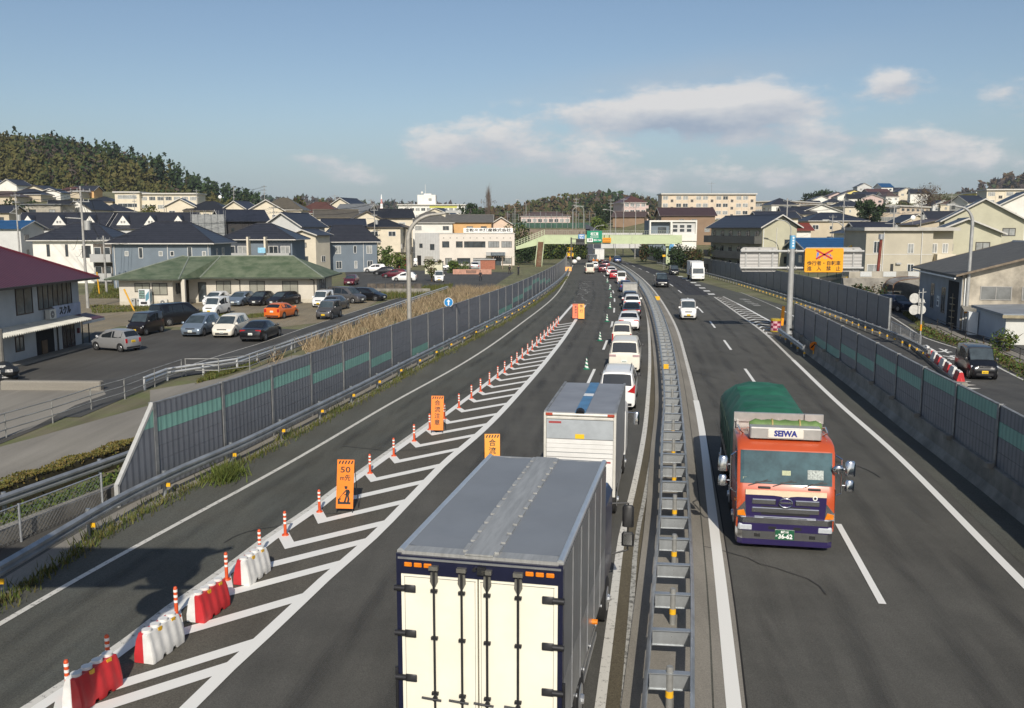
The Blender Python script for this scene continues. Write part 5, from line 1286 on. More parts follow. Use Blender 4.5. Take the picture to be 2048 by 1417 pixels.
# cluster of round sign backs
g = G(1839,698); t = round_pole(g.x,g.y,4.3,.05,'sign_cluster','grey pole with four round sign plates seen from behind','road sign')
for px,py,r in ((1829,597,.36),(1843.5,604,.24),(1828,620,.36),(1843,620,.33)):
 p = P(px,py,g.y+.1); mb = MB(); mb.cyl((p.x - g.x,.08 if px < 1835 else .13,p.z),(p.x - g.x,.10 if px < 1835 else .15,p.z),r,n=24); mb.build('sign_plate',mat('sign_back_white',(.55,.54,.50),.5,.2,.12,5),t)
mb = MB(); mb.cyl((-.24,.06,2.5),(-.24,.06,4.2),.03,n=8); mb.bar((-.3,.05,4.0),(.25,.05,4.05),.04,.05); mb.bar((-.3,.05,3.3),(.25,.05,3.3),.04,.05); mb.build('bracket',POLE,t)
mb = MB(); mb.cyl((0,0,1.3),(0,0,1.75),.062,n=10); mb.build('sticker_band',OSIGN2,t)
# yellow box signs over the median and beside the verge
for px,py,Y,lab in ((1314,597,104,'small amber plate on a thin post on the median guardrail near the white kei van'),(1328,512,190,'small amber plate on a post in front of the plain noise barrier'),(1332,733,None,'amber reflector plate on the median guardrail beside the ivory kei car')):
 if Y is None: p = G(px,py,.85)
 else: p = P(px,py,Y)
 t = thing('reflector_sign',lab,'road sign',(p.x,p.y,0)); mb = MB(); mb.cyl((0,0,0),(0,0,p.z - .2),.03,n=8); mb.build('post',POLE,t)
 mb = MB(); w_ = .32 if Y else .14; mb.box(-w_,w_,-.04,.02,p.z - (.22 if Y else .14),p.z+(.22 if Y else .12)); mb.build('plate',YREF,t)
# roadworks balloons
for px,py,lab in ((1149,531,'white balloon light of the roadworks nearer the camera'),(1157,524.5,'white balloon light of the roadworks behind the first one')):
 g = G(px,py); t = thing('balloon_light',lab,'work light',(g.x,g.y,0)); mb = MB(); mb.sph((0,0,.85),.62,14,10,(1,1,.85)); mb.build('balloon',mat('balloon_white',(.80,.78,.74),.6,0,.02,3),t,smooth=60); mb = MB(); mb.cyl((0,0,0),(0,0,.35),.25,.12,8); mb.build('foot',DARKM,t)
# ---------------------------------------------------------------- footbridge over the expressway
BGREEN = mat('bridge_green',(.47,.54,.33),.45,0,.06,.7); BRAIL = mat('bridge_rail',(.46,.50,.34),.5,0,.12,2); BRUST = mat('stair_brown',(.17,.085,.045),.7,0,.25,4)
BY = 213.0
def footbridge():
 t = thing('footbridge','pale green pedestrian bridge with brown stairs crossing above the queue of cars','footbridge',(0,BY,0))
 x0,x1 = P(1089,480,BY).x,P(1343,480,BY).x; zb,zt = zat(488,BY),zat(470.5,BY)
 mb = MB(); mb.box(x0,x1,-1.3,-1.18,zb,zt); mb.box(x0,x1,1.18,1.3,zb,zt); mb.box(x0,x1,-1.18,1.18,zb+.2,zb+.5); mb.m = 1; mb.box(x0,x1,-1.36,-1.12,zt,zt+.09); mb.box(x0,x1,-1.34,-1.3,zb - .02,zb+.10)
 xm = P(1262,480,BY).x; mb.box(xm - .12,xm+.12,-1.34,-1.28,zb,zt)
 mb.build('girder',[BGREEN,BRAIL],t)
 mb = MB()
 for k in range(60):
  x = x0+(x1 - x0)*k/59
  mb.box(x - .025,x+.025,-1.27,-1.22,zt,zt+.95)
 mb.box(x0,x1,-1.28,-1.21,zt+.95,zt+1.02); mb.box(x0,x1,-1.27,-1.22,zt+.48,zt+.52); mb.build('railing',mat('rail_grey_green',(.30,.33,.27),.5,.2,.1,3),t)
 # ramp falling away to the left
 xa,za = P(1035,497,BY).x,zat(499,BY); xb = .9; zl = za - (zb - za)/(x0 - xa)*(xa - xb)*1.0
 for yy in (-1.3,1.2):
  mb = MB(); mb.loft([[(x0,yy,zb),(x0,yy+.1,zb),(x0,yy+.1,zt),(x0,yy,zt)],[(xa,yy,za),(xa,yy+.1,za),(xa,yy+.1,za+.75),(xa,yy,za+.75)],[(xb,yy,zl),(xb,yy+.1,zl),(xb,yy+.1,zl+.75),(xb,yy,zl+.75)]]); mb.build('ramp_stringer',BGREEN,t)
  mb = MB()
  for k in range(11):
   f_ = k/10; x = x0+(xb - x0)*f_; z = zt+(zl+.75 - zt)*f_; mb.box(x - .035,x+.035,yy,yy+.07,z - .1,z+1.25)
  for dz in (.35,.8,1.25): mb.bar((x0,yy+.03,zt+dz),(xb,yy+.03,zl+.75+dz),.05,.05)
  mb.build('ramp_railing',BRAIL,t)
 mb = MB(); mb.loft([[(x0,-1.2,zb+.3),(x0,1.2,zb+.3),(x0,1.2,zb+.5),(x0,-1.2,zb+.5)],[(xb,-1.2,zl+.1),(xb,1.2,zl+.1),(xb,1.2,zl+.3),(xb,-1.2,zl+.3)]]); mb.build('ramp_deck',GALVD,t)
 # stairs coming down towards the camera
 sx0,sx1 = P(1075.5,480,BY).x,P(1088,480,BY).x; e0,e1 = G(1066.5,534),G(1086.5,534)
 yt,ye = -1.3,e0.y - BY
 n = 26; mb = MB()
 for k in range(n):
  f0,f1 = k/n,(k+1)/n
  z = (zb+.45)*(1 - f0); y_a,y_b = yt+(ye - yt)*f0,yt+(ye - yt)*f1
  xa_,xb_ = sx0+(e0.x+.55 - sx0)*f0,sx1+(e1.x - .45 - sx1)*f0
  mb.box(xa_,xb_,y_b,y_a,z - .16,z)
 mb.build('stair',BRUST,t)
 for s,(xa_,xe) in ((0,(sx0,e0.x+.45)),(1,(sx1,e1.x - .35))):
  mb = MB(); mb.bar((xa_,yt,zb+.5),(xe,ye,.1),.14,.55); mb.build('stair_stringer',BGREEN,t)
  mb = MB()
  for k in range(12):
   f0 = k/11; mb.box(xa_+(xe - xa_)*f0 - .03,xa_+(xe - xa_)*f0+.03,yt+(ye - yt)*f0 - .03,yt+(ye - yt)*f0+.03,(zb+.5)*(1 - f0),(zb+.5)*(1 - f0)+1.2)
  for dz in (.6,1.2): mb.bar((xa_,yt,zb+.5+dz),(xe,ye,.1+dz),.05,.06)
  mb.build('stair_railing',BRAIL,t)
 for px in (1081,1336):
  x = P(px,490,BY).x; mb = MB(); mb.box(x - .45,x+.45,-.45,.45,0,zb); mb.box(x - .8,x+.8,-1.2,1.2,zb - .5,zb+.02); mb.build('pier',BGREEN,t)
 x = P(1333,490,BY).x; mb = MB(); mb.extr([(x+.5,zb - .1),(x+1.6,zb - .1),(x+.9,zb - 1.6),(x+.3,zb - 2.0)],-1.6,-1.5); mb.build('blue_sheet',mat('sheet_blue',(.10,.30,.55),.6,0,.2,4),t)
 # right landing and stairs down
 mb = MB(); mb.box(x1,x1+2.2,-1.3,1.3,zb,zb+.3); mb.box(x1,x1+2.2,-1.34,-1.28,zb+.3,zt); mb.build('landing',BGREEN,t)
 return zb,zt
ZB,ZT = footbridge()
def hung_sign(x0,x1,y0,y1,lab,name,m,Y=BY - 1.9):
 a,b = P(x0,y0,Y),P(x1,y1,Y); t = thing(name,lab,'road sign',((a.x+b.x)/2,Y,0)); w = b.x - a.x
 mb = MB(); mb.box(-w/2,w/2,0,.08,b.z,a.z); bd = mb.build('board',m,t)
 mb = MB()
 for s in (-.3,.3): mb.box(w*s - .05,w*s+.05,.08,.62,b.z+.1,a.z+.6)
 mb.build('hanger',DARKM,t)
 return t,bd,w,b.z,a.z
SGREEN = mat('sign_green',(.002,.24,.13),.4,0,.04,4)
t,bd,w,z0,z1 = hung_sign(1174,1204,462,485,'large green direction sign hung on the footbridge','direction_sign',SGREEN)
text('松江東',.82,LETW,bd,facing((0,-.01,z0+(z1 - z0)*.70)),'lettering',.002,.02,w*.52)
text('Matsue-higashi',.3,LETW,bd,facing((0,-.01,z0+(z1 - z0)*.46)),'lettering',.002,.01,w*.55)
mb = MB(); mb.box(-w/2+.06,-w/2+w*.40,-.012,0,z0+.06,z0+(z1 - z0)*.34); q = mb.build('exit_panel',LETW,bd)
text('24',.72,INK,q,facing((-w/2+w*.21,-.016,z0+(z1 - z0)*.19)),'lettering',.002,.02,w*.24)
text('出口 1km',.55,LETW,bd,facing((w*.20,-.01,z0+(z1 - z0)*.19)),'lettering',.002,.015,w*.48)
t,bd,w,z0,z1 = hung_sign(1157,1169,469,485,'blue sign with white lines left of the green direction sign','information_sign',SBLUE)
for k,s in enumerate(('国道9号','松江','3km')): text(s,.45,LETW,bd,facing((0,-.01,z1 - .35 - k*.55)),'lettering',.002,.015,w*.7)
t,bd,w,z0,z1 = hung_sign(1205.5,1222,476,485.5,'amber sign right of the green direction sign','caution_sign',OSIGN2)
mb = MB()
for k in range(2):
 for j in range(7): mb.box(-w*.40+j*w*.118,-w*.40+j*w*.118+.13,-.01,0,z0+.18+k*.45,z0+.38+k*.45)
mb.build('dark_writing',mat('brown_ink',(.20,.08,.01),.6,0,0),bd)
g = G(1132,531); t = thing('message_sign','dark electronic message board on a bracket pole at the left verge','road sign',(g.x,196,0))
mb = MB(); mb.cyl((0,0,0),(0,0,6.7),.16,n=10); mb.cyl((0,0,6.4),(3.0,0,6.3),.08,n=8); mb.cyl((0,0,5.5),(3.0,0,5.5),.08,n=8); mb.build('pole',mat('pole_dark',(.10,.095,.085),.6,.2,.1,3),t)
mb = MB(); mb.box(1.0,2.9,-.25,-.1,5.15,6.35); mb.m = 1
for k in range(4): mb.box(1.1+k*.44,1.42+k*.44,-.256,-.25,5.3,5.62)
mb.build('display',[BLACKP,mat('led_grey',(.09,.09,.09),.5,0,.1,9)],t)
g = P(1185,455,262); t = thing('side_wall','dark wedge shaped screen wall rising behind the green direction sign','screen wall',(g.x,262,0))
a,b,c = P(1171,448,262),P(1202,470,262),P(1171,478,262)
mb = MB(); mb.extr([(a.x - g.x,a.z),(P(1203,463,262).x - g.x,P(1203,463,262).z),(b.x - g.x,b.z - 6),(c.x - g.x,c.z - 6)],0,.2); mb.build('screen',mat('screen_dark',(.035,.042,.06),.6,0,.15,1),t)
# the tall gore sign beside the camera, out of the picture: its shadow falls over the merging lane
t = thing('gore_sign','tall gore sign on a round post at the nose of the chevron island','road sign',(-7.35,11.2,0))
mb = MB(); mb.cyl((0,0,0),(0,0,8.0),.16,n=12); mb.bar((0,0,7.6),(.7,0,8.1),.12,.12); mb.build('pole',POLE,t,smooth=40)
mb = MB(); mb.extr([(-6.5,6.1),(-1.3,6.2),(-.2,7.4),(.3,7.7),(.3,7.95),(-6.5,8.0)],.1,.16); mb.build('board',SLAT,t)
for x,z,r in ((-.35,6.75,.62),(-.12,5.55,.50)):
 mb = MB(); mb.cyl((x,.2,z),(x,.24,z),r,n=24); mb.build('round_plate',SLAT,t)
mb = MB(); mb.box(-1.0,.4,.18,.24,6.05,6.2); mb.build('name_strip',SLAT,t)
# ---------------------------------------------------------------- buildings
PANE = mat('window_glass',(.045,.055,.062),.08,0,.5,.8,spec=.8)
PANEC = mat('curtained_glass',(.30,.31,.30),.12,0,.25,.9,spec=.7)
FRAMEW = mat('frame_white',(.66,.65,.62),.5,0,.05,5); FRAMED = mat('frame_dark',(.05,.045,.04),.5,.2,.1,5); FRAMEA = mat('frame_alu',(.34,.33,.31),.45,.4,.1,5)
def wallm(name,rgb,var=.07,sc=.55): return mat('wall_' +name,rgb,.85,0,var,sc,.15,9)
WALL = dict(white=wallm('white',(.74,.72,.66)),cream=wallm('cream',(.66,.59,.46)),beige=wallm('beige',(.50,.43,.32)),bluegrey=wallm('bluegrey',(.155,.19,.225)),grey=wallm('grey',(.40,.40,.39)),lgrey=wallm('lgrey',(.55,.55,.53)),
   dark=wallm('dark',(.045,.042,.042)),brown=wallm('brown',(.25,.17,.11)),orange=wallm('orange',(.62,.38,.17)),peach=wallm('peach',(.68,.52,.40)),pink=wallm('pink',(.58,.45,.41)),danchi=wallm('danchi',(.62,.52,.40)),olive=wallm('olive',(.46,.44,.32)),
   greenish=wallm('greenish',(.50,.48,.36)),concrete=mat('wall_concrete',(.36,.33,.27),.9,0,.3,.5,.3,7),yellow=wallm('yellow',(.72,.60,.20)),terracotta=wallm('terracotta',(.40,.17,.10)),sand=wallm('sand',(.46,.42,.33)))
def tile(name,rgb,period=.28,rough=.42,k=.6): return stripe_mat('roof_' +name,rgb,tuple(v*k for v in rgb),period,'Z',.5,rough,.0,.5,.4,var=.14)
ROOF = dict(black=tile('black',(.032,.033,.037)),navy=tile('navy',(.036,.040,.055)),slate=tile('slate',(.042,.044,.054)),grey=tile('grey',(.17,.16,.14)),brown=tile('brown',(.13,.085,.065)),redbrown=tile('redbrown',(.14,.065,.05)),olive=tile('olive',(.15,.13,.095)),
   lgrey=tile('lgrey',(.22,.23,.235)),blue=tile('blue',(.02,.10,.25)),red=tile('red',(.26,.055,.03)),green=mat('roof_green',(.085,.125,.065),.7,0,.25,.8,.2,5,rgb2=(.115,.135,.085)),maroon=stripe_mat('roof_maroon',(.13,.034,.046),(.10,.025,.034),.34,'Y',.3,.45,.2,.4,.2),purple=tile('purple',(.085,.05,.045)))
TRIMW = mat('eave_trim',(.55,.53,.49),.6,0,.08,3); TRIMD = mat('eave_trim_dark',(.10,.085,.07),.6,0,.1,3)
def window_on(parent,mtx,w,h,fr=FRAMEW,near=False,pane=None,mull=1,sill=False):
 """window in a wall: mtx maps local (x along the wall, y outwards is -Y, z up) with the sill centre at the origin"""
 mb = MB(); mb.x = mtx; f = .07 if near else .09
 mb.box(-w/2,w/2,-.05,.0,0,f); mb.box(-w/2,w/2,-.05,.0,h - f,h); mb.box(-w/2,-w/2+f,-.05,0,f,h - f); mb.box(w/2 - f,w/2,-.05,0,f,h - f)
 for k in range(mull): x = -w/2+w*(k+1)/(mull+1); mb.box(x - f*.4,x+f*.4,-.048,-.002,f,h - f)
 p = pane or (PANEC if random.random() < .35 else PANE)
 if near:
  o = mb.build('window',fr,parent); q = MB(); q.x = mtx; q.box(-w/2+.02,w/2 - .02,-.022,-.004,.02,h - .02); q.build('pane',p,o)
 else:
  mb.m = 1; mb.box(-w/2+.02,w/2 - .02,-.025,-.004,.02,h - .02); o = mb.build('window',[fr,p],parent)
 return o
def facem(face,w,d,u,z):
 """where a wall point is: face F (towards -Y), R, L, B; u metres from its middle"""
 if face == 'F': return Matrix.Translation((u,-d/2,z))
 if face == 'R': return Matrix.Translation((w/2,u,z)) @ Matrix.Rotation(R(90),4,'Z')
 if face == 'L': return Matrix.Translation((-w/2,-u,z)) @ Matrix.Rotation(R(-90),4,'Z')
 return Matrix.Translation((-u,d/2,z)) @ Matrix.Rotation(R(180),4,'Z')
def roof_mesh(kind,w,d,h,rh,ov,th=.16,ridge='x'):
 mb = MB(); a,b = w/2+ov,d/2+ov
 if kind == 'flat':
  mb.box(-a,a,-b,b,h,h+rh); return mb
 if ridge == 'y': P_ = lambda x,y,z: (y,x,z); a,b = b,a
 else: P_ = lambda x,y,z: (x,y,z)
 sl = rh/(b - ov if b > ov else b); ze = h - sl*ov
 top = h+rh
 if kind == 'gable':
  for s in (-1,1):
   mb.loft([[P_(x,s*b,ze),P_(x,0,top),P_(x,0,top+th),P_(x,s*b,ze+th)] for x in (-a,a)])
  mb.m = 1; mb.loft([[P_(x,-.16,top+th*.7),P_(x,0,top+th+.12),P_(x,.16,top+th*.7)] for x in (-a - .02,a+.02)])
  for x in (-a,a):
   for s in (-1,1): mb.loft([[P_(xx,s*b,ze - .02),P_(xx,0,top - .02),P_(xx,0,top+th+.03),P_(xx,s*b,ze+th+.03)] for xx in ((x - .05,x+.004) if x < 0 else (x - .004,x+.05))],True,2)
 else:
  r = max(0,a - b) if kind == 'hip' else a*.55
  e = [P_(-a,-b,ze),P_(a,-b,ze),P_(a,b,ze),P_(-a,b,ze)]; u = [P_(-r,0,top),P_(r,0,top)]
  if r < .01: r = .01; u = [P_(-.01,0,top),P_(.01,0,top)]
  mb.face([e[0],e[1],u[1],u[0]]); mb.face([e[2],e[3],u[0],u[1]]); mb.face([e[1],e[2],u[1]]); mb.face([e[3],e[0],u[0]]); mb.face(e[::-1],2)
  mb.m = 2; mb.box(min(e[0][0],e[2][0]),max(e[0][0],e[2][0]),min(e[0][1],e[2][1]),max(e[0][1],e[2][1]),ze - th,ze - .005)
  mb.m = 1
  for p,q in ((e[0],u[0]),(e[3],u[0]),(e[1],u[1]),(e[2],u[1]),(u[0],u[1])): mb.cyl(p,q,.09,n=6)
 return mb
def gable_wall(w,d,h,rh,ridge,z0=0):
 mb = MB()
 if ridge == 'x': mb.extr([(-d/2,z0),(d/2,z0),(d/2,h),(0,h+rh),(-d/2,h)],-w/2,w/2,'X')
 else: mb.extr([(-w/2,z0),(w/2,z0),(w/2,h),(0,h+rh),(-w/2,h)],-d/2,d/2,'Y')
 return mb
def house(lab,cx,D,w,d,yaw,ye,yr,kind,wall,roof,ridge='x',ov=.55,wins=None,base=None,fr=None,near=False,name='house',cat='house',group=None,faces='FRL',trim=None,storeys=2,extra_low=0.0,flat_h=.5):
 """a building whose middle shows at photo column cx at distance D; its eave and ridge show at rows ye and yr"""
 X = (cx - 1024)/F*(D*math.cos(PITCH)*1.0)*1.0
 g = P(cx,500,D); X = g.x; zb = terr(X,D) if base is None else base
 ze,zr = zat(ye,D - d/2),zat(yr,D if kind != 'flat' else D - d/2)
 h = max(2.2,ze - zb); rh = max(.3,zr - ze) if kind != 'flat' else flat_h
 t = thing(name,lab,cat,(X,D,zb),R(yaw),group)
 if kind == 'gable': mb = gable_wall(w,d,h,rh,ridge,-1.5)
 else: mb = MB(); mb.box(-w/2,w/2,-d/2,d/2,-1.5,h)
 mb.build('wall',WALL[wall] if isinstance(wall,str) else wall,t)
 rm = ROOF.get(roof,roof) if isinstance(roof,str) else roof
 ro = roof_mesh(kind,w,d,h,rh,ov,ridge=ridge).build('roof',[rm,rm if kind != 'flat' else TRIMW,trim or TRIMW],t)
 if wins is None:
  rnd = random.Random(sum(map(ord,lab)))
  for fc in faces:
   L_ = w if fc in 'FB' else d; n = max(1,int(L_/3.4))
   for s in range(storeys):
    z = h - 2.35 - 2.75*s
    if z < .2: continue
    for k in range(n):
     if rnd.random() < .2: continue
     u = -L_/2+L_*(k+.5)/n+rnd.uniform(-.3,.3); ww = rnd.choice((.8,1.6,1.7,1.7)); hh = 1.15 if ww > 1 else .9
     if abs(u)+ww/2 > L_/2 - .2: continue
     window_on(t,facem(fc,w,d,u,z),ww,hh,fr or rnd.choice((FRAMEW,FRAMEA,FRAMED)),near,mull=1 if ww > 1 else 0)
   if kind == 'gable' and ((fc == 'F' and ridge == 'y') or (fc in 'RL' and ridge == 'x')) and False: pass
 else:
  for fc,u,z,ww,hh,*r in wins:
   window_on(t,facem(fc,w,d,u,z),ww,hh,r[0] if r else (fr or FRAMEW),near,r[1] if len(r) > 1 else None,r[2] if len(r) > 2 else (1 if ww > 1 else 0))
 return t,h,rh
def lower_roof(t,face,w,d,u,z,L_,dep,m,nm='canopy_roof'):
 mb = MB(); mb.x = facem(face,w,d,u,z); mb.loft([[(x,0,.35),(x,-dep,0),(x,-dep,.10),(x,0,.45)] for x in (-L_/2,L_/2)]); return mb.build(nm,m,t)
def balcony(t,face,w,d,u,z,L_,dep,m,nm='balcony',h=1.1):
 mb = MB(); mb.x = facem(face,w,d,u,z); mb.box(-L_/2,L_/2,-dep,0,-.15,0); mb.box(-L_/2,L_/2,-dep,-dep+.08,0,h); mb.box(-L_/2,-L_/2+.08,-dep+.08,0,0,h); mb.box(L_/2 - .08,L_/2,-dep+.08,0,0,h); return mb.build(nm,m,t)
def pipe(t,face,w,d,u,z0,z1,m=FRAMEW):
 mb = MB(); mb.x = facem(face,w,d,u,0); mb.cyl((0,-.08,z0),(0,-.08,z1),.05,n=6); return mb.build('downpipe',m,t)
# ---- left side, near: the maroon roofed shop
def shop():
 xf,y1 = -31.5,65.4; L_ = 15.0; W_ = 7.6
 t = thing('shop_building','two storey shop with maroon metal roof and corrugated awning at the left edge','shop',(xf - W_/2,y1 - L_/2,0))
 w,d = W_,L_; h = 5.45
 WG = mat('shop_wall',(.46,.47,.47),.8,0,.1,.6,.15,9)
 mb = MB(); mb.box(-w/2,w/2,-d/2,d/2,0,h); mb.build('wall',WG,t)
 rf = roof_mesh('hip',w,d,h+.05,1.9,1.05,ridge='y'); rf.build('roof',[ROOF['maroon'],mat('ridge_maroon',(.12,.02,.03),.5),mat('eave_soffit',(.20,.18,.16),.7)],t)
 mb = MB(); mb.box(w/2+1.05,w/2+1.17,-d/2 - 1.0,d/2+1.0,h - .62,h - .48); mb.build('gutter',FRAMED,t)
 WF = mat('shop_frame_brown',(.045,.025,.02),.5,0,.1,5); GB = mat('shop_glass',(.10,.12,.12),.1,0,.4,.8,spec=.7)
 # long window band, right of it a blind bay; local u runs along +Y
 def fwin(u,z,ww,hh,mull,m=GB): 
  o = window_on(t,facem('R',w,d,u,z),ww,hh,WF,True,m,mull); return o
 fwin(d/2 - 3.4,3.10,4.6,1.75,6); fwin(d/2 - 7.4,3.0,2.0,1.7,1)
 # sign board SUKURU
 mb = MB(); mb.x = facem('R',w,d,d/2 - 2.0,2.36); mb.box(-1.95,1.95,-.10,0,0,.86); sb = mb.build('sign_board',mat('sign_pale_blue',(.40,.43,.52),.6,0,.15,1.6),t)
 text('スクル',.62,INK,sb,facem('R',w,d,d/2 - 2.35,2.80) @ Matrix.Translation((0,-.115,0)) @ Matrix.Rotation(R(90),4,'X'),'lettering',.012,.018,1.6)
 # corrugated awning
 mb = MB(); n = 44; mb.x = facem('R',w,d,d/2 - 6.6,2.05)
 rows = []
 for k in range(n*2+1):
  x = -6.4+11.6*k/(2*n); zz = .13 if k % 2 else 0.0
  rows.append([(x,0,.28+zz*.8),(x,-1.55,zz)])
 for a,b in zip(rows,rows[1:]): mb.face([a[0],b[0],b[1],a[1]]); 
 mb.build('corrugated_awning',mat('awning_white',(.56,.55,.49),.5,.1,.15,1.2),t,fix=False)
 mb = MB(); mb.x = facem('R',w,d,d/2 - 1.3,1.98); mb.loft([[(x,0,.30),(x,-1.35,.0),(x,-1.35,.07),(x,0,.37)] for x in (-1.2,2.2)]); mb.m = 1; mb.box(-1.2,2.2,-1.38,-1.30,-.16,.02); mb.build('entrance_canopy',[ROOF['maroon'],WG],t)
 # ground floor: open bays and glass door
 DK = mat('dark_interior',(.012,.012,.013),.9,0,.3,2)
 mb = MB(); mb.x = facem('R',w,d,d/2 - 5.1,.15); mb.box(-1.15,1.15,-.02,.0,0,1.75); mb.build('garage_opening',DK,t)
 mb = MB(); mb.x = facem('R',w,d,d/2 - 5.3,.15); mb.box(-.35,.35,-.06,-.025,0,.9); mb.build('cardboard_stack',mat('cardboard',(.14,.09,.05),.8,0,.2,3),t)
 o = window_on(t,facem('R',w,d,d/2 - 1.9,.15),1.75,1.85,WF,True,mat('door_glass',(.05,.045,.045),.1,0,.5,1.2,spec=.7),2); o.name = 'glass_door'
 fwin(d/2 - 8.3,.7,1.0,1.0,1)
 mb = MB(); mb.x = facem('R',w,d,d/2 - .5,1.0); mb.box(-.1,.1,-.12,0,0,.36); mb.build('post_box',mat('box_maroon',(.14,.02,.03),.5),t)
 pipe(t,'R',w,d,d/2 - 3.55,.1,2.2,FRAMED); pipe(t,'R',w,d,d/2 - 3.9,2.4,3.1,FRAMED)
 mb = MB(); mb.box(w/2,w/2+1.0,-d/2,d/2+.6,.0,.14); mb.build('plinth',CONC,t)
 a = thing('air_conditioner','white outdoor air conditioner unit above the corrugated awning','air conditioner',(xf+.08,y1 - 4.65,2.42),R(90)); ac_unit(a)
 # outside stair at the far end
 s = thing('outside_stair','rusty outside stair with dark rails at the far end of the shop','staircase',(xf - 1.2,y1+.3,0))
 mb = MB()
 for k in range(9): mb.box(-1.6+k*.18 - .1,-1.6+k*.18+.3,0,1.0,1.7 - k*.2,1.75 - k*.2)
 mb.build('tread',mat('stair_red',(.14,.02,.02),.6,0,.2,4),s); mb = MB()
 for y in (0.0,1.0):
  mb.bar((-1.7,y,2.7),(.3,y,.9),.04,.05); mb.bar((-1.7,y,2.2),(.3,y,.5),.03,.03)
  for x,z in ((-1.7,2.7),(.3,.9),(1.15,2.05)): mb.cyl((x,y,0),(x,y,z),.045,n=6)
 mb.build('rail',FRAMED,s)
def ac_unit(t,s=1.0):
 mb = MB(); mb.box(-.42*s,.42*s,-.34*s,-.02,0,.66*s); mb.build('case',mat('ac_white',(.60,.58,.52),.5,0,.06,3),t)
 mb = MB(); mb.cyl((-.08*s,-.345*s,.33*s),(-.08*s,-.36*s,.33*s),.25*s,n=18); mb.m = 1; mb.cyl((-.08*s,-.36*s,.33*s),(-.08*s,-.365*s,.33*s),.06*s,n=8); mb.build('fan_grille',[mat('ac_grille',(.16,.155,.15),.6,0,.3,30),FRAMEW],t)
shop()
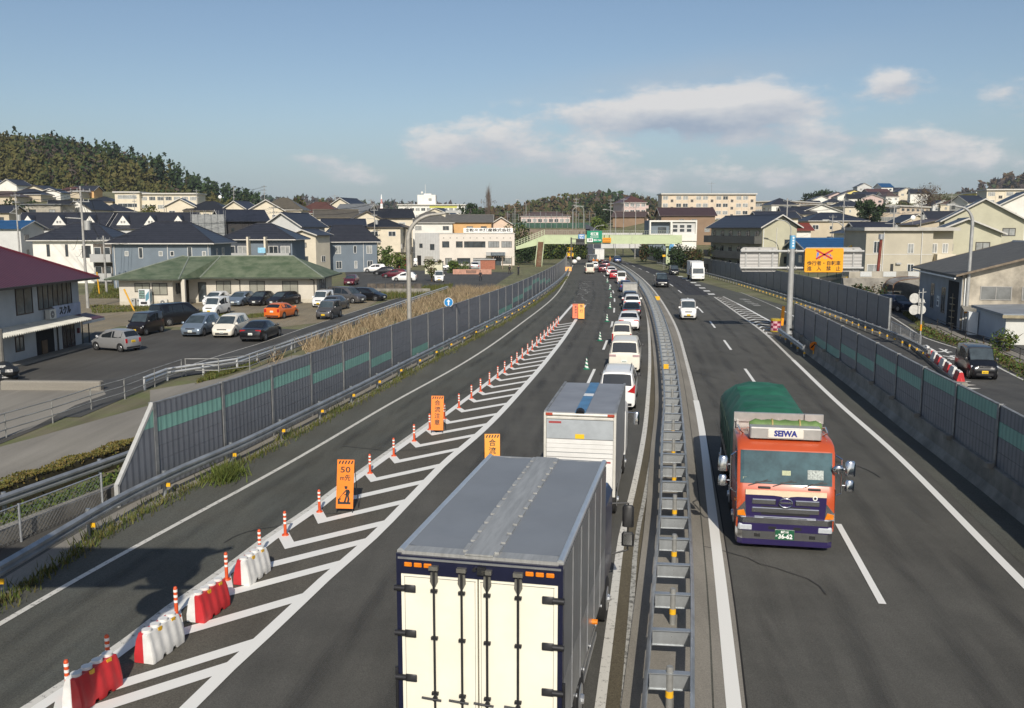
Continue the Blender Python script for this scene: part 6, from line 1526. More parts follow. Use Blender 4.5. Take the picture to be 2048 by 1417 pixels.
# ---- the green roofed office
def office():
 zb = 0; h = 3.05; WC = mat('office_wall',(.57,.53,.45),.8,0,.07,.7,.2,12)
 t = thing('office_building','low cream office with long green hipped roof behind the parked cars','office',(0,0,0))
 x0,x1,y0,y1 = -37.4,-22.6,104.2,113.0
 lx0,lx1,ly0 = -43.9,-37.9,100.6
 mb = MB(); mb.box(x0,x1,y0,y1,0,h); mb.box(lx0,lx1,ly0,y1,0,h); mb.m = 1; mb.box(x0,x1+.02,y0 - .03,y0,0,.45); mb.box(lx0 - .02,lx1+.02,ly0 - .03,ly0,0,.45); mb.build('wall',[WC,mat('plinth_cream',(.50,.46,.37),.8,0,.1,2)],t)
 o = 1.1; zt = 5.25; ze = h - .12
 A = [(lx0 - o,ly0 - o,ze),(lx1+o,ly0 - o,ze),(lx1+2.2,y0 - o,ze),(x1+o,y0 - o,ze),(x1+o,y1+o,ze),(lx0 - o,y1+o,ze)]
 ym = (y0+y1)/2 - .1; k1,k2 = (lx0+4.4,ym,zt),(lx1 - .6,ym - .6,zt - .1); k3 = (x1 - 3.6,ym,zt); kk = (lx1+3.0,ym,zt)
 mb = MB(); mb.face([A[0],A[1],k2,k1]); mb.face([A[1],A[2],kk,k2]); mb.face([A[2],A[3],k3,kk]); mb.face([A[3],A[4],k3]); mb.face([A[4],A[5],k1,kk,k3]); mb.face([A[5],A[0],k1]); mb.face(A[::-1],1)
 mb.m = 1
 for a,b in zip(A,A[1:]+A[:1]): mb.bar(a,b,.10,.16)
 mb.m = 2
 for a,b in ((A[0],k1),(A[1],k2),(A[2],kk),(A[3],k3),(k1,k2),(k2,kk),(kk,k3)): mb.cyl(Vector(a)+Vector((0,0,.03)),Vector(b)+Vector((0,0,.03)),.09,n=6)
 mb.build('roof',[ROOF['green'],mat('gutter_green',(.05,.065,.045),.6,0,.2,2),mat('ridge_grey_green',(.21,.235,.19),.6,0,.15,2)],t)
 def win(u0,u1,z0,z1,y,m=None,mull=1): window_on(t,Matrix.Translation(((u0+u1)/2,y,z0)),u1 - u0,z1 - z0,FRAMED,True,m or mat('blind_glass',(.27,.265,.22),.25,0,.15,.8,spec=.6),mull)
 xa = lambda px,Y: P(px,500,Y).x
 win(xa(265,ly0),xa(296,ly0),1.5,2.5,ly0); win(xa(300,ly0),xa(331,ly0),1.15,2.5,ly0)
 for a,b in ((429,459),(496,527),(562,594)): win(xa(a,y0),xa(b,y0),1.05,2.55,y0)
 q = Matrix.Translation((x1,107.5,.85)) @ Matrix.Rotation(R(90),4,'Z'); window_on(t,q,3.4,1.75,FRAMED,True,mat('side_glass',(.16,.18,.19),.12,0,.3,.8,spec=.7),2)
 # entrance recess with door and porch pillar
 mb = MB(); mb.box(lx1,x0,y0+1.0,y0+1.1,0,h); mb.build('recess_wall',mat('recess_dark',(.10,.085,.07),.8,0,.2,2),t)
 window_on(t,Matrix.Translation(((xa(395,y0)+xa(407,y0))/2,y0 - .01,.1)),.95,2.3,FRAMED,True,PANE,0).name = 'glass_door'
 for u in (-.45,.25): window_on(t,Matrix.Translation((lx1,102.2+u,1.2)) @ Matrix.Rotation(R(90),4,'Z'),.5,1.2,FRAMED,True,PANE,0)
 mb = MB(); mb.box(-36.75,-36.35,100.0,100.4,0,ze+.0); mb.build('porch_pillar',WC,t)
 for px,yy in ((626,y0),(477,y0)): 
  x = xa(px,yy); mb = MB(); mb.cyl((x,yy - .07,.1),(x,yy - .07,2.6),.05,n=6); mb.tube([(x,yy - .07,2.6),(x - .3,yy - o+.1,ze - .1)],.05); mb.build('downpipe',FRAMED,t)
 # things in front of it
 v = thing('vending_machine','white drinks vending machine standing against the office wall','vending machine',(xa(285,99.6),99.7,0))
 mb = MB(); mb.bev(-.62,.62,-.40,.35,.05,1.88,.03); bo = mb.build('cabinet',mat('vending_white',(.68,.70,.70),.35,0,.04,4),v)
 mb = MB(); mb.box(-.54,.10,-.415,-.402,.85,1.80); mb.m = 1
 for r in range(3):
  for c in range(6): mb.box(-.50+c*.10,-.43+c*.10,-.425,-.415,.95+r*.28,1.12+r*.28)
 mb.build('display_window',[mat('vend_dark',(.10,.12,.12),.2,0,.2,5),mat('cans',(.35,.18,.12),.4,0,.8,12,rgb2=(.2,.35,.3))],v)
 mb = MB(); mb.face([(.62+.003,-.3,.3),(.625,.2,.6),(.625,.2,1.7),(.625,-.3,1.3)]); mb.face([(.16,-.416,.5),(.56,-.416,.9),(.56,-.416,1.7),(.16,-.416,1.2)]); mb.build('blue_graphic',mat('vend_blue',(.10,.25,.33),.4,0,.1,5),v,fix=False)
 mb = MB(); mb.box(-.4,.3,-.412,-.402,.25,.5); mb.build('hatch',BLACKP,v)
 b_ = thing('waste_bins','pair of grey waste bins left of the vending machine','bin',(xa(267,99.6),99.7,0))
 for x in (-.32,.28): mb = MB(); mb.bev(x - .24,x+.24,-.3,.25,0,.86,.05); mb.m = 1; mb.cyl((x,-.31,.62),(x,-.30,.62),.09,n=10); mb.build('bin',[mat('bin_grey',(.36,.36,.33),.5,0,.1,4),BLACKP],b_)
 a = thing('air_conditioner','cream outdoor air conditioner on the ground right of the vending machine','air conditioner',(xa(323,100.4),100.45,.05)); ac_unit(a)
office()
def pole_thing(px,py,h,r,lab,m,name='marker_pole',lean=0.0,cat='pole'):
 g = G(px,py); t = thing(name,lab,cat,g); mb = MB(); mb.cyl((0,0,0),(lean,0,h),r,n=8); mb.build('pole',m,t,smooth=40); return t
YP = mat('pole_yellow',(.62,.32,.01),.5,0,.12,5)
pole_thing(269,623,2.3,.09,'yellow leaning steel post in front of the bins',YP,lean=-.95)
pole_thing(199,591,3.0,.09,'tall yellow guy wire cover beside the utility pole',YP,lean=-.15)
# ---- houses in rows: left neighbourhood
w_small = lambda z: [('F',-4.9,z+.3,.55,.7),('F',-2.9,z,.6,1.5),('F',-.1,z+.3,.55,.7),('F',1.5,z+.3,.55,.7),('F',4.0,z,.65,1.6),('F',6.0,z+.3,.55,.7),('R',-2.0,z - .2,.6,1.5),('R',.8,z - .2,1.1,1.6)]
t,h,rh = house('blue-grey two storey apartment with dark hipped roof right behind the green office',347,132,13.9,9.2,0,480.5,444,'hip','bluegrey','slate',ov=.75,wins=w_small(4.4),near=True,name='apartment_block',cat='apartment block')
pipe(t,'F',13.9,9.2,.9,0,6.2); pipe(t,'F',13.9,9.2,6.6,0,6.2); pipe(t,'F',13.9,9.2,-6.6,0,6.2)
t,h,rh = house('white two storey apartment with dark recessed balconies left of the blue-grey block',173,147,12.6,9.0,0,476,446,'hip','white','slate',ov=.7,wins=[('F',-3.9,4.2,.5,1.9,FRAMED),('F',-1.0,4.2,.45,1.9,FRAMED),('F',2.1,4.0,1.4,1.9,FRAMED),('F',-1.0,.9,.5,.9,FRAMED)],near=True,name='apartment_block',cat='apartment block')
for z in (.5,3.5):
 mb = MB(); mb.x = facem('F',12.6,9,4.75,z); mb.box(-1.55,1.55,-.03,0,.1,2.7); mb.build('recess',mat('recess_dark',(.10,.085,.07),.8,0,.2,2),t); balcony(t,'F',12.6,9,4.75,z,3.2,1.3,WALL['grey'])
 for k in (-.9,.6): window_on(t,facem('F',12.6,9,4.75+k,z+.15) @ Matrix.Translation((0,-.031,0)),1.1,2.0,FRAMEW,True,PANE,0)
t,h,rh = house('grey apartment with recessed balconies and a light blue bedding over one rail',530,150,11.2,9.0,0,474,447,'hip','bluegrey','slate',ov=.8,wins=[],near=True,name='apartment_block',cat='apartment block')
for z in (.6,3.6):
 for u,L_ in ((-3.3,4.2),(3.6,3.6)):
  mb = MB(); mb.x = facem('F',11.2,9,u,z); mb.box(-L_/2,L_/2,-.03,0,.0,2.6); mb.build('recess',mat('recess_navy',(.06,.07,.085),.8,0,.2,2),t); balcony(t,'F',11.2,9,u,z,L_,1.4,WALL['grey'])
  for k in (-1.0,.9): window_on(t,facem('F',11.2,9,u+k,z+.1) @ Matrix.Translation((0,-.031,0)),1.5,2.1,FRAMEW,True,None,1)
mb = MB(); mb.x = facem('F',11.2,9,0,0)
for x in (-1.15,1.6): mb.box(x - .14,x+.14,-1.5,0,-1,h)
mb.build('partition',WALL['cream'],t); balcony(t,'F',11.2,9,.2,2.9,2.4,1.35,WALL['lgrey'])
q = P(523,497,143.6); b = thing('bedding','light blue bedding hung over a balcony rail to air','bedding',(q.x,q.y,q.z)); mb = MB(); mb.bev(-.6,.6,-.08,.1,-.75,.1,.05); mb.build('quilt',mat('quilt_blue',(.28,.55,.72),.8,0,.15,3),b)
b['label'] = 'light blue bedding hung over the apartment balcony rail'
t,h,rh = house('grey-blue two storey block with white windows and pointed dark roof beside a parking lot',697,184,9.6,8.2,24,479,451,'pyramid','bluegrey','slate',ov=.7,wins=[('F',-3.1,3.6,1.15,1.6),('F',.3,3.7,.6,1.5),('F',3.2,3.6,1.15,1.6),('F',-3.0,.7,1.15,1.5),('F',.4,.7,.6,1.5),('F',3.3,.7,1.1,1.5),('L',1,3.6,.8,1.6),('L',1,.6,.8,1.6)],near=True,name='apartment_block',cat='apartment block',faces='FL')
pipe(t,'F',9.6,8.2,2.0,0,6); 
mb = MB(); mb.x = facem('L',9.6,8.2,-1.5,0); mb.box(-1.6,1.6,-1.5,0,2.9,4.2); mb.box(-1.6,-1.45,-1.5,0,0,6.2); mb.build('balcony',WALL['cream'],t)
# row houses with dormers
for cx,w,lab,gp in ((145,19.6,'long slate roofed row house with three white triangular dormers at the left',None),(318,17.4,'second slate roofed row house whose white dormers rise over the blue-grey apartment roof',None)):
 t,h,rh = house(lab,cx,196,w,9.5,0,456,427.5,'gable','lgrey','slate',ov=.5,near=False,name='row_house',faces='F')
 for k in range(3):
  u = -w/2+w*(k+.5)/3 - (.4 if cx < 200 else -.2); mb = MB(); zt_ = h+.55
  sl = rh/4.75
  mb.extr([(u - 1.45,zt_),(u+1.45,zt_),(u,zt_+1.95)],-4.3,-.6); dm = mb.build('dormer',WALL['white'],t)
  mb = MB()
  for s in (-1,1): mb.loft([[(u+s*1.6,y,zt_ - .15),(u,y,zt_+2.0),(u,y,zt_+2.12),(u+s*1.6,y,zt_ - .03)] for y in (-4.22,-.3)])
  mb.build('dormer_roof',ROOF['slate'],dm)
  for s in (-.3,.3): window_on(dm,Matrix.Translation((u+s,-4.3,zt_+.42)),.4,.5,FRAMEA)
 mb = MB(); mb.x = facem('F',w,9.5,0,0); mb.box(-w/2,w/2,-1.0,0,h - 3.6,h - 2.5); mb.build('balcony',mat('brick_red',(.28,.15,.10),.85,0,.2,2),t)
HS = [  # label, cx, D, w, d, yaw, eave row, ridge row, kind, wall, roof, ridge axis
 ('dark timber house with pale barge boards over the row house roof',483,188,9,8,30,441,422,'gable','dark','navy','x'),
 ('tall cream house with plain gable and brown hipped wing',537,232,8.2,9,12,420,402,'gable','cream','slate','y'),
 ('brown hipped roof house behind the tall cream gable',572,246,11,9,0,417,396.5,'hip','cream','olive','x'),
 ('pale grey gabled house with slate roof sloping to the right',592,176,7.6,9.5,-16,452,428,'gable','lgrey','slate','y'),
 ('small beige house at the foot of the grey gable',622,172,5.0,6,-14,470,461,'gable','cream','slate','y'),
 ('reddish brown hipped roof house on the skyline left of centre',643,262,12,9,0,424,405,'hip','cream','redbrown','x'),
 ('high cream house with black gable roof on the skyline',700,300,11,10,-20,416,398,'gable','cream','navy','y'),
 ('house with light grey metal roof below the black gable',716,272,10,9,-15,426,410,'gable','cream','lgrey','x'),
 ('cream house with olive brown roof and a small gable',674,228,10,8.5,14,434,421,'gable','cream','olive','x'),
 ('house with blue solar panels on its roof behind the grey-blue block',688,200,8.6,7.5,12,451,440,'gable','cream','navy','x'),
 ('black tiled house with twin gables left of the utility pole',732,222,7,8,14,438,424,'gable','cream','black','y'),
 ('long black tiled house with cream gable right of the utility pole',783,226,9.5,8,16,435,420,'gable','cream','black','x'),
 ('low house with dark hipped roof in front of the twin gables',770,206,8,7,0,452,439,'hip','cream','black','x'),
 ('narrow bare concrete gabled store',801,212,4.6,7,0,456,450,'gable','concrete','brown','y'),
 ('white house with grey hipped roof behind the white company office',862,244,11,9,8,443,424,'hip','white','grey','x'),
 ('orange walled house with grey tiled roof behind the company office',940,250,12,9,0,444,431,'gable','orange','grey','x'),
 ('peach coloured gabled house beside the orange one',1003,252,7.2,9,0,452,436,'gable','peach','grey','y'),
 ('white gabled house with dark windows at the foot of the wooded hill',185,250,8,9,-14,419,402,'gable','white','black','y'),
 ('cream house with slate roof in front of the hillside apartments',370,262,8,9,10,413,399,'gable','cream','slate','y'),
 ('cream house with black hipped roof beside the hillside apartments',425,262,11.5,9,0,419,403,'hip','cream','black','x'),
 ('small cream gabled house right of the black hipped roof',487,262,6.6,8,-12,417,404,'gable','cream','slate','y'),
 ('old grey flat shed with rusty sheet walls',105,240,9.6,8,0,410,406,'flat','concrete','lgrey','x'),
 ('grey house with blue tin roof at the far left',18,182,10,9,0,457,444,'gable','lgrey','blue','x'),
 ('pale old house under the trees at the far left',5,230,9,8,0,425,413,'gable','beige','slate','x'),
 ('white hillside house highest at the left edge',2,420,10,9,10,381,371,'gable','white','navy','y'),
 ('white gabled hillside house below the forest',40,400,9,9,-12,385,375,'gable','white','slate','y'),
 ('dull brown roofed hillside house near the left edge',22,340,12,9,0,398,389,'hip','beige','brown','x'),
 ('dark roofed hillside house in the middle of the slope',70,350,12,9,0,400,390,'hip','beige','slate','x'),
 ('yellowish hillside house under the trees',92,370,9,8,-14,398,391,'gable','cream','black','y'),
 ('small white hillside house beside a dark one',118,360,8,8,0,402,395,'gable','white','navy','y'),
 ('orange walled hillside house right of the utility pole',182,380,9,8,0,402,394,'gable','orange','slate','x'),
 ('brown roofed hillside house beside the orange one',155,372,10,8,0,403,395,'hip','beige','redbrown','x'),
 ('dark long hillside roof left of the hillside apartments',216,340,9,8,0,404,396,'hip','beige','black','x'),
 # right side
 ('brown walled two storey house at the right end of the overbridge',1259,340,11.5,10,-14,434,425,'gable','brown','brown','x'),
 ('tan house with wide dark brown tiled roof above the white modern building',1368,285,16.5,11,0,431,417,'gable','brown','purple','x'),
 ('small house with red pagoda roof behind the sign gantry',1584,186,5.4,6,0,460,449,'gable','white','red','x'),
 ('old grey roofed house between the pagoda roof and the olive apartments',1545,215,9,8,0,436,425,'gable','cream','slate','x'),
 ('white gabled house behind the olive apartments',1575,235,6.5,8,0,439,424,'gable','white','brown','y'),
 ('beige and cream two storey block with wide navy hipped roof',1655,224,14.5,10,6,440,426,'hip','beige','navy','x'),
 ('navy tiled house peeping over the flat roofed grey house',1740,176,7.5,8,0,465,447,'gable','white','navy','x'),
 ('dark tiled low house left of the flat roofed grey house',1712,168,6,7,0,464,452,'hip','white','navy','x'),
 ('brown tiled roofs right of the satellite dish',1858,190,9,8,0,450,441,'gable','beige','brown','y'),
 ('pale green house with big navy gable roof at the upper right',1955,140,10.5,13,-22,440,402,'gable','greenish','navy','y'),
 ('lower pale green house with navy gable roof below the bigger one',1922,124,8.0,11,-20,466,440,'gable','greenish','navy','y'),
 ('white walled house with navy roof at the upper right corner',2035,165,9,9,-18,412,387,'gable','white','navy','y'),
 ('blue roofed warehouse behind the amber board',1650,150,9.6,10,0,497,479,'gable','bluegrey','blue','x'),
 ('grey roofed warehouse right of the blue roofed one',1708,152,5.5,10,0,496,480,'gable','grey','grey','x'),
 ('white hillside house farthest left on the right hand hill',1633,590,12,10,0,407,400,'gable','white','slate','y'),
 ('pink hillside house',1665,600,12,10,0,403,396,'gable','pink','brown','y'),
 ('small white hillside house right of the pink one',1680,590,10,10,0,407,401,'gable','white','slate','y'),
 ('yellow hillside house standing out on the right hand hill',1696,600,15,12,0,399,392,'gable','yellow','brown','y'),
 ('white hillside house with navy roof below the yellow one',1724,580,14,10,0,404,398,'gable','white','navy','x'),
 ('hillside house with brown roof right of the yellow one',1745,600,14,10,0,398,393,'gable','beige','redbrown','x'),
 ('hillside house with purple brown roof',1778,570,16,10,0,406,400,'gable','white','purple','x'),
 ('orange hillside house with green roof edge at the right',1813,590,9,10,0,402,396,'gable','orange','green','y'),
 ('pale hillside house with dark roof at the crest',1790,620,14,10,0,396,391,'gable','lgrey','slate','x'),
]
for lab,cx,D,w,d,yaw,ye,yr,kind,wall,roof,ridge in HS:
 if len(lab.split()) < 4: lab += ' on the right hand hill'
 house(lab,cx,D,w,d,yaw,ye,yr,kind,wall,roof,ridge,trim=TRIMD if roof in ('black','brown') else TRIMW,ov=.6,flat_h=.25)
# ---------------------------------------------------------------- larger buildings of the middle distance
def company():
 Y = 213; t = thing('company_office','white two storey company office with a long roof sign and many windows','office',(0,Y,0))
 xa = lambda px: P(px,500,Y).x
 x0,x1 = xa(879),xa(1029); h = zat(468,Y); d = 11
 WW = WALL['white']; WP = WALL['lgrey']
 mb = MB(); mb.box(x0,x1,0,d,-.3,h); mb.build('wall',mat('wall_company',(.66,.605,.54),.85,0,.05,.5),t)
 mb = MB(); mb.x = Matrix.Translation((x0,.15,0)) @ Matrix.Rotation(R(-14),4,'Z'); mb.box(-6.1,-.02,0,9,-.3,h+.15); sd = mb.build('side_block',stripe_mat('ribbed_wall',(.56,.56,.55),(.50,.50,.49),.4,'X',.5,.6,.1,.2,.2),t)
 mb = MB(); mb.box(x0 - .1,x1+.1,-.1,d+.1,h - .0,h+.12); mb.build('parapet_cap',TRIMW,t)
 q = Matrix.Translation((x0,.15,0)) @ Matrix.Rotation(R(-14),4,'Z')
 for u,z,w,hh in ((-4.6,4.1,.8,1.0),(-1.8,3.6,1.1,1.4)): window_on(t,q @ Matrix.Translation((u,0,z)),w,hh,FRAMED,True,PANE,0)
 mb = MB(); mb.x = q; mb.box(-3.7,-1.6,-.03,0,0,2.1); mb.build('shutter',mat('shutter_grey',(.38,.36,.32),.6,.2,.1,2),t)
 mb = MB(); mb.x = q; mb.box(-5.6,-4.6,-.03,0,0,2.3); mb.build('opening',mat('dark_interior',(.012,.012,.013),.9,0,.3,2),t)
 W1 = [(485,612),(730,850),(875,1255),(1305,1500),(1540,1725)]; W0 = [(535,655),(748,985),(1035,1265),(1545,1725)]
 px = lambda z: 830+z/8.904
 for a,b in W1: window_on(t,Matrix.Translation(((xa(px(a))+xa(px(b)))/2,0,zat(495.5,Y))),xa(px(b)) - xa(px(a)),1.45,FRAMED,True,PANE if a in (485,730,875) else mat('company_glass',(.26,.27,.27),.15,0,.2,.8,spec=.7),1 if a < 800 else 3)
 for a,b in W0: window_on(t,Matrix.Translation(((xa(px(a))+xa(px(b)))/2,0,zat(528,Y))),xa(px(b)) - xa(px(a)),1.35,FRAMED,True,PANE if a == 748 else mat('company_glass2',(.22,.23,.22),.15,0,.4,.8,spec=.7),1 if a < 600 else 3)
 e0,e1 = xa(px(1270)),xa(px(1610))
 mb = MB(); mb.box(e0,e1,-2.0,0,zat(512,Y - 2),zat(505,Y - 2)); mb.m = 1; mb.box(e0+1.1,e1 - .1,-2.05,-2.0,zat(512,Y - 2)+.05,zat(505,Y - 2) - .05); mb.m = 2
 for k in range(9): mb.box(e0+1.5+k*.33,e0+1.68+k*.33,-2.07,-2.05,zat(510.5,Y - 2),zat(507,Y - 2))
 mb.build('entrance_canopy',[WALL['grey'],mat('canopy_dark',(.06,.08,.10),.5,0,.1,3),mat('faint_letter',(.22,.25,.27),.5)],t)
 mb = MB(); mb.box(e0+1.2,e1 - 1.0,-.05,0,0,2.3); mb.build('entrance_door',PANE,t)
 mb = MB()
 for k in range(11): x = x0+1.0+k*(x1 - x0 - 2)/10; mb.box(x - .12,x+.12,-.06,0,h - 1.05,h - .9)
 mb.build('vent_hood',FRAMED,t)
 a,b = xa(927),xa(1026); sgn = thing('roof_sign','long white sign board with black company name on the office roof','sign',((a+b)/2,Y+.3,h+.12))
 mb = MB(); w = b - a; hh = 1.1; mb.box(-w/2,w/2,0,.15,.12,hh+.12); bo = mb.build('board',LETW,sgn)
 text('佐々木興産株式会社',.80,INK,bo,facing((.45,-.008,.12+hh/2)),'lettering',.002,.022,w*.84)
 mb = MB(); c = (-w/2+.95,.12+hh/2)
 for k in range(16):
  a0,a1 = k*math.pi/8,(k+1)*math.pi/8; mb.face([(c[0]+r*math.cos(a_),-.01,c[1]+r*math.sin(a_)) for r,a_ in ((.40,a0),(.40,a1),(.31,a1),(.31,a0))])
 for k in range(3): mb.face([(c[0] - .22+k*.05,-.01,c[1]+.16 - k*.17),(c[0]+.22 - k*.03,-.01,c[1]+.2 - k*.17),(c[0]+.22 - k*.03,-.01,c[1]+.12 - k*.17),(c[0] - .22+k*.05,-.01,c[1]+.08 - k*.17)])
 mb.face([(c[0] - .04,-.01,c[1] - .28),(c[0]+.05,-.01,c[1] - .28),(c[0]+.05,-.01,c[1]+.28),(c[0] - .04,-.01,c[1]+.28)])
 mb.build('round_mark',INK,bo)
 mb = MB()
 for k in range(7): mb.box(-w/2+.3+k*(w - .6)/6 - .05,-w/2+.3+k*(w - .6)/6+.05,.05,.1,-.02,.12)
 mb.build('sign_foot',FRAMED,sgn)
 # storage box with the same name in front
 Yc = 172; a,b = P(850,540,Yc).x,P(885,540,Yc).x; c = thing('storage_container','cream storage container with company name in black, behind the white kei van','container',((a+b)/2,Yc,0)); w = b - a
 mb = MB(); mb.box(-w/2,w/2,0,2.2,0,2.25); bo = mb.build('box',mat('container_cream',(.62,.60,.44),.6,0,.08,1.5),c); mb = MB(); mb.box(-w/2 - .08,w/2+.08,-.1,2.3,2.25,2.37); mb.build('lid',FRAMED,c)
 text('佐々木興産株式会社',.35,INK,bo,facing((.12,-.01,1.85)),'lettering',.002,.012,w*.78)
company()
def slab(lab,px0,px1,Y,y_top,storeys,sh,d,wall,yaw=0,name='apartment_block',base=None,bays=8,stair=True,roof=None,side='',cat='apartment block',pitched=None):
 """flat roofed row of flats: window band, balconies and stair bays per storey"""
 a,b = P(px0,450,Y),P(px1,450,Y); w = (b.x - a.x)/math.cos(R(yaw)); cx = (a.x+b.x)/2
 zt = zat(y_top,Y); zb = terr(cx,Y) if base is None else base; h = zt - zb
 t = thing(name,lab,cat,(cx - math.sin(R(yaw))*d/2,Y+math.cos(R(yaw))*d/2,zb),R(yaw))
 mb = MB(); mb.box(-w/2,w/2,-d/2,d/2,-4,h); mb.build('wall',WALL[wall],t)
 if pitched: roof_mesh('hip',w,d,h,pitched,.5,ridge='x' if w > d else 'y').build('roof',[ROOF[roof],ROOF[roof],TRIMW],t)
 else: mb = MB(); mb.box(-w/2 - .5,w/2+.5,-d/2 - .8,d/2+.5,h,h+.45); mb.build('roof',TRIMW,t)
 for s in range(storeys):
  z = h - sh*(s+1)+.75
  if z < -1: break
  for k in range(bays):
   u = -w/2+w*(k+.5)/bays
   st = stair and k % 3 == 1
   if st: window_on(t,facem('F',w,d,u,z - .9),w/bays*.42,1.1,FRAMEA,False,mat('stair_dark',(.05,.045,.04),.8,0,.2,2))
   else: window_on(t,facem('F',w,d,u,z),w/bays*.78,1.45,FRAMEW,False,PANEC if random.random() < .7 else PANE,3 if w/bays > 3 else 1)
 if stair:
  mb = MB()
  for k in range(bays+1): x = -w/2+w*k/bays; mb.box(x - .12,x+.12,-d/2 - .12,-d/2,-3,h)
  mb.build('pilaster',WALL[wall],t)
 for fc in side:
  n = max(3,int(d/4.0))
  for s in range(storeys):
   z = h - sh*(s+1)+.2
   for k in range(n):
    u = -d/2+d*(k+.5)/n; window_on(t,facem(fc,w,d,u,z+.5),d/n*.55,1.5,FRAMEA,False,PANE)
   balcony(t,fc,w,d,0,z,d*.96,1.2,WALL[wall])
 return t
t = slab('five storey cream flats with white roof slab on the skyline right of centre',1323,1509,345,389.5,5,2.75,9.5,'danchi',0,bays=14)
mb = MB(); mb.cyl((2,0,0),(2,0,4.5),.06,n=5); mb.tube([(.6,0,3.9),(3.4,0,3.9)],.04); mb.build('aerial',GALVD,t); 
for ch in [c for c in t.children if c.name.startswith('aerial')]: ch.location = (0,0,zat(389.5,345) - terr(t.location.x,345)+.4)
slab('pink three storey flats with red brown hipped roof left of the cream flats',1247,1292,385,404,4,2.8,16,'pink',10,roof='redbrown',pitched=2.6,bays=4,stair=False,side='R')
slab('long cream flats behind the olive apartments',1509,1562,400,404,4,2.75,40,'danchi',-40,bays=3,stair=False,side='R')
slab('cream flats stepping away right of the first row',1606,1650,390,411,4,2.75,38,'danchi',-46,bays=3,stair=False,side='R')
slab('cream flats with long balconies left of the bare tree',1746,1790,300,414,4,2.75,26,'danchi',-44,bays=1,stair=False,side='R')
slab('pale flats behind the dark conifer',1690,1730,400,414,3,2.75,9,'danchi',0,bays=3,stair=False)
slab('white flats with stair tower at the upper right',1972,2040,330,381,4,2.8,10,'cream',-8,bays=4,stair=True)
slab('small yellowish flats left of the white stair tower flats',1948,1972,345,387,3,2.8,10,'yellow',0,bays=2,stair=False)
slab('three storey white flats with open galleries under the wooded hill',283,397,335,389,3,3.0,9,'cream',0,bays=7,stair=False)
t = slab('blank ended white stair block of the flats under the wooded hill',233,282,333,386,3,3.0,9.5,'cream',0,bays=1,stair=False)
t = slab('large white school hall with yellow stripe windows on the skyline',797,930,430,411,3,3.4,14,'white',0,'school_building',bays=12,stair=False,cat='school')
mb = MB(); mb.box(-1,12,-7.06,-7.0,9.4,11.0); mb.build('yellow_panel',mat('panel_yellow',(.55,.55,.12),.6,0,.1,1),t)
h_ = zat(411,430) - terr(t.location.x,430); mb = MB(); mb.box(-7,1.6,-3,5,h_,h_+5.0); mb.box(-4,-.5,-2,3,h_+5,h_+5.6); mb.cyl((-3.5,0,h_+5),(-3.5,0,h_+10),.08,n=5); mb.sph((-5.0,-1,h_+6.1),.6,8,6); tw_ = mb.build('tower',WALL['white'],t)
window_on(tw_,Matrix.Translation((-1.0,-3.0,h_+2.2)),1.4,1.1,FRAMED)
t = slab('long pink school building with low roof behind a tall net fence',1042,1140,372,432,2,3.4,10,'pink',0,'school_building',bays=9,stair=False,cat='school',roof='brown',pitched=1.6)
# white modern house block, olive apartments
def modern():
 Y = 252; xa = lambda px: P(px,460,Y).x; x0,x1 = xa(1299),xa(1394); h = zat(441,Y); zb = 0
 t = thing('modern_building','white modern building with framed terraces and dark windows beside the olive apartments','building',(0,Y,0))
 mb = MB(); mb.box(x0,x1,1.6,10,-.5,h); mb.build('wall',WALL['bluegrey'],t)
 WH = WALL['white']; mb = MB(); zm = zat(468,Y); zl = zat(478,Y)
 mb.box(x0,x1,0,1.6,h - .45,h); mb.box(x0,x0+.4,0,1.6,zm,h - .45); mb.box(xa(1341),xa(1341)+.5,0,1.6,zm,h - .45); mb.box(x1 - .4,x1,0,1.6,zm,h - .45); mb.box(x0,x1,0,1.6,zl - .6,zm); mb.box(x0+6,x1,.4,1.6,-.5,zl - .6); mb.build('terrace_frame',WH,t)
 window_on(t,Matrix.Translation((xa(1326),1.6,zm+.1)),2.3,1.7,FRAMED,True,PANE,1)
 for k in range(3):
  for j in range(2): window_on(t,Matrix.Translation((xa(1351+k*14),.6,zm+.45+j*1.1)),1.4,.95,FRAMEW,True,PANE,0)
 mb = MB(); mb.box(xa(1341)+.5,x1 - .4,.6,1.5,zm,h - .45); mb.build('glazed_bay',WALL['lgrey'],t)
modern()
def olive():
 D,w,d,yaw = 158,6.4,20,13
 t,h,rh = house('three storey olive apartment with dark galleries and gabled end wall behind the noise barrier',1502,D+7,w,d,yaw,452,433,'gable','olive','slate','y',ov=.8,wins=[('F',1.6,5.5,1.3,1.2,FRAMED),('F',1.6,2.6,1.3,1.2,FRAMED)],name='apartment_block',cat='apartment block',base=0)
 GD = mat('gallery_panel',(.085,.085,.075),.7,0,.15,1)
 for s in range(3):
  z = h - 2.7*(s+1) - .2; balcony(t,'L',w,d,0,z,d,1.5,GD,'gallery',1.15)
  for k in range(6): window_on(t,facem('L',w,d,-d/2+d*(k+.5)/6,z+.05),.9,2.0,FRAMED,False,PANE,0)
  for k in range(6): window_on(t,facem('L',w,d,-d/2+d*(k+.15)/6+.6,z+.9),.7,1.0,FRAMEA,False,PANE,0)
 pipe(t,'F',w,d,-.6,-1,h - .3); pipe(t,'F',w,d,-w/2+.15,-1,h - .3,LETW)
olive()
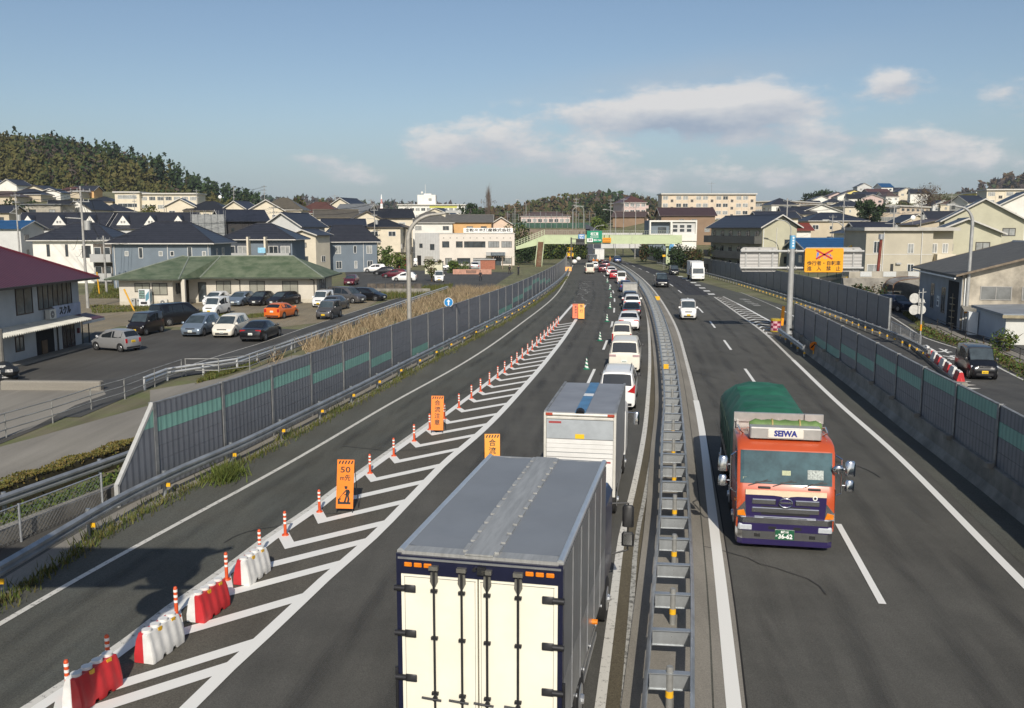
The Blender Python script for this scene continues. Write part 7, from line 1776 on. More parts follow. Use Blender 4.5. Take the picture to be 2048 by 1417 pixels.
# flat roofed grey house on its retaining wall
def flat_house():
 Y = 112; xa = lambda px: P(px,500,Y).x; x0,x1 = xa(1738),xa(1868); w = x1 - x0; d = 9; zb = 2.6
 zt = zat(462,Y)
 t = thing('house','greige flat roofed two storey house with white windows standing on a retaining wall','house',((x0+x1)/2,Y+d/2,zb),R(-4)); h = zt - zb
 mb = MB(); mb.box(-w/2,w/2,-d/2,d/2,-.5,h); mb.box(w/2,w/2+2.8,-d/2+1.0,d/2,-.5,h); mb.build('wall',WALL['sand'],t)
 mb = MB(); mb.box(-w/2 - .4,w/2+3.0,-d/2 - .5,d/2+.4,h,h+.42); mb.build('roof',mat('roof_slab',(.42,.40,.36),.6,0,.12,1),t)
 for u,z,ww,hh in ((-2.7,2.9,.8,1.5),(1.4,2.9,.75,1.2),(-2.9,.35,1.7,1.2),(-.75,.6,.35,1.0),(1.5,.4,.8,1.2)): window_on(t,facem('F',w,d,u,z),ww,hh,FRAMEW if u != -.75 else FRAMED,True,PANEC if u in (-2.9,1.4) else PANE)
 for u in (.6,1.9): window_on(t,Matrix.Translation((w/2+u,-d/2+1.0,2.9)),.7,1.2,FRAMEW,True,PANEC)
 mb = MB(); mb.box(w/2+.6,w/2+2.8,-d/2 - .1,-d/2+1.0,1.8,2.8); mb.build('balcony',WALL['cream'],t)
 for u in (-1.9,2.7): pipe(t,'F',w,d,u,0,h - .1)
 mb = MB(); mb.bar((-w/2,-d/2 - .02,h*.49),(w/2,-d/2 - .02,h*.49),.04,.06); mb.build('belt_trim',FRAMEW,t)
 mb = MB(); mb.box(-.3,.3,-d/2 - .3,-d/2,1.55,1.75); mb.build('window_hood',WALL['grey'],t)
 p = P(1755,500,104); c = thing('chimney_pipe','rust red flue pipe standing in front of the greige house','pipe',(p.x,104,0)); mb = MB(); mb.cyl((0,0,0),(.35,0,7.3),.17,n=10); mb.build('pipe',mat('rust_red',(.20,.045,.03),.7,.2,.3,2),c,smooth=40); mb = MB(); mb.cyl((.35,0,7.3),(.36,0,7.9),.30,n=10); mb.build('cap',GALV,c)
 Yw = 101.5; xa = lambda px: P(px,550,Yw).x
 r = thing('retaining_wall','stained concrete retaining wall below the greige house','wall',(0,Yw,0))
 mb = MB(); mb.loft([[(x,-.9,0),(x,.2,3.0),(x,.8,3.0),(x,.8,0)] for x in (xa(1688),xa(1840))]); mb.build('wall',CONB,r)
 mb = MB(); mb.box(xa(1700),xa(1840),.3,.5,3.0,3.75); mb.build('parapet',WALL['concrete'],r)
 for a,b in ((1722,1745),(1768,1794),(1818,1840)): mb = MB(); mb.box(xa(a),xa(b),.22,.3,3.15,3.72); mb.build('mesh_panel',mat('mesh_white',(.55,.56,.54),.6,0,.2,14),r)
 l = thing('lot_wall','low cream concrete wall below the amber board','wall',(0,126,0)); xa = lambda px: P(px,560,126).x
 mb = MB(); mb.box(xa(1570),xa(1692),0,.4,0,1.75); mb.build('wall',mat('cream_concrete',(.52,.44,.33),.85,0,.12,.6),l)
 mb = MB()
 for k in range(7): x = xa(1580)+k*1.3; mb.box(x - .03,x+.03,.1,.16,1.75,2.5)
 mb.box(xa(1580),xa(1690),.1,.16,2.45,2.5); mb.build('fence',FRAMED,l)
flat_house()
def warehouse():
 yaw = R(-13); w,d,h,rh = 17,16.5,4.75,2.4; cx,cy = 37.7+8.5*.974+8.25*.225,75.4 - 8.5*.225+8.25*.974
 t = thing('warehouse','weathered concrete warehouse with grey corrugated roof and shaded blue-grey side','warehouse',(cx,cy,0),yaw)
 mb = gable_wall(w,d,h,rh,'y'); mb.build('wall',mat('weathered_wall',(.30,.27,.22),.9,0,.35,.45,.2,6,rgb2=(.40,.36,.29)),t)
 rf = roof_mesh('gable',w,d,h,rh,.7,.12,'y'); rf.build('roof',[stripe_mat('corrugated',(.155,.15,.135),(.10,.097,.088),.42,'Y',.5,.7,.2,.4,.3,var=.16),GALVD,mat('rusty_edge',(.18,.14,.10),.8,0,.3,3)],t)
 mb = MB(); mb.x = facem('L',w,d,0,0); mb.box(-d/2,d/2,-.04,0,0,h - .3); mb.build('side_shade_skin',mat('wall_shade_bluegrey',(.30,.32,.34),.7,0,.1,.6),t)  # blue-grey skin over the concrete: the shade of this side put into its colour
 for u,z,ww,hh,pn in ((-2.2,1.0,1.4,2.4,PANE),(2.2,.9,1.5,2.4,PANE)): window_on(t,facem('L',w,d,u,z) @ Matrix.Translation((0,-.04,0)),ww,hh,FRAMEA,True,pn,1)
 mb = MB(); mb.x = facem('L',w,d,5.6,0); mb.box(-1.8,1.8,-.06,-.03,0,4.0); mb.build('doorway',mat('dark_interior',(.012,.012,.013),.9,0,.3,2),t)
 mb = MB(); mb.x = facem('L',w,d,0.2,1.35); mb.box(-.45,.45,-.08,-.04,0,1.0); mb.m = 1; mb.box(-.3,.3,-.085,-.08,.15,.5); mb.box(-.3,.3,-.085,-.08,.65,.75); mb.build('notice_board',[LETW,mat('notice_grey',(.15,.16,.18),.6)],t)
 s = thing('metal_shelf','tall shelf of small goods standing in the warehouse doorway','shelf',(38.3,77.1,0),yaw)
 mb = MB()
 for k in range(5): mb.box(-.5,.5,-.05,.9,.35+k*.55,.42+k*.55)
 for x in (-.5,.46): mb.box(x,x+.04,-.05,.0,0,3.0)
 mb.build('shelf',mat('shelf_wood',(.30,.26,.18),.7,0,.2,4),s)
 for u,ww in ((-5.9,2.4),(-2.7,2.5)): window_on(t,facem('F',w,d,u,2.6),ww,1.15,FRAMEA,True,mat('dusty_glass',(.16,.165,.16),.35,0,.3,1),1)
 lower_roof(t,'F',w,d,0,1.7,w,1.0,mat('lean_roof',(.20,.19,.165),.7,.1,.25,1),'lean_to_roof')
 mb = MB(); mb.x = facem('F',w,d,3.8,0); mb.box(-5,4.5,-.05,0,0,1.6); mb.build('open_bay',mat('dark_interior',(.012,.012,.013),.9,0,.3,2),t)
 mb = MB(); mb.x = facem('F',w,d,-.2,2.9); mb.box(-.3,.3,-.3,0,0,.6); mb.build('wall_box',LETW,t)
 pipe(t,'F',w,d,-w/2+.2,0,4.4,LETW)
 mb = MB(); mb.box(-w/2 - .8,-w/2 - .68,-d/2 - .6,d/2+.6,h - .42,h - .3); mb.build('gutter',LETW,t)
 # small white store in front
 s = thing('store_shed','white flat store shed with grey metal roof at the right edge','shed',(36.4,66.0,0),R(-11)); mb = MB(); mb.box(0,9,0,7,0,2.1); mb.build('wall',mat('shed_white',(.60,.60,.56),.7,0,.06,.8),s)
 mb = MB(); mb.box(-.02,.0,.02,7,0,2.1); mb.build('shade_side',mat('shed_shade_blue',(.42,.47,.52),.7,0,.06,.8),s)  # thin skin paints the left face of the white shed in its blue-grey shade
 mb = MB(); mb.loft([[(-.35,y,z0),(9.3,y,z0+.3),(9.3,y,z0+.5),(-.35,y,z0+.2)] for y,z0 in ((-.4,2.1),(7.3,2.15))]); mb.m = 1; mb.box(-.4,9.3,-.45,-.38,2.0,2.22); mb.build('roof',[mat('shed_roof',(.26,.29,.32),.5,.3,.15,.8),mat('shed_edge',(.30,.26,.17),.8,0,.2,3)],s)
 v = thing('vending_machine','vending machine with dark front set in the end of the white store shed','vending machine',(37.3,72.6,0),R(70)); mb = MB(); mb.box(-.5,.5,-.35,.35,0,1.85); mb.m = 1; mb.box(-.42,.42,-.37,-.355,.8,1.75); mb.m = 0; mb.box(-.3,.3,-.38,-.36,.2,.5); mb.build('cabinet',[mat('vending_white',(.68,.70,.70),.35,0,.04,4),mat('vend_dark',(.10,.12,.12),.2,0,.2,5)],v)
 c = thing('carport','brown carport with dark translucent roof beside the warehouse','carport',(43.0,95.5,0),R(-13))
 mb = MB(); n = 10
 for k in range(n): 
  a0,a1 = math.pi*k/n,math.pi*(k+1)/n; mb.face([(2.4*-math.cos(a0),0,2.5+.75*math.sin(a0)),(2.4*-math.cos(a1),0,2.5+.75*math.sin(a1)),(2.4*-math.cos(a1),5,2.5+.75*math.sin(a1)),(2.4*-math.cos(a0),5,2.5+.75*math.sin(a0))])
 mb.build('roof',mat('smoked_roof',(.05,.055,.085),.3,0,.2,1),c,fix=False)
 mb = MB()
 for y in (0,5):
  for x in (-2.4,2.4): mb.box(x - .05,x+.05,y - .05,y+.05,0,2.5)
  for k in range(n): a0,a1 = math.pi*k/n,math.pi*(k+1)/n; mb.bar((2.4*-math.cos(a0),y,2.5+.75*math.sin(a0)),(2.4*-math.cos(a1),y,2.5+.75*math.sin(a1)),.08,.08)
 mb.build('frame',mat('carport_brown',(.16,.09,.05),.6,.2,.1,3),c)
warehouse()
# ---------------------------------------------------------------- yards, streets and pavements
def sheet(name,pts,z,m,label=None):
 mb = MB(); mb.face([(p[0],p[1],z) if len(p) == 2 and abs(p[1]) < 400 and not isinstance(p,tuple) else (G(*p).x,G(*p).y,z) for p in pts]); return structure(mb,name,m,label,fix=False)
def gsheet(name,pts,z,m): mb = MB(); mb.face([(x,y,z) for x,y in pts]); return structure(mb,name,m,fix=False)
SRV = curve([(0,880),(380,741),(502,694),(610,655),(687,629),(761,600),(855,574),(905,560),(960,540)])   # middle of the service road on the left
PIPE = curve([(240,803),(300,777),(386,751),(456,743),(517,724),(566.6,706),(610,691),(700,655),(800,617),(895,583)])
sheet('gravel_lot',[(150,590),(700,590),(800,578),(690,640),(545,657),(240,653),(150,680)],.012,GRAVEL)
sheet('parking_lot',[(-260,900),(-120,740),(150,690),(190,664),(545,657),(600,660),(380,745),(190,812),(-100,930)],.018,A_LOT)
mb = MB(); strip(mb,off(PIPE,-3.6),off(PIPE,-.1),40,140,.022); structure(mb,'service_road',A_SIDE)
mb = MB(); ribbon(mb,off(PIPE,-3.7),.14,55,135,.026); structure(mb,'service_road_edge',P_FAINT)
sheet('back_lot',[(690,545),(780,540),(960,545),(1030,545),(960,590),(880,600),(700,578)],.012,A_SIDE)
gsheet('side_street',[(R2(5)+.4,5),(R2(30)+.4,30),(R2(67)+.5,67),(30.3,73),(33.0,88),(35.6,111),(60,111),(60,5)],.010,A_SIDE)
sheet('apron',[(-140,860),(-140,790),(0,772),(195,764),(212,790),(150,812),(60,860),(-60,900)],.026,CONC)
gsheet('sidewalk',[(-17.4,26),(-15.2,34),(-13.0,46),(-11.9,52),(-14.3,52),(-16.9,44),(-19.2,36),(-22.5,26)],.10,CONC)
sheet('behind_barrier_path',[(300,842),(300,782),(450,757),(585,712),(640,712),(480,772)],.03,CONC)
gsheet('ditch_lane',[(-16.2,18),(-13.0,29.5),(-11.9,29.5),(-12.9,18)],.015,A_LOT)
kerb_pts = [(34.4,77.7),(32.6,71),(31.5,60.9),(29.7,53.6),(27.0,42),(23,28)]
KR = curve([(x,y,0) for x,y in kerb_pts])
mb = MB(); strip(mb,off(KR,.35),off(KR,1.7),28,80,.030); structure(mb,'planting_strip',GROUND)
mb = MB(); strip(mb,off(KR,1.75),off(KR,3.3),28,95,.060); structure(mb,'street_pavement',CONC)
mb = MB(); ribbon(mb,KR,.15,25,100,.016)
for a,b in (((1870,648),(1905,640)),((1895,657),(1928,646)),((1905,659),(1960,662))):
 p,q = G(*a),G(*b); d = (q - p).normalized(); n_ = Vector((-d.y,d.x,0))*.08; mb.face([p - n_+Vector((0,0,.016)),q - n_+Vector((0,0,.016)),q+n_+Vector((0,0,.016)),p+n_+Vector((0,0,.016))])
for k in range(4): g = G(1922+k*9,757+k*7); mb.face([(g.x - .3,g.y - .25,.016),(g.x+.35,g.y,.016),(g.x - .2,g.y+.35,.016)])
structure(mb,'street_lines',P_WORN)
for c,px,py in (('れ',1878,701.5),('ま',1909,716),('止',1943,731)):
 g = G(px,py); o = text(c,1.5,P_WHITE,None,Matrix.Translation((g.x,g.y,.018)) @ Matrix.Rotation(R(180 - 11),4,'Z') @ Matrix.Diagonal((1.0,1.9,1,1)),'street_lettering',.0,.02); o['kind'] = 'structure'
# ---------------------------------------------------------------- rails, hedges, fences of the left foreground
def railing(lab,pts,h,bars,step,m,r=.025,name='pipe_railing',cat='railing',z0=0.0,pr=.03):
 o = Vector(pts[0]); t = thing(name,lab,cat,o); 
 for hh in bars:
  mb = MB()
  for a,b in zip(pts,pts[1:]): mb.cyl(Vector(a) - o+Vector((0,0,hh)),Vector(b) - o+Vector((0,0,hh)),r,n=6)
  mb.build('rail',m,t,smooth=40)
 for a,b in zip(pts,pts[1:]):
  a,b = Vector(a),Vector(b); n = max(1,round((b - a).length/step))
  for k in range(n+(1 if b == Vector(pts[-1]) else 0)):
   p = a.lerp(b,k/n) - o; mb = MB(); mb.cyl(p,p+Vector((0,0,h)),pr,n=6); mb.build('post',m,t,smooth=40)
 return t
gz = lambda x,y,z=0: tuple(G(x,y,z))
railing('grey three bar pipe railing along the walkway at the left',[gz(-60,905),gz(13,876),gz(106,847),gz(183,820),gz(250,799),gz(310,775),gz(364,755)],1.05,(.35,.68,1.02),4.0,STEELW)
railing('short return of the pipe railing behind the noise barrier',[gz(372,753),gz(438,753),gz(500,744),gz(590,706),gz(680,672)],1.05,(.35,.68,1.02),3.5,STEELW)
PPT = [(PIPE(y),y,0) for y in (47,50,54,60,66,74,84,96,110,124)]
railing('white and galvanised pipe guard beside the service road and the dry reeds',PPT,.72,(.45,.66),3.2,mat('pipe_white',(.56,.57,.57),.4,.3,.1,2),.07,'pipe_guard','guard rail',0,.07)
HG = lambda y: (-16.0+(y - 26)*.30)
rail('grey guardrail behind the low hedge at the left edge',curve([(-17.2,18,0),(-14.9,26,0),(-12.95,33,0),(-12.4,35,0)]),18,34.5,1,.58,4.0,False,.07)
def leafmass(n,pts_fn,size,mats_n,up=.3,rnd=None):
 rnd = rnd or random; mb = MB()
 for _ in range(n):
  c = Vector(pts_fn()); d = Vector((rnd.uniform(-1,1),rnd.uniform(-1,1),rnd.uniform(-up,1))).normalized()
  a = d.orthogonal().normalized(); b = d.cross(a); an = rnd.uniform(0,6.28); a,b = a*math.cos(an)+b*math.sin(an),b*math.cos(an) - a*math.sin(an)
  s = size*rnd.uniform(.6,1.4); mb.face([c+a*s,c+b*s*.55,c - a*s,c - b*s*.55],rnd.randrange(mats_n))
 return mb
LEAF = {k: mat('leaf_' +k,c,.75,0,.25,2.0,spec=.2) for k,c in dict(hedge1=(.135,.115,.028),hedge2=(.095,.10,.03),hedge3=(.16,.12,.04),green1=(.05,.085,.022),green2=(.075,.11,.03),green3=(.035,.06,.02),dark1=(.022,.035,.018),dark2=(.032,.048,.022),lime1=(.13,.15,.03),lime2=(.10,.13,.025),brown1=(.09,.06,.03),brown2=(.12,.085,.045),bamboo1=(.088,.084,.026),bamboo2=(.062,.070,.022),bamboo3=(.112,.098,.034),purple=(.075,.058,.048),straw1=(.33,.255,.155),straw2=(.27,.205,.125),straw3=(.19,.14,.085),grass1=(.085,.10,.025),grass2=(.12,.12,.035),grass3=(.06,.085,.02)).items()}
def hedge():
 t = thing('hedge','low clipped yellowish green hedge behind the guardrail at the left edge','hedge',(-15,28,0)); rnd = random.Random(3)
 def pt():
  y = rnd.uniform(17,35.5); x = -18.3+(y - 18)*.295+rnd.uniform(-.42,.36); top = .74+.05*math.sin(y*3) - abs(rnd.gauss(0,.015)); z = top if rnd.random() < .7 else rnd.uniform(.15,top)
  return x+15,y - 28,z
 leafmass(9000,pt,.05,3,.2,rnd).build('foliage',[LEAF['hedge1'],LEAF['hedge2'],LEAF['hedge3']],t,fix=False)
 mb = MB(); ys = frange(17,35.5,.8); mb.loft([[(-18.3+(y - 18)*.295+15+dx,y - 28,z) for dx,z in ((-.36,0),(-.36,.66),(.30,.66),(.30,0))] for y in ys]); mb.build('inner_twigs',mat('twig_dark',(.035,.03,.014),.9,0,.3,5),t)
 def low():
  y = rnd.uniform(17,35.5); return -17.1+(y - 18)*.30+rnd.uniform(-.3,.6),y,abs(rnd.gauss(.08,.14))
 o = leafmass(2600,low,.07,3,.5,rnd).build('weeds',[LEAF['green1'],LEAF['green2'],LEAF['lime2']],fix=False); o['kind'] = 'stuff'; o['label'] = 'ivy and weeds below the hedge'
 mb = MB(); ys = frange(17,32,1); mb.loft([[(-15.5+(y - 18)*.30+dx,y,z) for dx,z in ((-.18,0),(-.18,.42),(.14,.42),(.14,0))] for y in ys]); k = mb.build('channel_wall',CONB); tag(k,'low stained concrete channel wall below the hedge','wall')
hedge()
def mesh_fence(lab,pts,h,step=3.0):
 o = Vector(pts[0]); t = thing('mesh_fence',lab,'fence',o)
 m = bpy.data.materials.get('wire_mesh')
 for a,b in zip(pts,pts[1:]):
  a,b = Vector(a),Vector(b); L_ = (b - a).length; n = max(1,round(L_/step)); d = (b - a)/L_
  mb = MB(); q = .16; k = int(L_/q)
  for i in range(-int(h/q),k+1):
   for s in (1,-1):
    p0 = i*q if s > 0 else i*q; pts2 = []
    x0,x1 = (p0,p0+h) if s > 0 else (p0+h,p0)
    z0,z1 = 0.06,h
    # clip to the panel
    lo,hi = max(0,min(x0,x1)),min(L_,max(x0,x1))
    if hi - lo < .05: continue
    def zz(x): return z0+(z1 - z0)*(x - x0)/(x1 - x0)
    A = a - o+d*lo+Vector((0,0,zz(lo))); B = a - o+d*hi+Vector((0,0,zz(hi)))
    mb.cyl(A,B,.006,n=3,cap=False)
  mb.build('wire_net',GALVD,t)
  for i in range(n+1):
   p = a+(b - a)*i/n - o; mb = MB(); mb.cyl(p,p+Vector((0,0,h+.04)),.035,n=8); mb.build('post',GALV,t,smooth=40)
  mb = MB(); mb.cyl(a - o+Vector((0,0,h)),b - o+Vector((0,0,h)),.022,n=6); mb.build('top_rail',GALV,t)
 return t
mesh_fence('chain link fence between the sloping barrier end and the left edge',[(-16.0,15,0),(-14.2,20.5,0),(-12.55,26.7,0)],1.05,3.1)
mesh_fence('short wire mesh fence between the plain barrier and the sign cluster',[(30.6,72.2,0),(28.6,62.5,0)],1.1,3.0)
railing('dark pipe fence above the planting strip on the right street',[(35.8,75.4,0),(34.6,70.4,0),(33.7,66.4,0),(33.0,60,0),(30.9,50,0),(27,36,0)],1.0,(.30,.62,.95),3.6,mat('fence_dark_brown',(.045,.04,.035),.6,.2,.1,3))
mb = MB(); mb.bev(-.22,.22,0,5.4,0,.5,.06); k = mb.build('block_kerb',CONC,loc=tuple(G(205,781)),rz=R(88)); tag(k,'pale low concrete block wall beside the apron','wall')
mb = MB(); mb.cyl((0,0,0),(0,0,2.9),.26,n=12); g = G(2,762); k = mb.build('concrete_post',CONB,loc=tuple(g)); tag(k,'thick grey post at the left edge over the black bundle','post')
mb = MB(); random.seed(11)
for k in range(5): mb.sph((random.uniform(-.5,.5),random.uniform(-.4,.4),.35+.12*k),random.uniform(.45,.62),8,6,(1,1,.6))
g = G(18,766); k = mb.build('black_bundle',mat('black_sheet',(.02,.022,.025),.35,0,.2,4,.6,6),loc=tuple(g)); tag(k,'bundle wrapped in black sheet at the left edge','bundle')
def rblock(m):
 t = thing('barrier_block','r','traffic barrier')
 mb = MB(); mb.loft([[(x*.5,-.28,0),(x*.5,-.26,.3),(x*.5,-.13,.75),(x*.5,.13,.75),(x*.5,.26,.3),(x*.5,.28,0)] for x in (-1,-.3,.3,1)]); mb.build('shell',m,t); 
 mb = MB(); mb.box(-.4,.4,-.1,.1,.75,.82); mb.build('cap',SWHITE,t); return t
a,b = G(1853,714),G(1917,768)
for k in range(8):
 t = rblock(SWHITE if k % 2 == 0 else SRED); p = a.lerp(b,k/7); t.location = (p.x,p.y,.05); d = b - a; t.rotation_euler = (0,0,math.atan2(d.y,d.x)); t.scale = (1.15,.75,.85)
 t['label'] = ('white' if k % 2 == 0 else 'red')+' block, %s from the camera in the row beside the oncoming black kei van' % ('farthest','second farthest','third farthest','fourth farthest','fourth nearest','third nearest','second nearest','nearest')[k]; t['group'] = 'red and white blocks on the street median'
g = G(1921,771); t = copy_tree(cn,(g.x,g.y,.02),0,'small red cone at the near end of the right hand block row'); t['group'] = 'cones'
for c in t.children: c.data = c.data.copy(); c.data.materials.clear(); c.data.materials.append(SRED); c.data.materials.append(SRED)
del t['group']
mb = MB(); ys = frange(48,71,2.5); f_ = lambda y: (24.3+(y - 48)*.285); mb.loft([[(f_(y) - .25,y,0),(f_(y) - .25,y,.22),(f_(y)+.35,y,.22),(f_(y)+.35,y,0)] for y in ys]); structure(mb,'median_kerb',CONC)
# ---------------------------------------------------------------- parked cars
def parked(kind,color,label,x,y,deg,**k): return car(kind,color,label,(x,y,.03),R(deg),**k)
parked('keihatch','silver','silver hatchback side on, standing in front of the maroon roofed shop',-27.9,62.9,65,plate='y')
parked('keivan','brown','black brown boxy kei van facing the camera beside the shop',-29.8,72.8,172,plate='y')
parked('bigvan','black','black minivan seen from behind between the kei van and the silver minivan',-30.0,80.5,-32)
parked('mpv','bluegrey','bluish silver minivan facing the camera left of the white one',-25.2,72.6,176)
parked('mpv','pearl','cream white minivan facing the camera between the silver minivan and the black sedan',-22.6,72.0,178)
parked('sedan','black','black sedan seen from behind at the edge of the asphalt lot',-19.5,69.6,-4)
parked('keivan','white','white kei van with yellow plate alone on the gravel in front of the office',-29.5,89.6,172,plate='y')
parked('hatch','white','white hatchback parked leftmost by the office porch',-33.2,101.0,172)
parked('wagon','bluegrey','silver blue hatchback second in the row by the office',-30.4,100.9,172)
parked('hatch','black','black hatchback left of a second dark one by the office wall',-28.2,101.2,170)
parked('wagon','brown','dark brown hatchback rightmost in the row under the office windows',-25.7,101.0,158)
parked('prius','orange','bright orange hatchback seen from behind on the gravel',-22.2,86.6,-14)
parked('keivan','white','white kei van with yellow plate at the office corner',-20.8,99.0,172,plate='y')
parked('hatch','grey','dark grey hatchback behind the small silver off-road car',-18.6,95.2,-10)
parked('keisuv','grey','small grey off-road car with yellow plate facing the camera',-17.5,85.8,172,plate='y')
parked('minivan','grey','grey minivan facing right beside the office end wall',-19.2,104.2,-118)
parked('wagon','black','black estate car rightmost on the gravel next to the dry grass',-17.2,107.6,-112)
parked('hatch','maroon','dark car facing the camera behind the office corner',-24.6,138,178)
parked('suv','white','white sport utility car in front of the pointed roof block',-27.0,178,92)
parked('hatch','black','black hatchback second in the row below the pointed roof block',-23.9,168.5,88)
parked('wagon','maroon','maroon estate car third in the row below the pointed roof block',-20.6,158.5,88)
parked('hatch','white','white hatchback nearest in the row below the pointed roof block',-17.6,147.5,86)
parked('keivan','white','white kei van with yellow plate facing the camera beside the pruned garden tree',-11.8,146,184,plate='y')
parked('sedan','silver','silver sedan in front of the company office',-12.4,186,-84)
parked('suv','silver','silver car with dark raised rear door near the brick shed',-7.9,189,8)
parked('microvan','white','small white van at the corner of the company office',-23.2,206,92)
parked('keivan','black','dark van under the carport beside the warehouse',41.4,97.5,150)
parked('suv','navy','dark blue sport utility car in front of the warehouse side',40.0,93.6,196)
car('keivan','black','black kei van with yellow plate and chrome face oncoming on the right street',(26.9,51.6,.03),R(180 - 11),plate='y',chrome=True)
# ---------------------------------------------------------------- hills and woods
def noise2(x,y): return math.sin(x*.021+1.3)*math.cos(y*.017)+.5*math.sin(x*.053+y*.041)+.3*math.sin(x*.11 - y*.09)
def hill(name,Yc,ridge,front,back,names,n,size,seed,th,dark_right=None,base=-3):
 """a wooded hill: ridge is photo columns and rows of its skyline at distance Yc; trees stand all over its near slope"""
 rnd = random.Random(seed); xs = [(px - 1024)/F*Yc for px,_ in ridge]; zs = [CAMH+(HZ - py)*Yc/F - th*.8 for _,py in ridge]
 def zf(x,y):
  r = float(np.interp(x,xs,zs)); return base+(r - base+noise2(x,y)*th*.18)*(sm(Yc - front,Yc,y) if y < Yc else 1 - sm(Yc,Yc+back,y))
 gx = frange(xs[0],xs[-1],(xs[-1] - xs[0])/50); gy = frange(Yc - front,Yc+back,(front+back)/24)
 mb = MB(); ids = [[mb.pt((x,y,zf(x,y))) for x in gx] for y in gy]
 for j in range(len(gy) - 1):
  for i in range(len(gx) - 1): mb.idx((ids[j][i],ids[j][i+1],ids[j+1][i+1],ids[j+1][i]))
 structure(mb,name,mat('hill_floor',(.06,.055,.025),.95,0,.4,.05),smooth=60)
 mb = MB()
 for _ in range(n):
  x = rnd.uniform(xs[0],xs[-1]); y = Yc - front*.97*rnd.random() ** .9+rnd.uniform(0,back*.15); z = zf(x,y)
  g = noise2(x*1.7,y*1.3)+rnd.uniform(-.7,.7)
  if dark_right and y > Yc - front*.16 and rnd.random() < dark_right(x): k = (0,1); hh = th*rnd.uniform(1.0,1.6); w = .45
  else: k = (2,3) if g > .15 else (3,4) if g > -.55 else (1,5) if g > -1.1 else (0,1); hh = th*rnd.uniform(.6,1.1); w = .42
  for q in range(size[1]):
   f = rnd.random(); rr = th*w*(1 - .75*f) ; a = rnd.uniform(0,6.28); c = Vector((x+rr*math.cos(a)*rnd.random(),y+rr*math.sin(a)*rnd.random(),z+hh*f))
   s = size[0]*rnd.uniform(.5,1.25); d = Vector((rnd.uniform(-1,1),rnd.uniform(-1,.3),rnd.uniform(-.2,.9))).normalized(); u = d.orthogonal().normalized(); v = d.cross(u); an = rnd.uniform(0,6.28); u,v = u*math.cos(an)+v*math.sin(an),v*math.cos(an) - u*math.sin(an)
   mb.face([c+u*s,c+v*s*.6,c - u*s,c - v*s*.6],rnd.choice(k))
 o = mb.build('woodland',[LEAF[q] for q in names],fix=False); o['kind'] = 'stuff'; o['label'] = 'trees covering the ' +name.replace('_',' ')
hill('wooded_hill',560,[(-260,300),(-100,287),(0,281),(45,273),(90,282),(160,284),(200,290),(250,305),(300,318),(345,334),(380,362),(420,381),(470,397),(520,412)],190,160,['dark1','green3','bamboo3','bamboo1','bamboo2','purple'],3600,(1.35,26),5,9,lambda x: float(np.interp(x,[-260,-220,-190],[.08,.5,.9])))
hill('low_hill',900,[(960,428),(1010,414),(1060,404),(1110,398),(1150,394),(1200,391),(1240,393),(1280,402),(1340,420),(1400,430)],240,160,['dark1','green3','brown2','bamboo2','brown1','purple'],1500,(3.0,13),8,12)
hill('far_hill',1400,[(1800,420),(1870,400),(1930,378),(1985,357),(2048,342),(2120,334),(2250,340)],330,200,['dark1','green3','purple','brown1','bamboo2','purple'],1300,(4.6,12),12,17)
hill('distant_ridge',1700,[(430,412),(490,398),(510,391),(535,400),(590,402),(620,396),(660,402),(710,402),(750,407),(800,408),(900,414),(1000,420)],260,200,['dark1','green3','bamboo2','purple','purple','dark2'],1100,(6,9),15,15)
def tree(lab,px,Y,h,r,leaves,n=700,size=.32,bare=False,name='tree',cat='tree',z=None,tall=1.0,trunk=.16,low=.3,X=None):
 x = P(px,450,Y).x if X is None else X; zb = terr(x,Y) if z is None else z; rnd = random.Random(int(px*7+Y)); t = thing(name,lab,cat,(x,Y,zb))
 h = zat(-h,Y) - zb if h < 0 else h; mb = MB(); mb.cyl((0,0,-.3),(rnd.uniform(-.1,.1),0,h*.55),trunk,trunk*.55,7); tips = []
 for k in range(9 if not bare else 46):
  a = rnd.uniform(0,6.28); z0 = h*rnd.uniform(.25,.6 if not bare else .85); e = Vector((math.cos(a)*r*rnd.uniform(.3,.95)*(1 if not bare else (1.1 - z0/h)),math.sin(a)*r*rnd.uniform(.3,.9),min(h,z0+h*rnd.uniform(.18,.5)))); mb.cyl((0,0,z0),e,trunk*.32,trunk*.1,5)
  tips.append(e)
  if bare:
   for q in range(5): f = e*rnd.uniform(.55,1); f.z = e.z*rnd.uniform(.75,1); mb.cyl(f,f+Vector((rnd.uniform(-1,1)*r*.3,rnd.uniform(-1,1)*r*.3,rnd.uniform(.1,.22)*h)),trunk*.09,trunk*.04,4)
 mb.build('trunk',LEAF['brown1'] if not bare else mat('bark_grey',(.13,.10,.08),.9,0,.2,3),t)
 blobs = [(Vector((rnd.gauss(0,r*.42),rnd.gauss(0,r*.42),h*(low+.12+(1 - low - .2)*rnd.random()))),r*rnd.uniform(.32,.55)) for _ in range(13)]
 def pt():
  c,b = rnd.choice(blobs); d = Vector((rnd.gauss(0,1),rnd.gauss(0,1),rnd.gauss(0,1))).normalized()*b*(rnd.random() ** .35); d.z *= tall
  return c+d
 if not bare or n: leafmass(n,pt,size,len(leaves),.4,rnd).build('crown',[LEAF[q] for q in leaves],t,fix=False)
 return t
tree('large round dark green tree behind the plain noise barrier',1358,178,5.0,2.6,['dark1','dark2','green3'],1500,.24,low=.05)
tree('brownish green round tree right of the dark one behind the barrier',1386,172,4.6,2.4,['brown1','bamboo2','dark2'],1200,.24,low=.05)
tree('dark shrub tree under the right end of the footbridge',1320,226,4.2,2.6,['dark1','green3'],800,.3,low=.1)
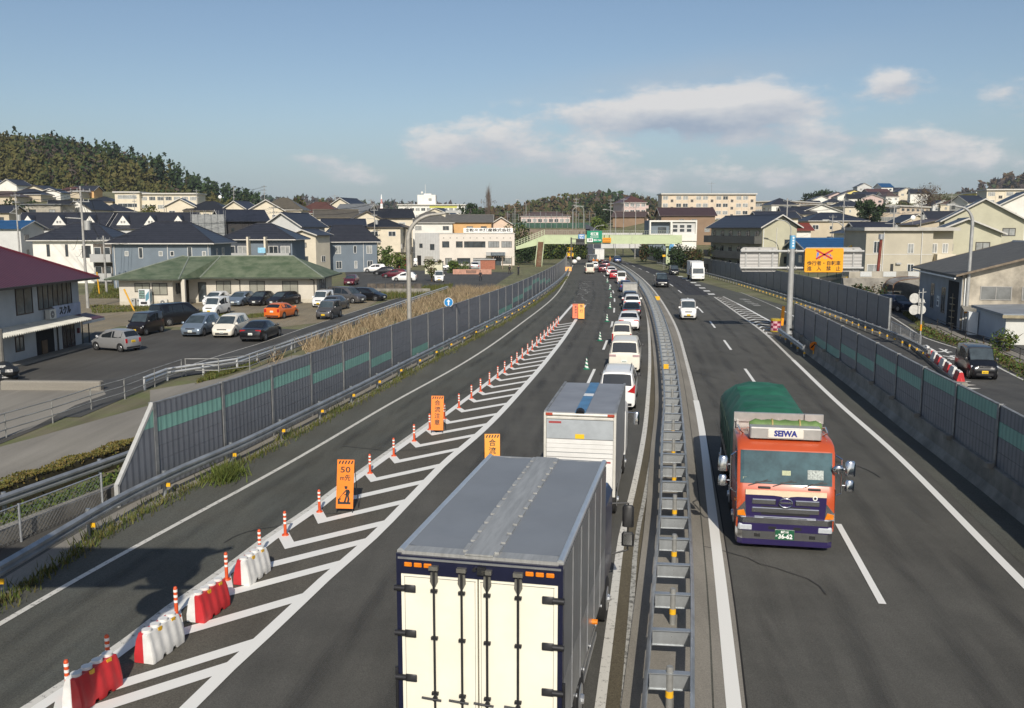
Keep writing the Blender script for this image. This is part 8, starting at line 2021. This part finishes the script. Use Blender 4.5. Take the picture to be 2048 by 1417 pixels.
tree('brown green shrub tree left of the footbridge pier',1293,232,4.4,2.6,['brown1','green3','dark1'],800,.3,low=.1)
tree('tall dark conifer in front of the pale flats',1738,300,-402,3.6,['dark1','green3','dark2'],1600,.5,low=.1,tall=1.3)
tree('wide bare brown tree at the foot of the right hill',1853,330,-377,7,['brown1','purple','brown2'],700,.28,True,'bare_tree',trunk=.3)
tree('tall thin bare poplar behind the orange house',977,300,-384,2.0,['brown2','purple'],260,.22,True,'bare_tree',trunk=.22)
tree('dark pine with gaps left of the bare poplar',940,300,-404,3.0,['dark1','green3'],700,.4,low=.35,name='pine_tree')
tree('darker low pine beside the bare poplar',957,296,-413,3.2,['dark2','green3','dark1'],700,.4,low=.3,name='pine_tree')
tree('fresh yellow green tree among the tiled roofs',733,205,7.2,2.4,['lime1','lime2','bamboo3'],1100,.26,low=.3)
tree('green bush left of the red shutter shed',770,193,4.6,2.3,['green1','green2'],900,.26,low=.05,name='bush',cat='bush')
tree('yellow green bush in front of the concrete store',795,190,3.8,2.4,['green2','lime2'],900,.26,low=.05,name='bush',cat='bush')
tree('pruned garden tree with layered clumps by the white kei van',862,147,3.5,1.2,['bamboo2','green2','brown1'],500,.16,low=.2)
tree('round dark bush in front of the retaining wall',1749,97,2.2,1.7,['dark2','green3','brown1'],1400,.15,low=.0,name='bush',cat='bush',z=0)
tree('green bushes in the garden left of the brick shed',912,176,2.0,2.0,['green1','lime2','green2'],900,.2,low=.0,name='bush',cat='bush')
tree('bamboo clump in front of the hillside flats',305,300,-414,3.5,['bamboo1','lime2','bamboo3'],900,.4,low=.1,tall=1.4)
tree('dark trees above the row house roof at the far left',55,235,-408,4,['green3','dark2','bamboo2'],1100,.45,low=.1)
tree('brown green trees on the slope at the far left',28,270,-398,5,['brown1','green3','bamboo2'],900,.5,low=.1)
tree('dark pine grove top on the right hand hill',1650,640,-389,8,['dark1','green3'],900,1.0,low=.2)
tree('dark pine beside the grove on the right hand hill',1630,650,-393,7,['dark1','dark2'],700,1.0,low=.2)
tree('green tree behind the footbridge ramp',1043,232,-438,3.6,['green3','lime2','dark1'],1000,.35,low=.05)
tree('shady tree below the footbridge ramp',1058,228,5.5,3,['dark1','green3'],900,.3,low=.05)
tree('lime green hedge trees right of the net fence',1200,330,-440,4,['green2','lime2'],900,.45,low=.05)
tree('dark cedar in front of the low hill',1204,420,-414,5,['dark1','dark2','green3'],900,.6,low=.1,tall=1.4)
tree('second dark cedar in front of the low hill',1230,410,-420,4.5,['dark1','dark2'],800,.6,low=.1,tall=1.4)
tree('small green bush beside the white store shed',2035,62,1.4,1.1,['green1','lime2'],700,.1,low=.0,name='bush',cat='bush',z=0)
for k,(px,Y,h,r) in enumerate([(655,420,9,5),(690,430,9,5),(345,340,8,4),(440,300,7,4),(590,330,8,4),(1712,520,-404,5),(1765,540,-405,5),(1800,500,-408,5),(1880,520,-393,7),(1915,480,-395,6),(1600,480,-402,5)]):
 tree(['small tree between roofs left of the red white mast','small tree between roofs below the distant ridge','small tree beside the hillside flats','small tree behind the black hipped roof','small tree behind the brown hipped roof','tree among the right hand hill houses below the yellow one','tree below the purple brown roof on the right hill','tree right of the conifer on the right hill','brown tree behind the bare tree on the right','brown tree on the slope of the far right hill','tree behind the long cream flats'][k],px,Y,h,r,['green3','bamboo2','brown1'],500,.6,low=.1)
FILL = [(235,300,'cream','slate','cream house in front of the white stair block of the hillside flats'),(500,300,'white','navy','white house beside the two skyline poles left of centre'),(610,300,'cream','black','cream house with black roof left of the reddish brown roof'),(560,320,'beige','slate','beige house showing behind the brown hipped roof'),(660,340,'white','brown','white house with brown roof behind the reddish brown one'),
 (745,330,'cream','black','cream house with black roof right of the red and white mast'),(770,300,'cream','slate','cream slate roofed house left of the white school hall'),(880,330,'cream','slate','cream house just below the white school hall'),(135,300,'white','black','white house with black roof above the old grey shed'),(1555,330,'white','slate','white house below the long cream flats'),(1590,300,'cream','navy','cream house with navy roof above the red pagoda roof'),
 (1640,300,'white','black','white black roofed house peeping over the navy hipped block'),(1690,320,'cream','slate','cream house at the left foot of the dark conifer'),(1815,270,'beige','black','beige house below the balconies of the long balcony flats'),(1880,280,'white','slate','white house right of the bare brown tree trunk'),(1905,360,'cream','brown','cream house with brown roof behind the bare brown tree'),(1930,330,'white','navy','white house with navy roof left of the small yellowish flats'),
 (1870,420,'lgrey','slate','grey house below the far right wooded hill'),(1900,470,'white','black','white black roofed house at the left foot of the far right wooded hill'),(1845,480,'white','slate','white house behind the twigs of the bare brown tree'),(1620,520,'white','navy','white house left of the pink hillside house, roof navy'),(1660,540,'cream','slate','cream house just below the pink hillside house'),(1705,545,'white','black','white black roofed house just below the yellow hillside house'),
 (1740,530,'pink','slate','pale pink house with slate roof above the dark conifer'),(1770,545,'white','brown','white house with brown roof above the long balcony flats'),(1800,560,'cream','navy','cream house with navy roof left of the orange hillside house'),(1830,545,'white','slate','white house right of the orange hillside house'),(1960,420,'cream','navy','cream house behind the small yellowish flats'),(1760,610,'white','blue','white hillside house with bright blue roof at the crest'),(1718,625,'lgrey','navy','grey hillside house with navy roof at the crest')]
for k,(px,Y,wl,rf,lab) in enumerate(FILL):
 x = P(px,450,Y).x; zt = terr(x,Y)+5.2+(k % 3)*.4; ye = HZ - (zt - CAMH)*F/Y
 house(lab,px,Y,8.5+k % 4,8.5,(k*37) % 50 - 25,ye,ye - 2.2*F/Y,'gable' if k % 3 else 'hip',wl,rf,'y' if k % 2 else 'x')
# ---------------------------------------------------------------- grass, weeds, reeds
def blades(name,n,fn,h,w,mats_,lab,seed=2,lean=.5):
 rnd = random.Random(seed); mb = MB()
 for _ in range(n):
  x,y,z = fn(rnd); a = rnd.uniform(0,6.28); hh = h*rnd.uniform(.4,1.2); d = Vector((math.cos(a),math.sin(a),0)); l = Vector((rnd.uniform(-lean,lean)*hh,rnd.uniform(-lean,lean)*hh,hh)); c = Vector((x,y,z)); ww = w*rnd.uniform(.6,1.3)
  mb.face([c - d*ww,c+d*ww,c+l*.55+d*ww*.8,c+l],rnd.randrange(len(mats_)))
 o = mb.build(name,[LEAF[q] for q in mats_],fix=False); o['kind'] = 'stuff'; o['label'] = lab
def verge(r):
 y = 12+150*r.random() ** 1.9; k = .5+.5*math.sin(y*1.1)*math.sin(y*.37+1); return LW(y)+1.0+r.gauss(0,.10+.16*k),y,.02
blades('verge_weeds',9000,verge,.20,.018,['grass1','grass2','grass3','bamboo3'],'weeds along the gutter of the merging lane')
def clump(r): g = G(452,957); return g.x+r.gauss(0,.28),g.y+r.gauss(0,.45),.02
blades('tall_weeds',700,clump,.42,.02,['grass3','grass1','lime2'],'taller clump of weeds at the gutter',3,.7)
blades('tall_weeds',500,lambda r: (lambda y: (LW(y)+.75+r.gauss(0,.12),y,.02))(r.choice((19.5,24,31,36,41,52,60,71))+r.gauss(0,.6)),.40,.018,['grass3','bamboo2','grass2'],'weeds at the guardrail posts',4,.6)
def reeds(r):
 while True:
  y = r.uniform(56,128); t_ = r.random(); x0,x1 = PIPE(y)+.5,LW(y) - 1.3; x = x0+(x1 - x0)*t_ ** 1.2
  if math.sin(x*1.7+y*.6)+math.sin(y*1.3)*.6+r.gauss(0,.4) > -.35+max(0,70 - y)*.08: return x,y,.0
blades('dry_reeds',13000,reeds,.85,.032,['straw1','straw2','straw3','straw1'],'dry straw coloured reeds between the pipe guard and the barrier',5,.7)
def lawn(pts):
 q = [G(*p) for p in pts]
 def f(r): 
  a,b,c = (q[0],q[1],q[2]) if r.random() < .5 else (q[0],q[2],q[3]); u,v = r.random(),r.random()
  if u+v > 1: u,v = 1 - u,1 - v
  p = a+(b - a)*u+(c - a)*v; return p.x,p.y,.02
 return f
for k,(pts,n,h,lab) in enumerate([([(178,598),(262,598),(262,575),(190,572)],2600,.35,'grass behind the utility pole'),([(720,603),(900,592),(905,572),(735,585)],4200,.55,'grass bank beside the service road'),([(185,628),(300,622),(345,612),(180,612)],2200,.2,'grass strip before the office'),([(470,640),(560,632),(600,622),(500,630)],1400,.15,'tufts on the gravel'),([(380,632),(480,640),(470,628),(400,622)],1200,.14,'tufts beside the white kei van'),([(390,770),(480,742),(520,726),(420,748)],1600,.22,'grass behind the barrier top'),([(1805,630),(1840,655),(1850,650),(1812,625)],400,.3,'grass at the barrier end')]):
 blades('grass',n,lawn(pts),h,.05,['grass1','grass2','grass3','bamboo3'],lab,20+k)
def plant_strip(r): y = 30+46*r.random(); return KR(y)+.9+r.gauss(0,.35),y,.02
rnd_ = random.Random(9)
o = leafmass(5200,lambda: (lambda p: (p[0],p[1],abs(rnd_.gauss(.12,.2))))(plant_strip(rnd_)),.09,3,.5,rnd_).build('ground_cover',[LEAF['green1'],LEAF['lime2'],LEAF['brown1']],fix=False); o['kind'] = 'stuff'; o['label'] = 'low green plants in the strip below the dark fence'
# ---------------------------------------------------------------- poles and wires
POLC = mat('pole_concrete',(.34,.33,.31),.8,0,.15,2)
def utility(lab,px,Y,ytop,arms=2,trans=False,z=None,r=.16,name='utility_pole'):
 x = P(px,450,Y).x; zb = terr(x,Y) if z is None else z; h = zat(ytop,Y) - zb; t = thing(name,lab,'utility pole',(x,Y,zb),R((px*13) % 50 - 25))
 mb = MB(); mb.cyl((0,0,-.5),(0,0,h),r,r*.62,9); mb.build('pole',POLC,t,smooth=40)
 for k in range(arms):
  z_ = h - .5 - k*1.1; mb = MB(); w = 1.0 - .2*k; mb.box(-w,w,-.05,.05,z_ - .05,z_+.05)
  for u in (-w*.9,-w*.3,w*.3,w*.9): mb.cyl((u,0,z_+.05),(u,0,z_+.28),.07,.04,6)
  mb.build('crossarm',GALVD,t)
 if trans: mb = MB(); mb.cyl((.45,0,h - 4.6),(.45,0,h - 3.6),.33,n=10); mb.tube([(0,0,h - 3.4),(-1.6,0,h - 3.3)],.06); mb.build('transformer',POLE,t,smooth=40)
 return Vector((x,Y,zb+h - .3))
U = {}
for k,(px,Y,yt,a,tr,lab) in enumerate([(165,97,373,2,True,'tall utility pole with transformer beside the maroon roof'),(205,120,472,1,False,'shorter concrete pole left of the green office roof'),(35,152,386,3,True,'utility pole with transformer at the far left'),(271,270,385,3,False,'thin pole in front of the hillside flats'),(330,255,392,1,False,'aerial mast pole before the hillside flats'),(396,300,379,3,False,'pole with many arms at the end of the hillside flats'),(470,290,372,4,False,'pole with four arms on the skyline left of centre'),(531,300,371,3,False,'second skyline pole left of centre'),(548,205,412,2,True,'pole before the tall cream gable'),(671,320,390,2,False,'skyline pole above the black gable'),(749,196,406,3,True,'pole with transformers among the tiled roofs'),(743,280,398,2,False,'thin pole behind the tiled roofs'),(816,290,405,2,False,'pole left of the school hall'),(823,300,404,1,False,'second pole by the school hall'),(1152,290,396,3,False,'pole right of the school fence'),(1221,300,398,3,False,'double pole beyond the overbridge'),(1271,255,404,2,False,'pole in front of the pink flats'),(1247,270,396,2,False,'pole left of the pink flats'),(1787,160,409,2,True,'pole in front of the long balcony flats'),(1841,185,394,3,True,'tall pole right of the long balcony flats'),(1665,190,430,2,False,'pole in front of the navy hipped block'),(1686,175,397,2,False,'tall thin pole right of the amber board'),(1573,170,397,2,False,'tall thin pole behind the pagoda roof house'),(1900,330,385,2,False,'skyline pole on the right')]):
 U[k] = utility(lab,px,Y,yt,a,tr,r=.12 if Y > 180 else .16)
def wires(lab,a,b,n=4,sag=1.0):
 t = thing('power_line',lab,'power line',a); d = b - a; s = Vector((-d.y,d.x,0)).normalized()
 for k in range(n):
  o = s*(k - (n - 1)/2)*.5+Vector((0,0,-(k % 2)*1.0)); mb = MB(); pts = [o+d*f+Vector((0,0,-sag*4*f*(1 - f))) for f in [q/8 for q in range(9)]]
  mb.tube(pts,.022,4); mb.build('wire',BLACKP,t)
for a,b,lab in ((0,2,'wires from the tall pole by the maroon roof to the far left pole'),(0,1,'wires from the tall pole by the maroon roof to the shorter pole'),(1,8,'wires from the shorter pole over the apartments'),(8,10,'wires above the pointed roof block'),(6,7,'skyline wires left of centre'),(5,6,'skyline wires right of the hillside flats'),(10,12,'wires from the tiled roofs to the school hall'),(14,15,'wires over the overbridge'),(16,17,'wires in front of the pink flats'),(18,20,'wires before the navy hipped block'),(18,19,'wires before the long balcony flats'),(21,22,'wires behind the amber board')): wires(lab,U[a],U[b],4,1.0)
wires('wires leaving the picture over the maroon roof',U[0],Vector((-62,55,11)),3,.8); wires('low service wires to the white apartment',U[0] - Vector((0,0,5)),P(150,500,142),3,.5)
t = thing('mast','red and white lattice mast far away on the skyline','mast',(P(763,400,1500).x,1500,20)); mb = MB()
for k in range(6): mb.loft([[(sx*w,sy*w,z) for sx,sy in ((-1,-1),(1,-1),(1,1),(-1,1))] for w,z in ((4 - k*.6,k*7.5),(3.4 - k*.6,k*7.5+7.5))],True,k % 2)
mb.build('lattice',[mat('mast_red',(.50,.22,.20),.7),LETW],t)
# net fence of the school ground
t = thing('net_fence','tall net fence with thin poles in front of the pink school','fence',(0,345,0)); xa,xb = P(1015,450,345).x,P(1190,450,345).x
for k in range(17): x = xa+(xb - xa)*k/16; mb = MB(); mb.cyl((x,0,0),(x,0,zat(423+(k % 3)*3,345)),.1,n=5); mb.build('post',GALVD,t)
mb = MB()
for k in range(5): z = zat(445,345)+k*1.0; mb.bar((xa,0,z),(xb,0,z),.03,.03)
mb.build('net_wire',GALVD,t); mb = MB(); mb.box(xa,xb,.2,.3,5,zat(446,345)); mb.build('green_screen',mat('screen_green',(.035,.085,.06),.8,0,.3,.5),t)
t = thing('overbridge_wall','brownish concrete parapet of the road crossing behind the footbridge','wall',(0,262,0)); xa,xb = P(1040,460,262).x,P(1180,460,262).x; mb = MB(); mb.box(xa,xb,0,.5,4.5,zat(459,262)); mb.build('parapet',mat('brick_brown',(.22,.17,.13),.9,0,.2,1),t); mb = MB(); mb.box(xb,P(1300,460,262).x,.6,.9,3,zat(466,262)); mb.build('guard',WALL['lgrey'],t)
mb = MB(); mb.box(xa,xb,.1,.6,-1,4.5); mb.build('abutment',CONB,t)
r_ = random.Random(31); o = leafmass(3800,lambda: (r_.uniform(xa+.5,xb - 1),262 - abs(r_.gauss(0,2.6)),r_.uniform(.1,5.6)*r_.random() ** .4),.38,4,.4,r_).build('bank_shrubs',[LEAF[q] for q in ('dark1','green3','bamboo2','lime2')],fix=False); o['kind'] = 'stuff'; o['label'] = 'shrubs on the bank below the overbridge'
# small yards left of the company office
t = thing('brick_shed','red brick shed with grey roof edge in front of the company office','shed',(P(976,540,192).x,192,0)); mb = MB(); mb.box(-1.6,1.5,0,2.5,0,2.0); mb.m = 1; mb.box(-3.1,-1.6,.1,2.4,0,1.95); mb.build('wall',[mat('brick_face',(.34,.13,.08),.85,0,.2,3),GALV],t); mb = MB(); mb.box(-3.2,1.7,-.2,2.7,2.0,2.15); mb.build('roof',WALL['grey'],t)
t = thing('pergola','wooden pergola beside the brick shed','pergola',(P(1005,540,194).x,194,0)); mb = MB()
for x in (-2.0,0,2.0):
 for y in (0,2.4): mb.box(x - .07,x+.07,y - .07,y+.07,0,2.5)
mb.build('post',mat('wood_grey',(.26,.20,.15),.8,0,.2,3),t); mb = MB()
for k in range(11): mb.box(-2.3+k*.46,-2.22+k*.46,-.4,2.8,2.5,2.62)
mb.build('slat',mat('wood_grey',(.26,.20,.15),.8,0,.2,3),t)
t = thing('garden_wall','low pink tiled garden wall with openings behind the walking man','wall',(P(945,557,171).x,171,0)); mb = MB(); mb.box(-3.7,3.6,0,.2,0,.95); mb.m = 1
for k in range(9): mb.box(-1.2+k*.22,-1.08+k*.22,-.02,0,.2,.75)
mb.build('wall',[mat('pink_tile',(.46,.25,.18),.8,0,.2,2),FRAMED],t)
t = thing('red_shutter_shed','low shed with red shutter beside the concrete store','shed',(P(806,510,200).x,200,0)); mb = MB(); mb.box(-1.8,1.8,0,4,0,3.2); mb.build('wall',WALL['beige'],t); mb = MB(); mb.box(-1.6,1.6,-.05,0,0,2.3); mb.build('shutter',mat('shutter_red',(.25,.035,.025),.6,0,.15,2),t); mb = MB(); mb.box(-2.0,2.0,-.4,4.1,3.2,3.4); mb.build('roof',ROOF['olive'],t)
t = thing('lot_fence','brown low fence and concrete edge between the gravel and the back parking lot','fence',(0,118,0)); xa,xb = P(735,580,118).x,P(845,580,118).x; mb = MB(); mb.box(xa - 4,xb+1,0,.25,0,.75); mb.build('concrete_edge',CONB,t)
for k in range(6): x = xa+(xb - xa)*k/6; mb = MB(); mb.box(x,x+(xb - xa)/6 - .12,.05,.12,.75,1.4); mb.build('board',mat('fence_board',(.09,.075,.06),.8,0,.4,2),t)
t = thing('scaffold','grey netted scaffold beside the dark timber house','scaffold',(P(412,440,180).x,180,0)); mb = MB(); z0,z1 = 1.0,zat(421,180)
for k in range(6):
 for y in (0,1.2): mb.cyl((-3+k*1.3,y,0),(-3+k*1.3,y,z1),.04,n=5)
for z in (2,4,6,8,10): mb.bar((-3.2,0,z),(3.7,0,z),.06,.06)
mb.build('frame',GALVD,t); mb = MB(); mb.box(-3.0,3.5,.55,.6,z0,z1 - .8); mb.build('net',mat('net_grey',(.25,.26,.26),.8,0,.2,2),t)
for k,(px,Y,py,lab) in enumerate([(1826,180,441,'white satellite dish on the roofs right of the greige house'),(440,258,398,'white satellite dish on the black hipped roof')]):
 p = P(px,py,Y); t = thing('satellite_dish',lab,'satellite dish',p); mb = MB(); mb.sph((0,0,.5),.5,12,6,(1,.25,1)); mb.build('dish',LETW,t,smooth=60); mb = MB(); mb.cyl((0,.1,-.8),(0,.1,.4),.05,n=6); mb.build('mount',GALVD,t)
t = thing('excavator','yellow excavator arm raised behind the sign gantry','excavator',(P(1715,500,118).x,118,0)); mb = MB(); a = [P(x,y,118) - Vector(t.location) for x,y in ((1697,505),(1700,494),(1722,496),(1733,510))]
for p,q in zip(a,a[1:]): mb.bar(p,q,.3,.45)
mb.build('boom',PAINT['yellow'],t); mb = MB(); mb.bev(-1.6,1.2,-1,1,.6,2.4,.2); mb.build('cab',PAINT['yellow'],t); mb = MB(); mb.bev(-2,1.6,-1.2,1.2,0,.7,.2); mb.build('track',RUB,t)
# ---------------------------------------------------------------- people
SKIN = mat('skin',(.48,.30,.21),.6,0,.05,9); HAIR = mat('hair_black',(.012,.011,.010),.5)
def person(lab,x,y,rz,top,trous,shoe=None,ride=False,hat=None,walk=.28,z=0.02):
 t = thing('person',lab,'person',(x,y,z),rz); bm_ = bpy.data.meshes.new('b'); hip = .92 if not ride else .98
 f1,f2 = (walk,-walk) if not ride else (.30,.05)
 J = dict(pel=((0,0,hip),.125),che=((0,.03+(.12 if ride else 0),hip+.36),.15),nec=((0,.05+(.18 if ride else 0),hip+.54),.06),hea=((0,.07+(.2 if ride else 0),hip+.64),.085),cro=((0,.06+(.2 if ride else 0),hip+.76),.08))
 for s,f,g in ((1,f1,-.22),(-1,f2,.22)):
  k = str(s); J['hp' +k] = ((s*.09,0,hip - .06),.095); J['kn' +k] = ((s*.10,f*.7+.05+(.25 if ride else 0),hip*.52+(.05 if ride else 0)),.065); J['an' +k] = ((s*.10,f - .02,.09+(.2 if ride and s > 0 else 0)),.045); J['to' +k] = ((s*.11,f+.16,.05+(.2 if ride and s > 0 else 0)),.042)
  J['sh' +k] = ((s*.19,.03+(.14 if ride else 0),hip+.46),.065); J['el' +k] = ((s*.27,(g*.4 if not ride else .28),hip+.20),.045); J['wr' +k] = ((s*.25,(g+.06 if not ride else .5),hip+.02+(.12 if ride else 0)),.034); J['ha' +k] = ((s*.25,(g+.12 if not ride else .57),hip - .08+(.18 if ride else 0)),.038)
 N = list(J); E = [('pel','che'),('che','nec'),('nec','hea'),('hea','cro')]+[(a+k,b+k) for k in ('1','-1') for a,b in (('hp','kn'),('kn','an'),('an','to'),('sh','el'),('el','wr'),('wr','ha'))]+[('pel','hp1'),('pel','hp-1'),('che','sh1'),('che','sh-1')]
 bm_.from_pydata([J[n][0] for n in N],[(N.index(a),N.index(b)) for a,b in E],[])
 o = bpy.data.objects.new('body',bm_); COL.objects.link(o); md = o.modifiers.new('s','SKIN')
 for v,n in zip(bm_.skin_vertices[0].data,N): v.radius = (J[n][1],J[n][1]*(.8 if n in ('che','pel') else 1))
 bm_.skin_vertices[0].data[0].use_root = True; o.modifiers.new('u','SUBSURF').levels = 1
 dg = bpy.context.evaluated_depsgraph_get(); dg.update(); me = bpy.data.meshes.new_from_object(o.evaluated_get(dg)); bpy.data.objects.remove(o)
 me.materials.clear()
 for m in (SKIN,top,trous,shoe or BLACKP): me.materials.append(m)
 for p in me.polygons:
  c = p.center; p.material_index = 3 if c.z < .09 and not ride else 2 if c.z < hip+.02 and abs(c.x) < .21 else 1 if c.z < hip+.52 and not (abs(c.x) > .2 and c.z < hip+.04+(.14 if ride else 0) and c.y > (-1 if not ride else .47) and c.z < hip+.2) else 0
 me.shade_smooth(); b = bpy.data.objects.new('body',me); COL.objects.link(b); b.parent = t
 mb = MB(); hy = .05+(.2 if ride else 0); mb.sph((0,hy,hip+.74),.112,10,7,(.92,1,.85)); mb.build('hair' if hat is None else 'helmet',hat or HAIR,t,smooth=60)
 mb = MB(); mb.sph((0,hy+.105,hip+.69),.02,6,4); 
 for s in (-1,1): mb.sph((s*.035,hy+.095,hip+.72),.012,6,4); mb.sph((s*.092,hy+.02,hip+.70),.025,6,4,(.4,1,1.4))
 mb.build('face_features',SKIN,t); return t
SUIT = mat('suit_dark',(.014,.016,.022),.8,0,.1,9); VEST = mat('vest_orange',(.70,.22,.02),.6,0,.1,9)
g = G(961,563); person('person in a dark suit walking on the side road before the pink garden wall',g.x,g.y,R(165),SUIT,SUIT)
g = G(1019,549); person('person in dark clothes walking on the pavement near the company office',g.x,g.y,R(-20),SUIT,mat('skirt_dark',(.03,.018,.018),.8))
g = G(1036.5,551); person('person in a dark jacket riding a bicycle on the side road',g.x,g.y,R(190),mat('jacket_navy',(.018,.022,.032),.8),SUIT,ride=True,z=.05)
b = thing('bicycle','bicycle under the rider in the dark jacket','bicycle',(g.x,g.y,.02),R(190)); wl = MB()
for y in (-.5,.58):
 w = MB()
 for k in range(16): a0,a1 = k*math.pi/8,(k+1)*math.pi/8; w.cyl((0,y+.33*math.cos(a0),.34+.33*math.sin(a0)),(0,y+.33*math.cos(a1),.34+.33*math.sin(a1)),.022,n=5)
 w.build('wheel',RUB,b)
mb = MB(); mb.tube([(0,-.5,.34),(0,-.1,.82),(0,.42,.85),(0,.58,.34)],.02); mb.tube([(0,-.1,.82),(0,.0,.3),(0,.42,.8)],.02); mb.tube([(0,-.5,.34),(0,0,.3)],.015); mb.tube([(-.26,.38,1.05),(0,.42,1.0),(.26,.38,1.05)],.016); mb.build('frame',DARKM,b); mb = MB(); mb.bev(-.09,.09,-.28,.02,.88,.95,.03); mb.build('saddle',BLACKP,b)
g = G(1220,527); person('person in orange high visibility clothes directing traffic at the median',g.x,g.y,R(150),VEST,mat('trousers_orange',(.45,.20,.05),.7),hat=YREF,walk=.08)
for px,py,lab in ((1186,531,'person in orange work clothes behind the short white box truck'),(1193,531,'person in orange work clothes right of another behind the white box truck')):
 g = G(px,py); person(lab,g.x,g.y - 1.2,R(20),VEST,VEST,hat=LETW,walk=.1)
# ---------------------------------------------------------------- thin haze over the town
mb = MB(); mb.box(-2300,2300,-80,2900,-6,150); hz = mb.build('haze',(lambda m: m)(bpy.data.materials.new('haze'))); hz['kind'] = 'stuff'; hz['label'] = 'thin blue haze over the town'
m = hz.data.materials[0]; m.use_nodes = True; nt = m.node_tree; nt.nodes.clear(); v = nt.nodes.new('ShaderNodeVolumePrincipled'); v.inputs['Color'].default_value = (.72,.82,.95,1); v.inputs['Density'].default_value = .00009; v.inputs['Anisotropy'].default_value = .0
out = nt.nodes.new('ShaderNodeOutputMaterial'); nt.links.new(v.outputs[0],out.inputs['Volume'])
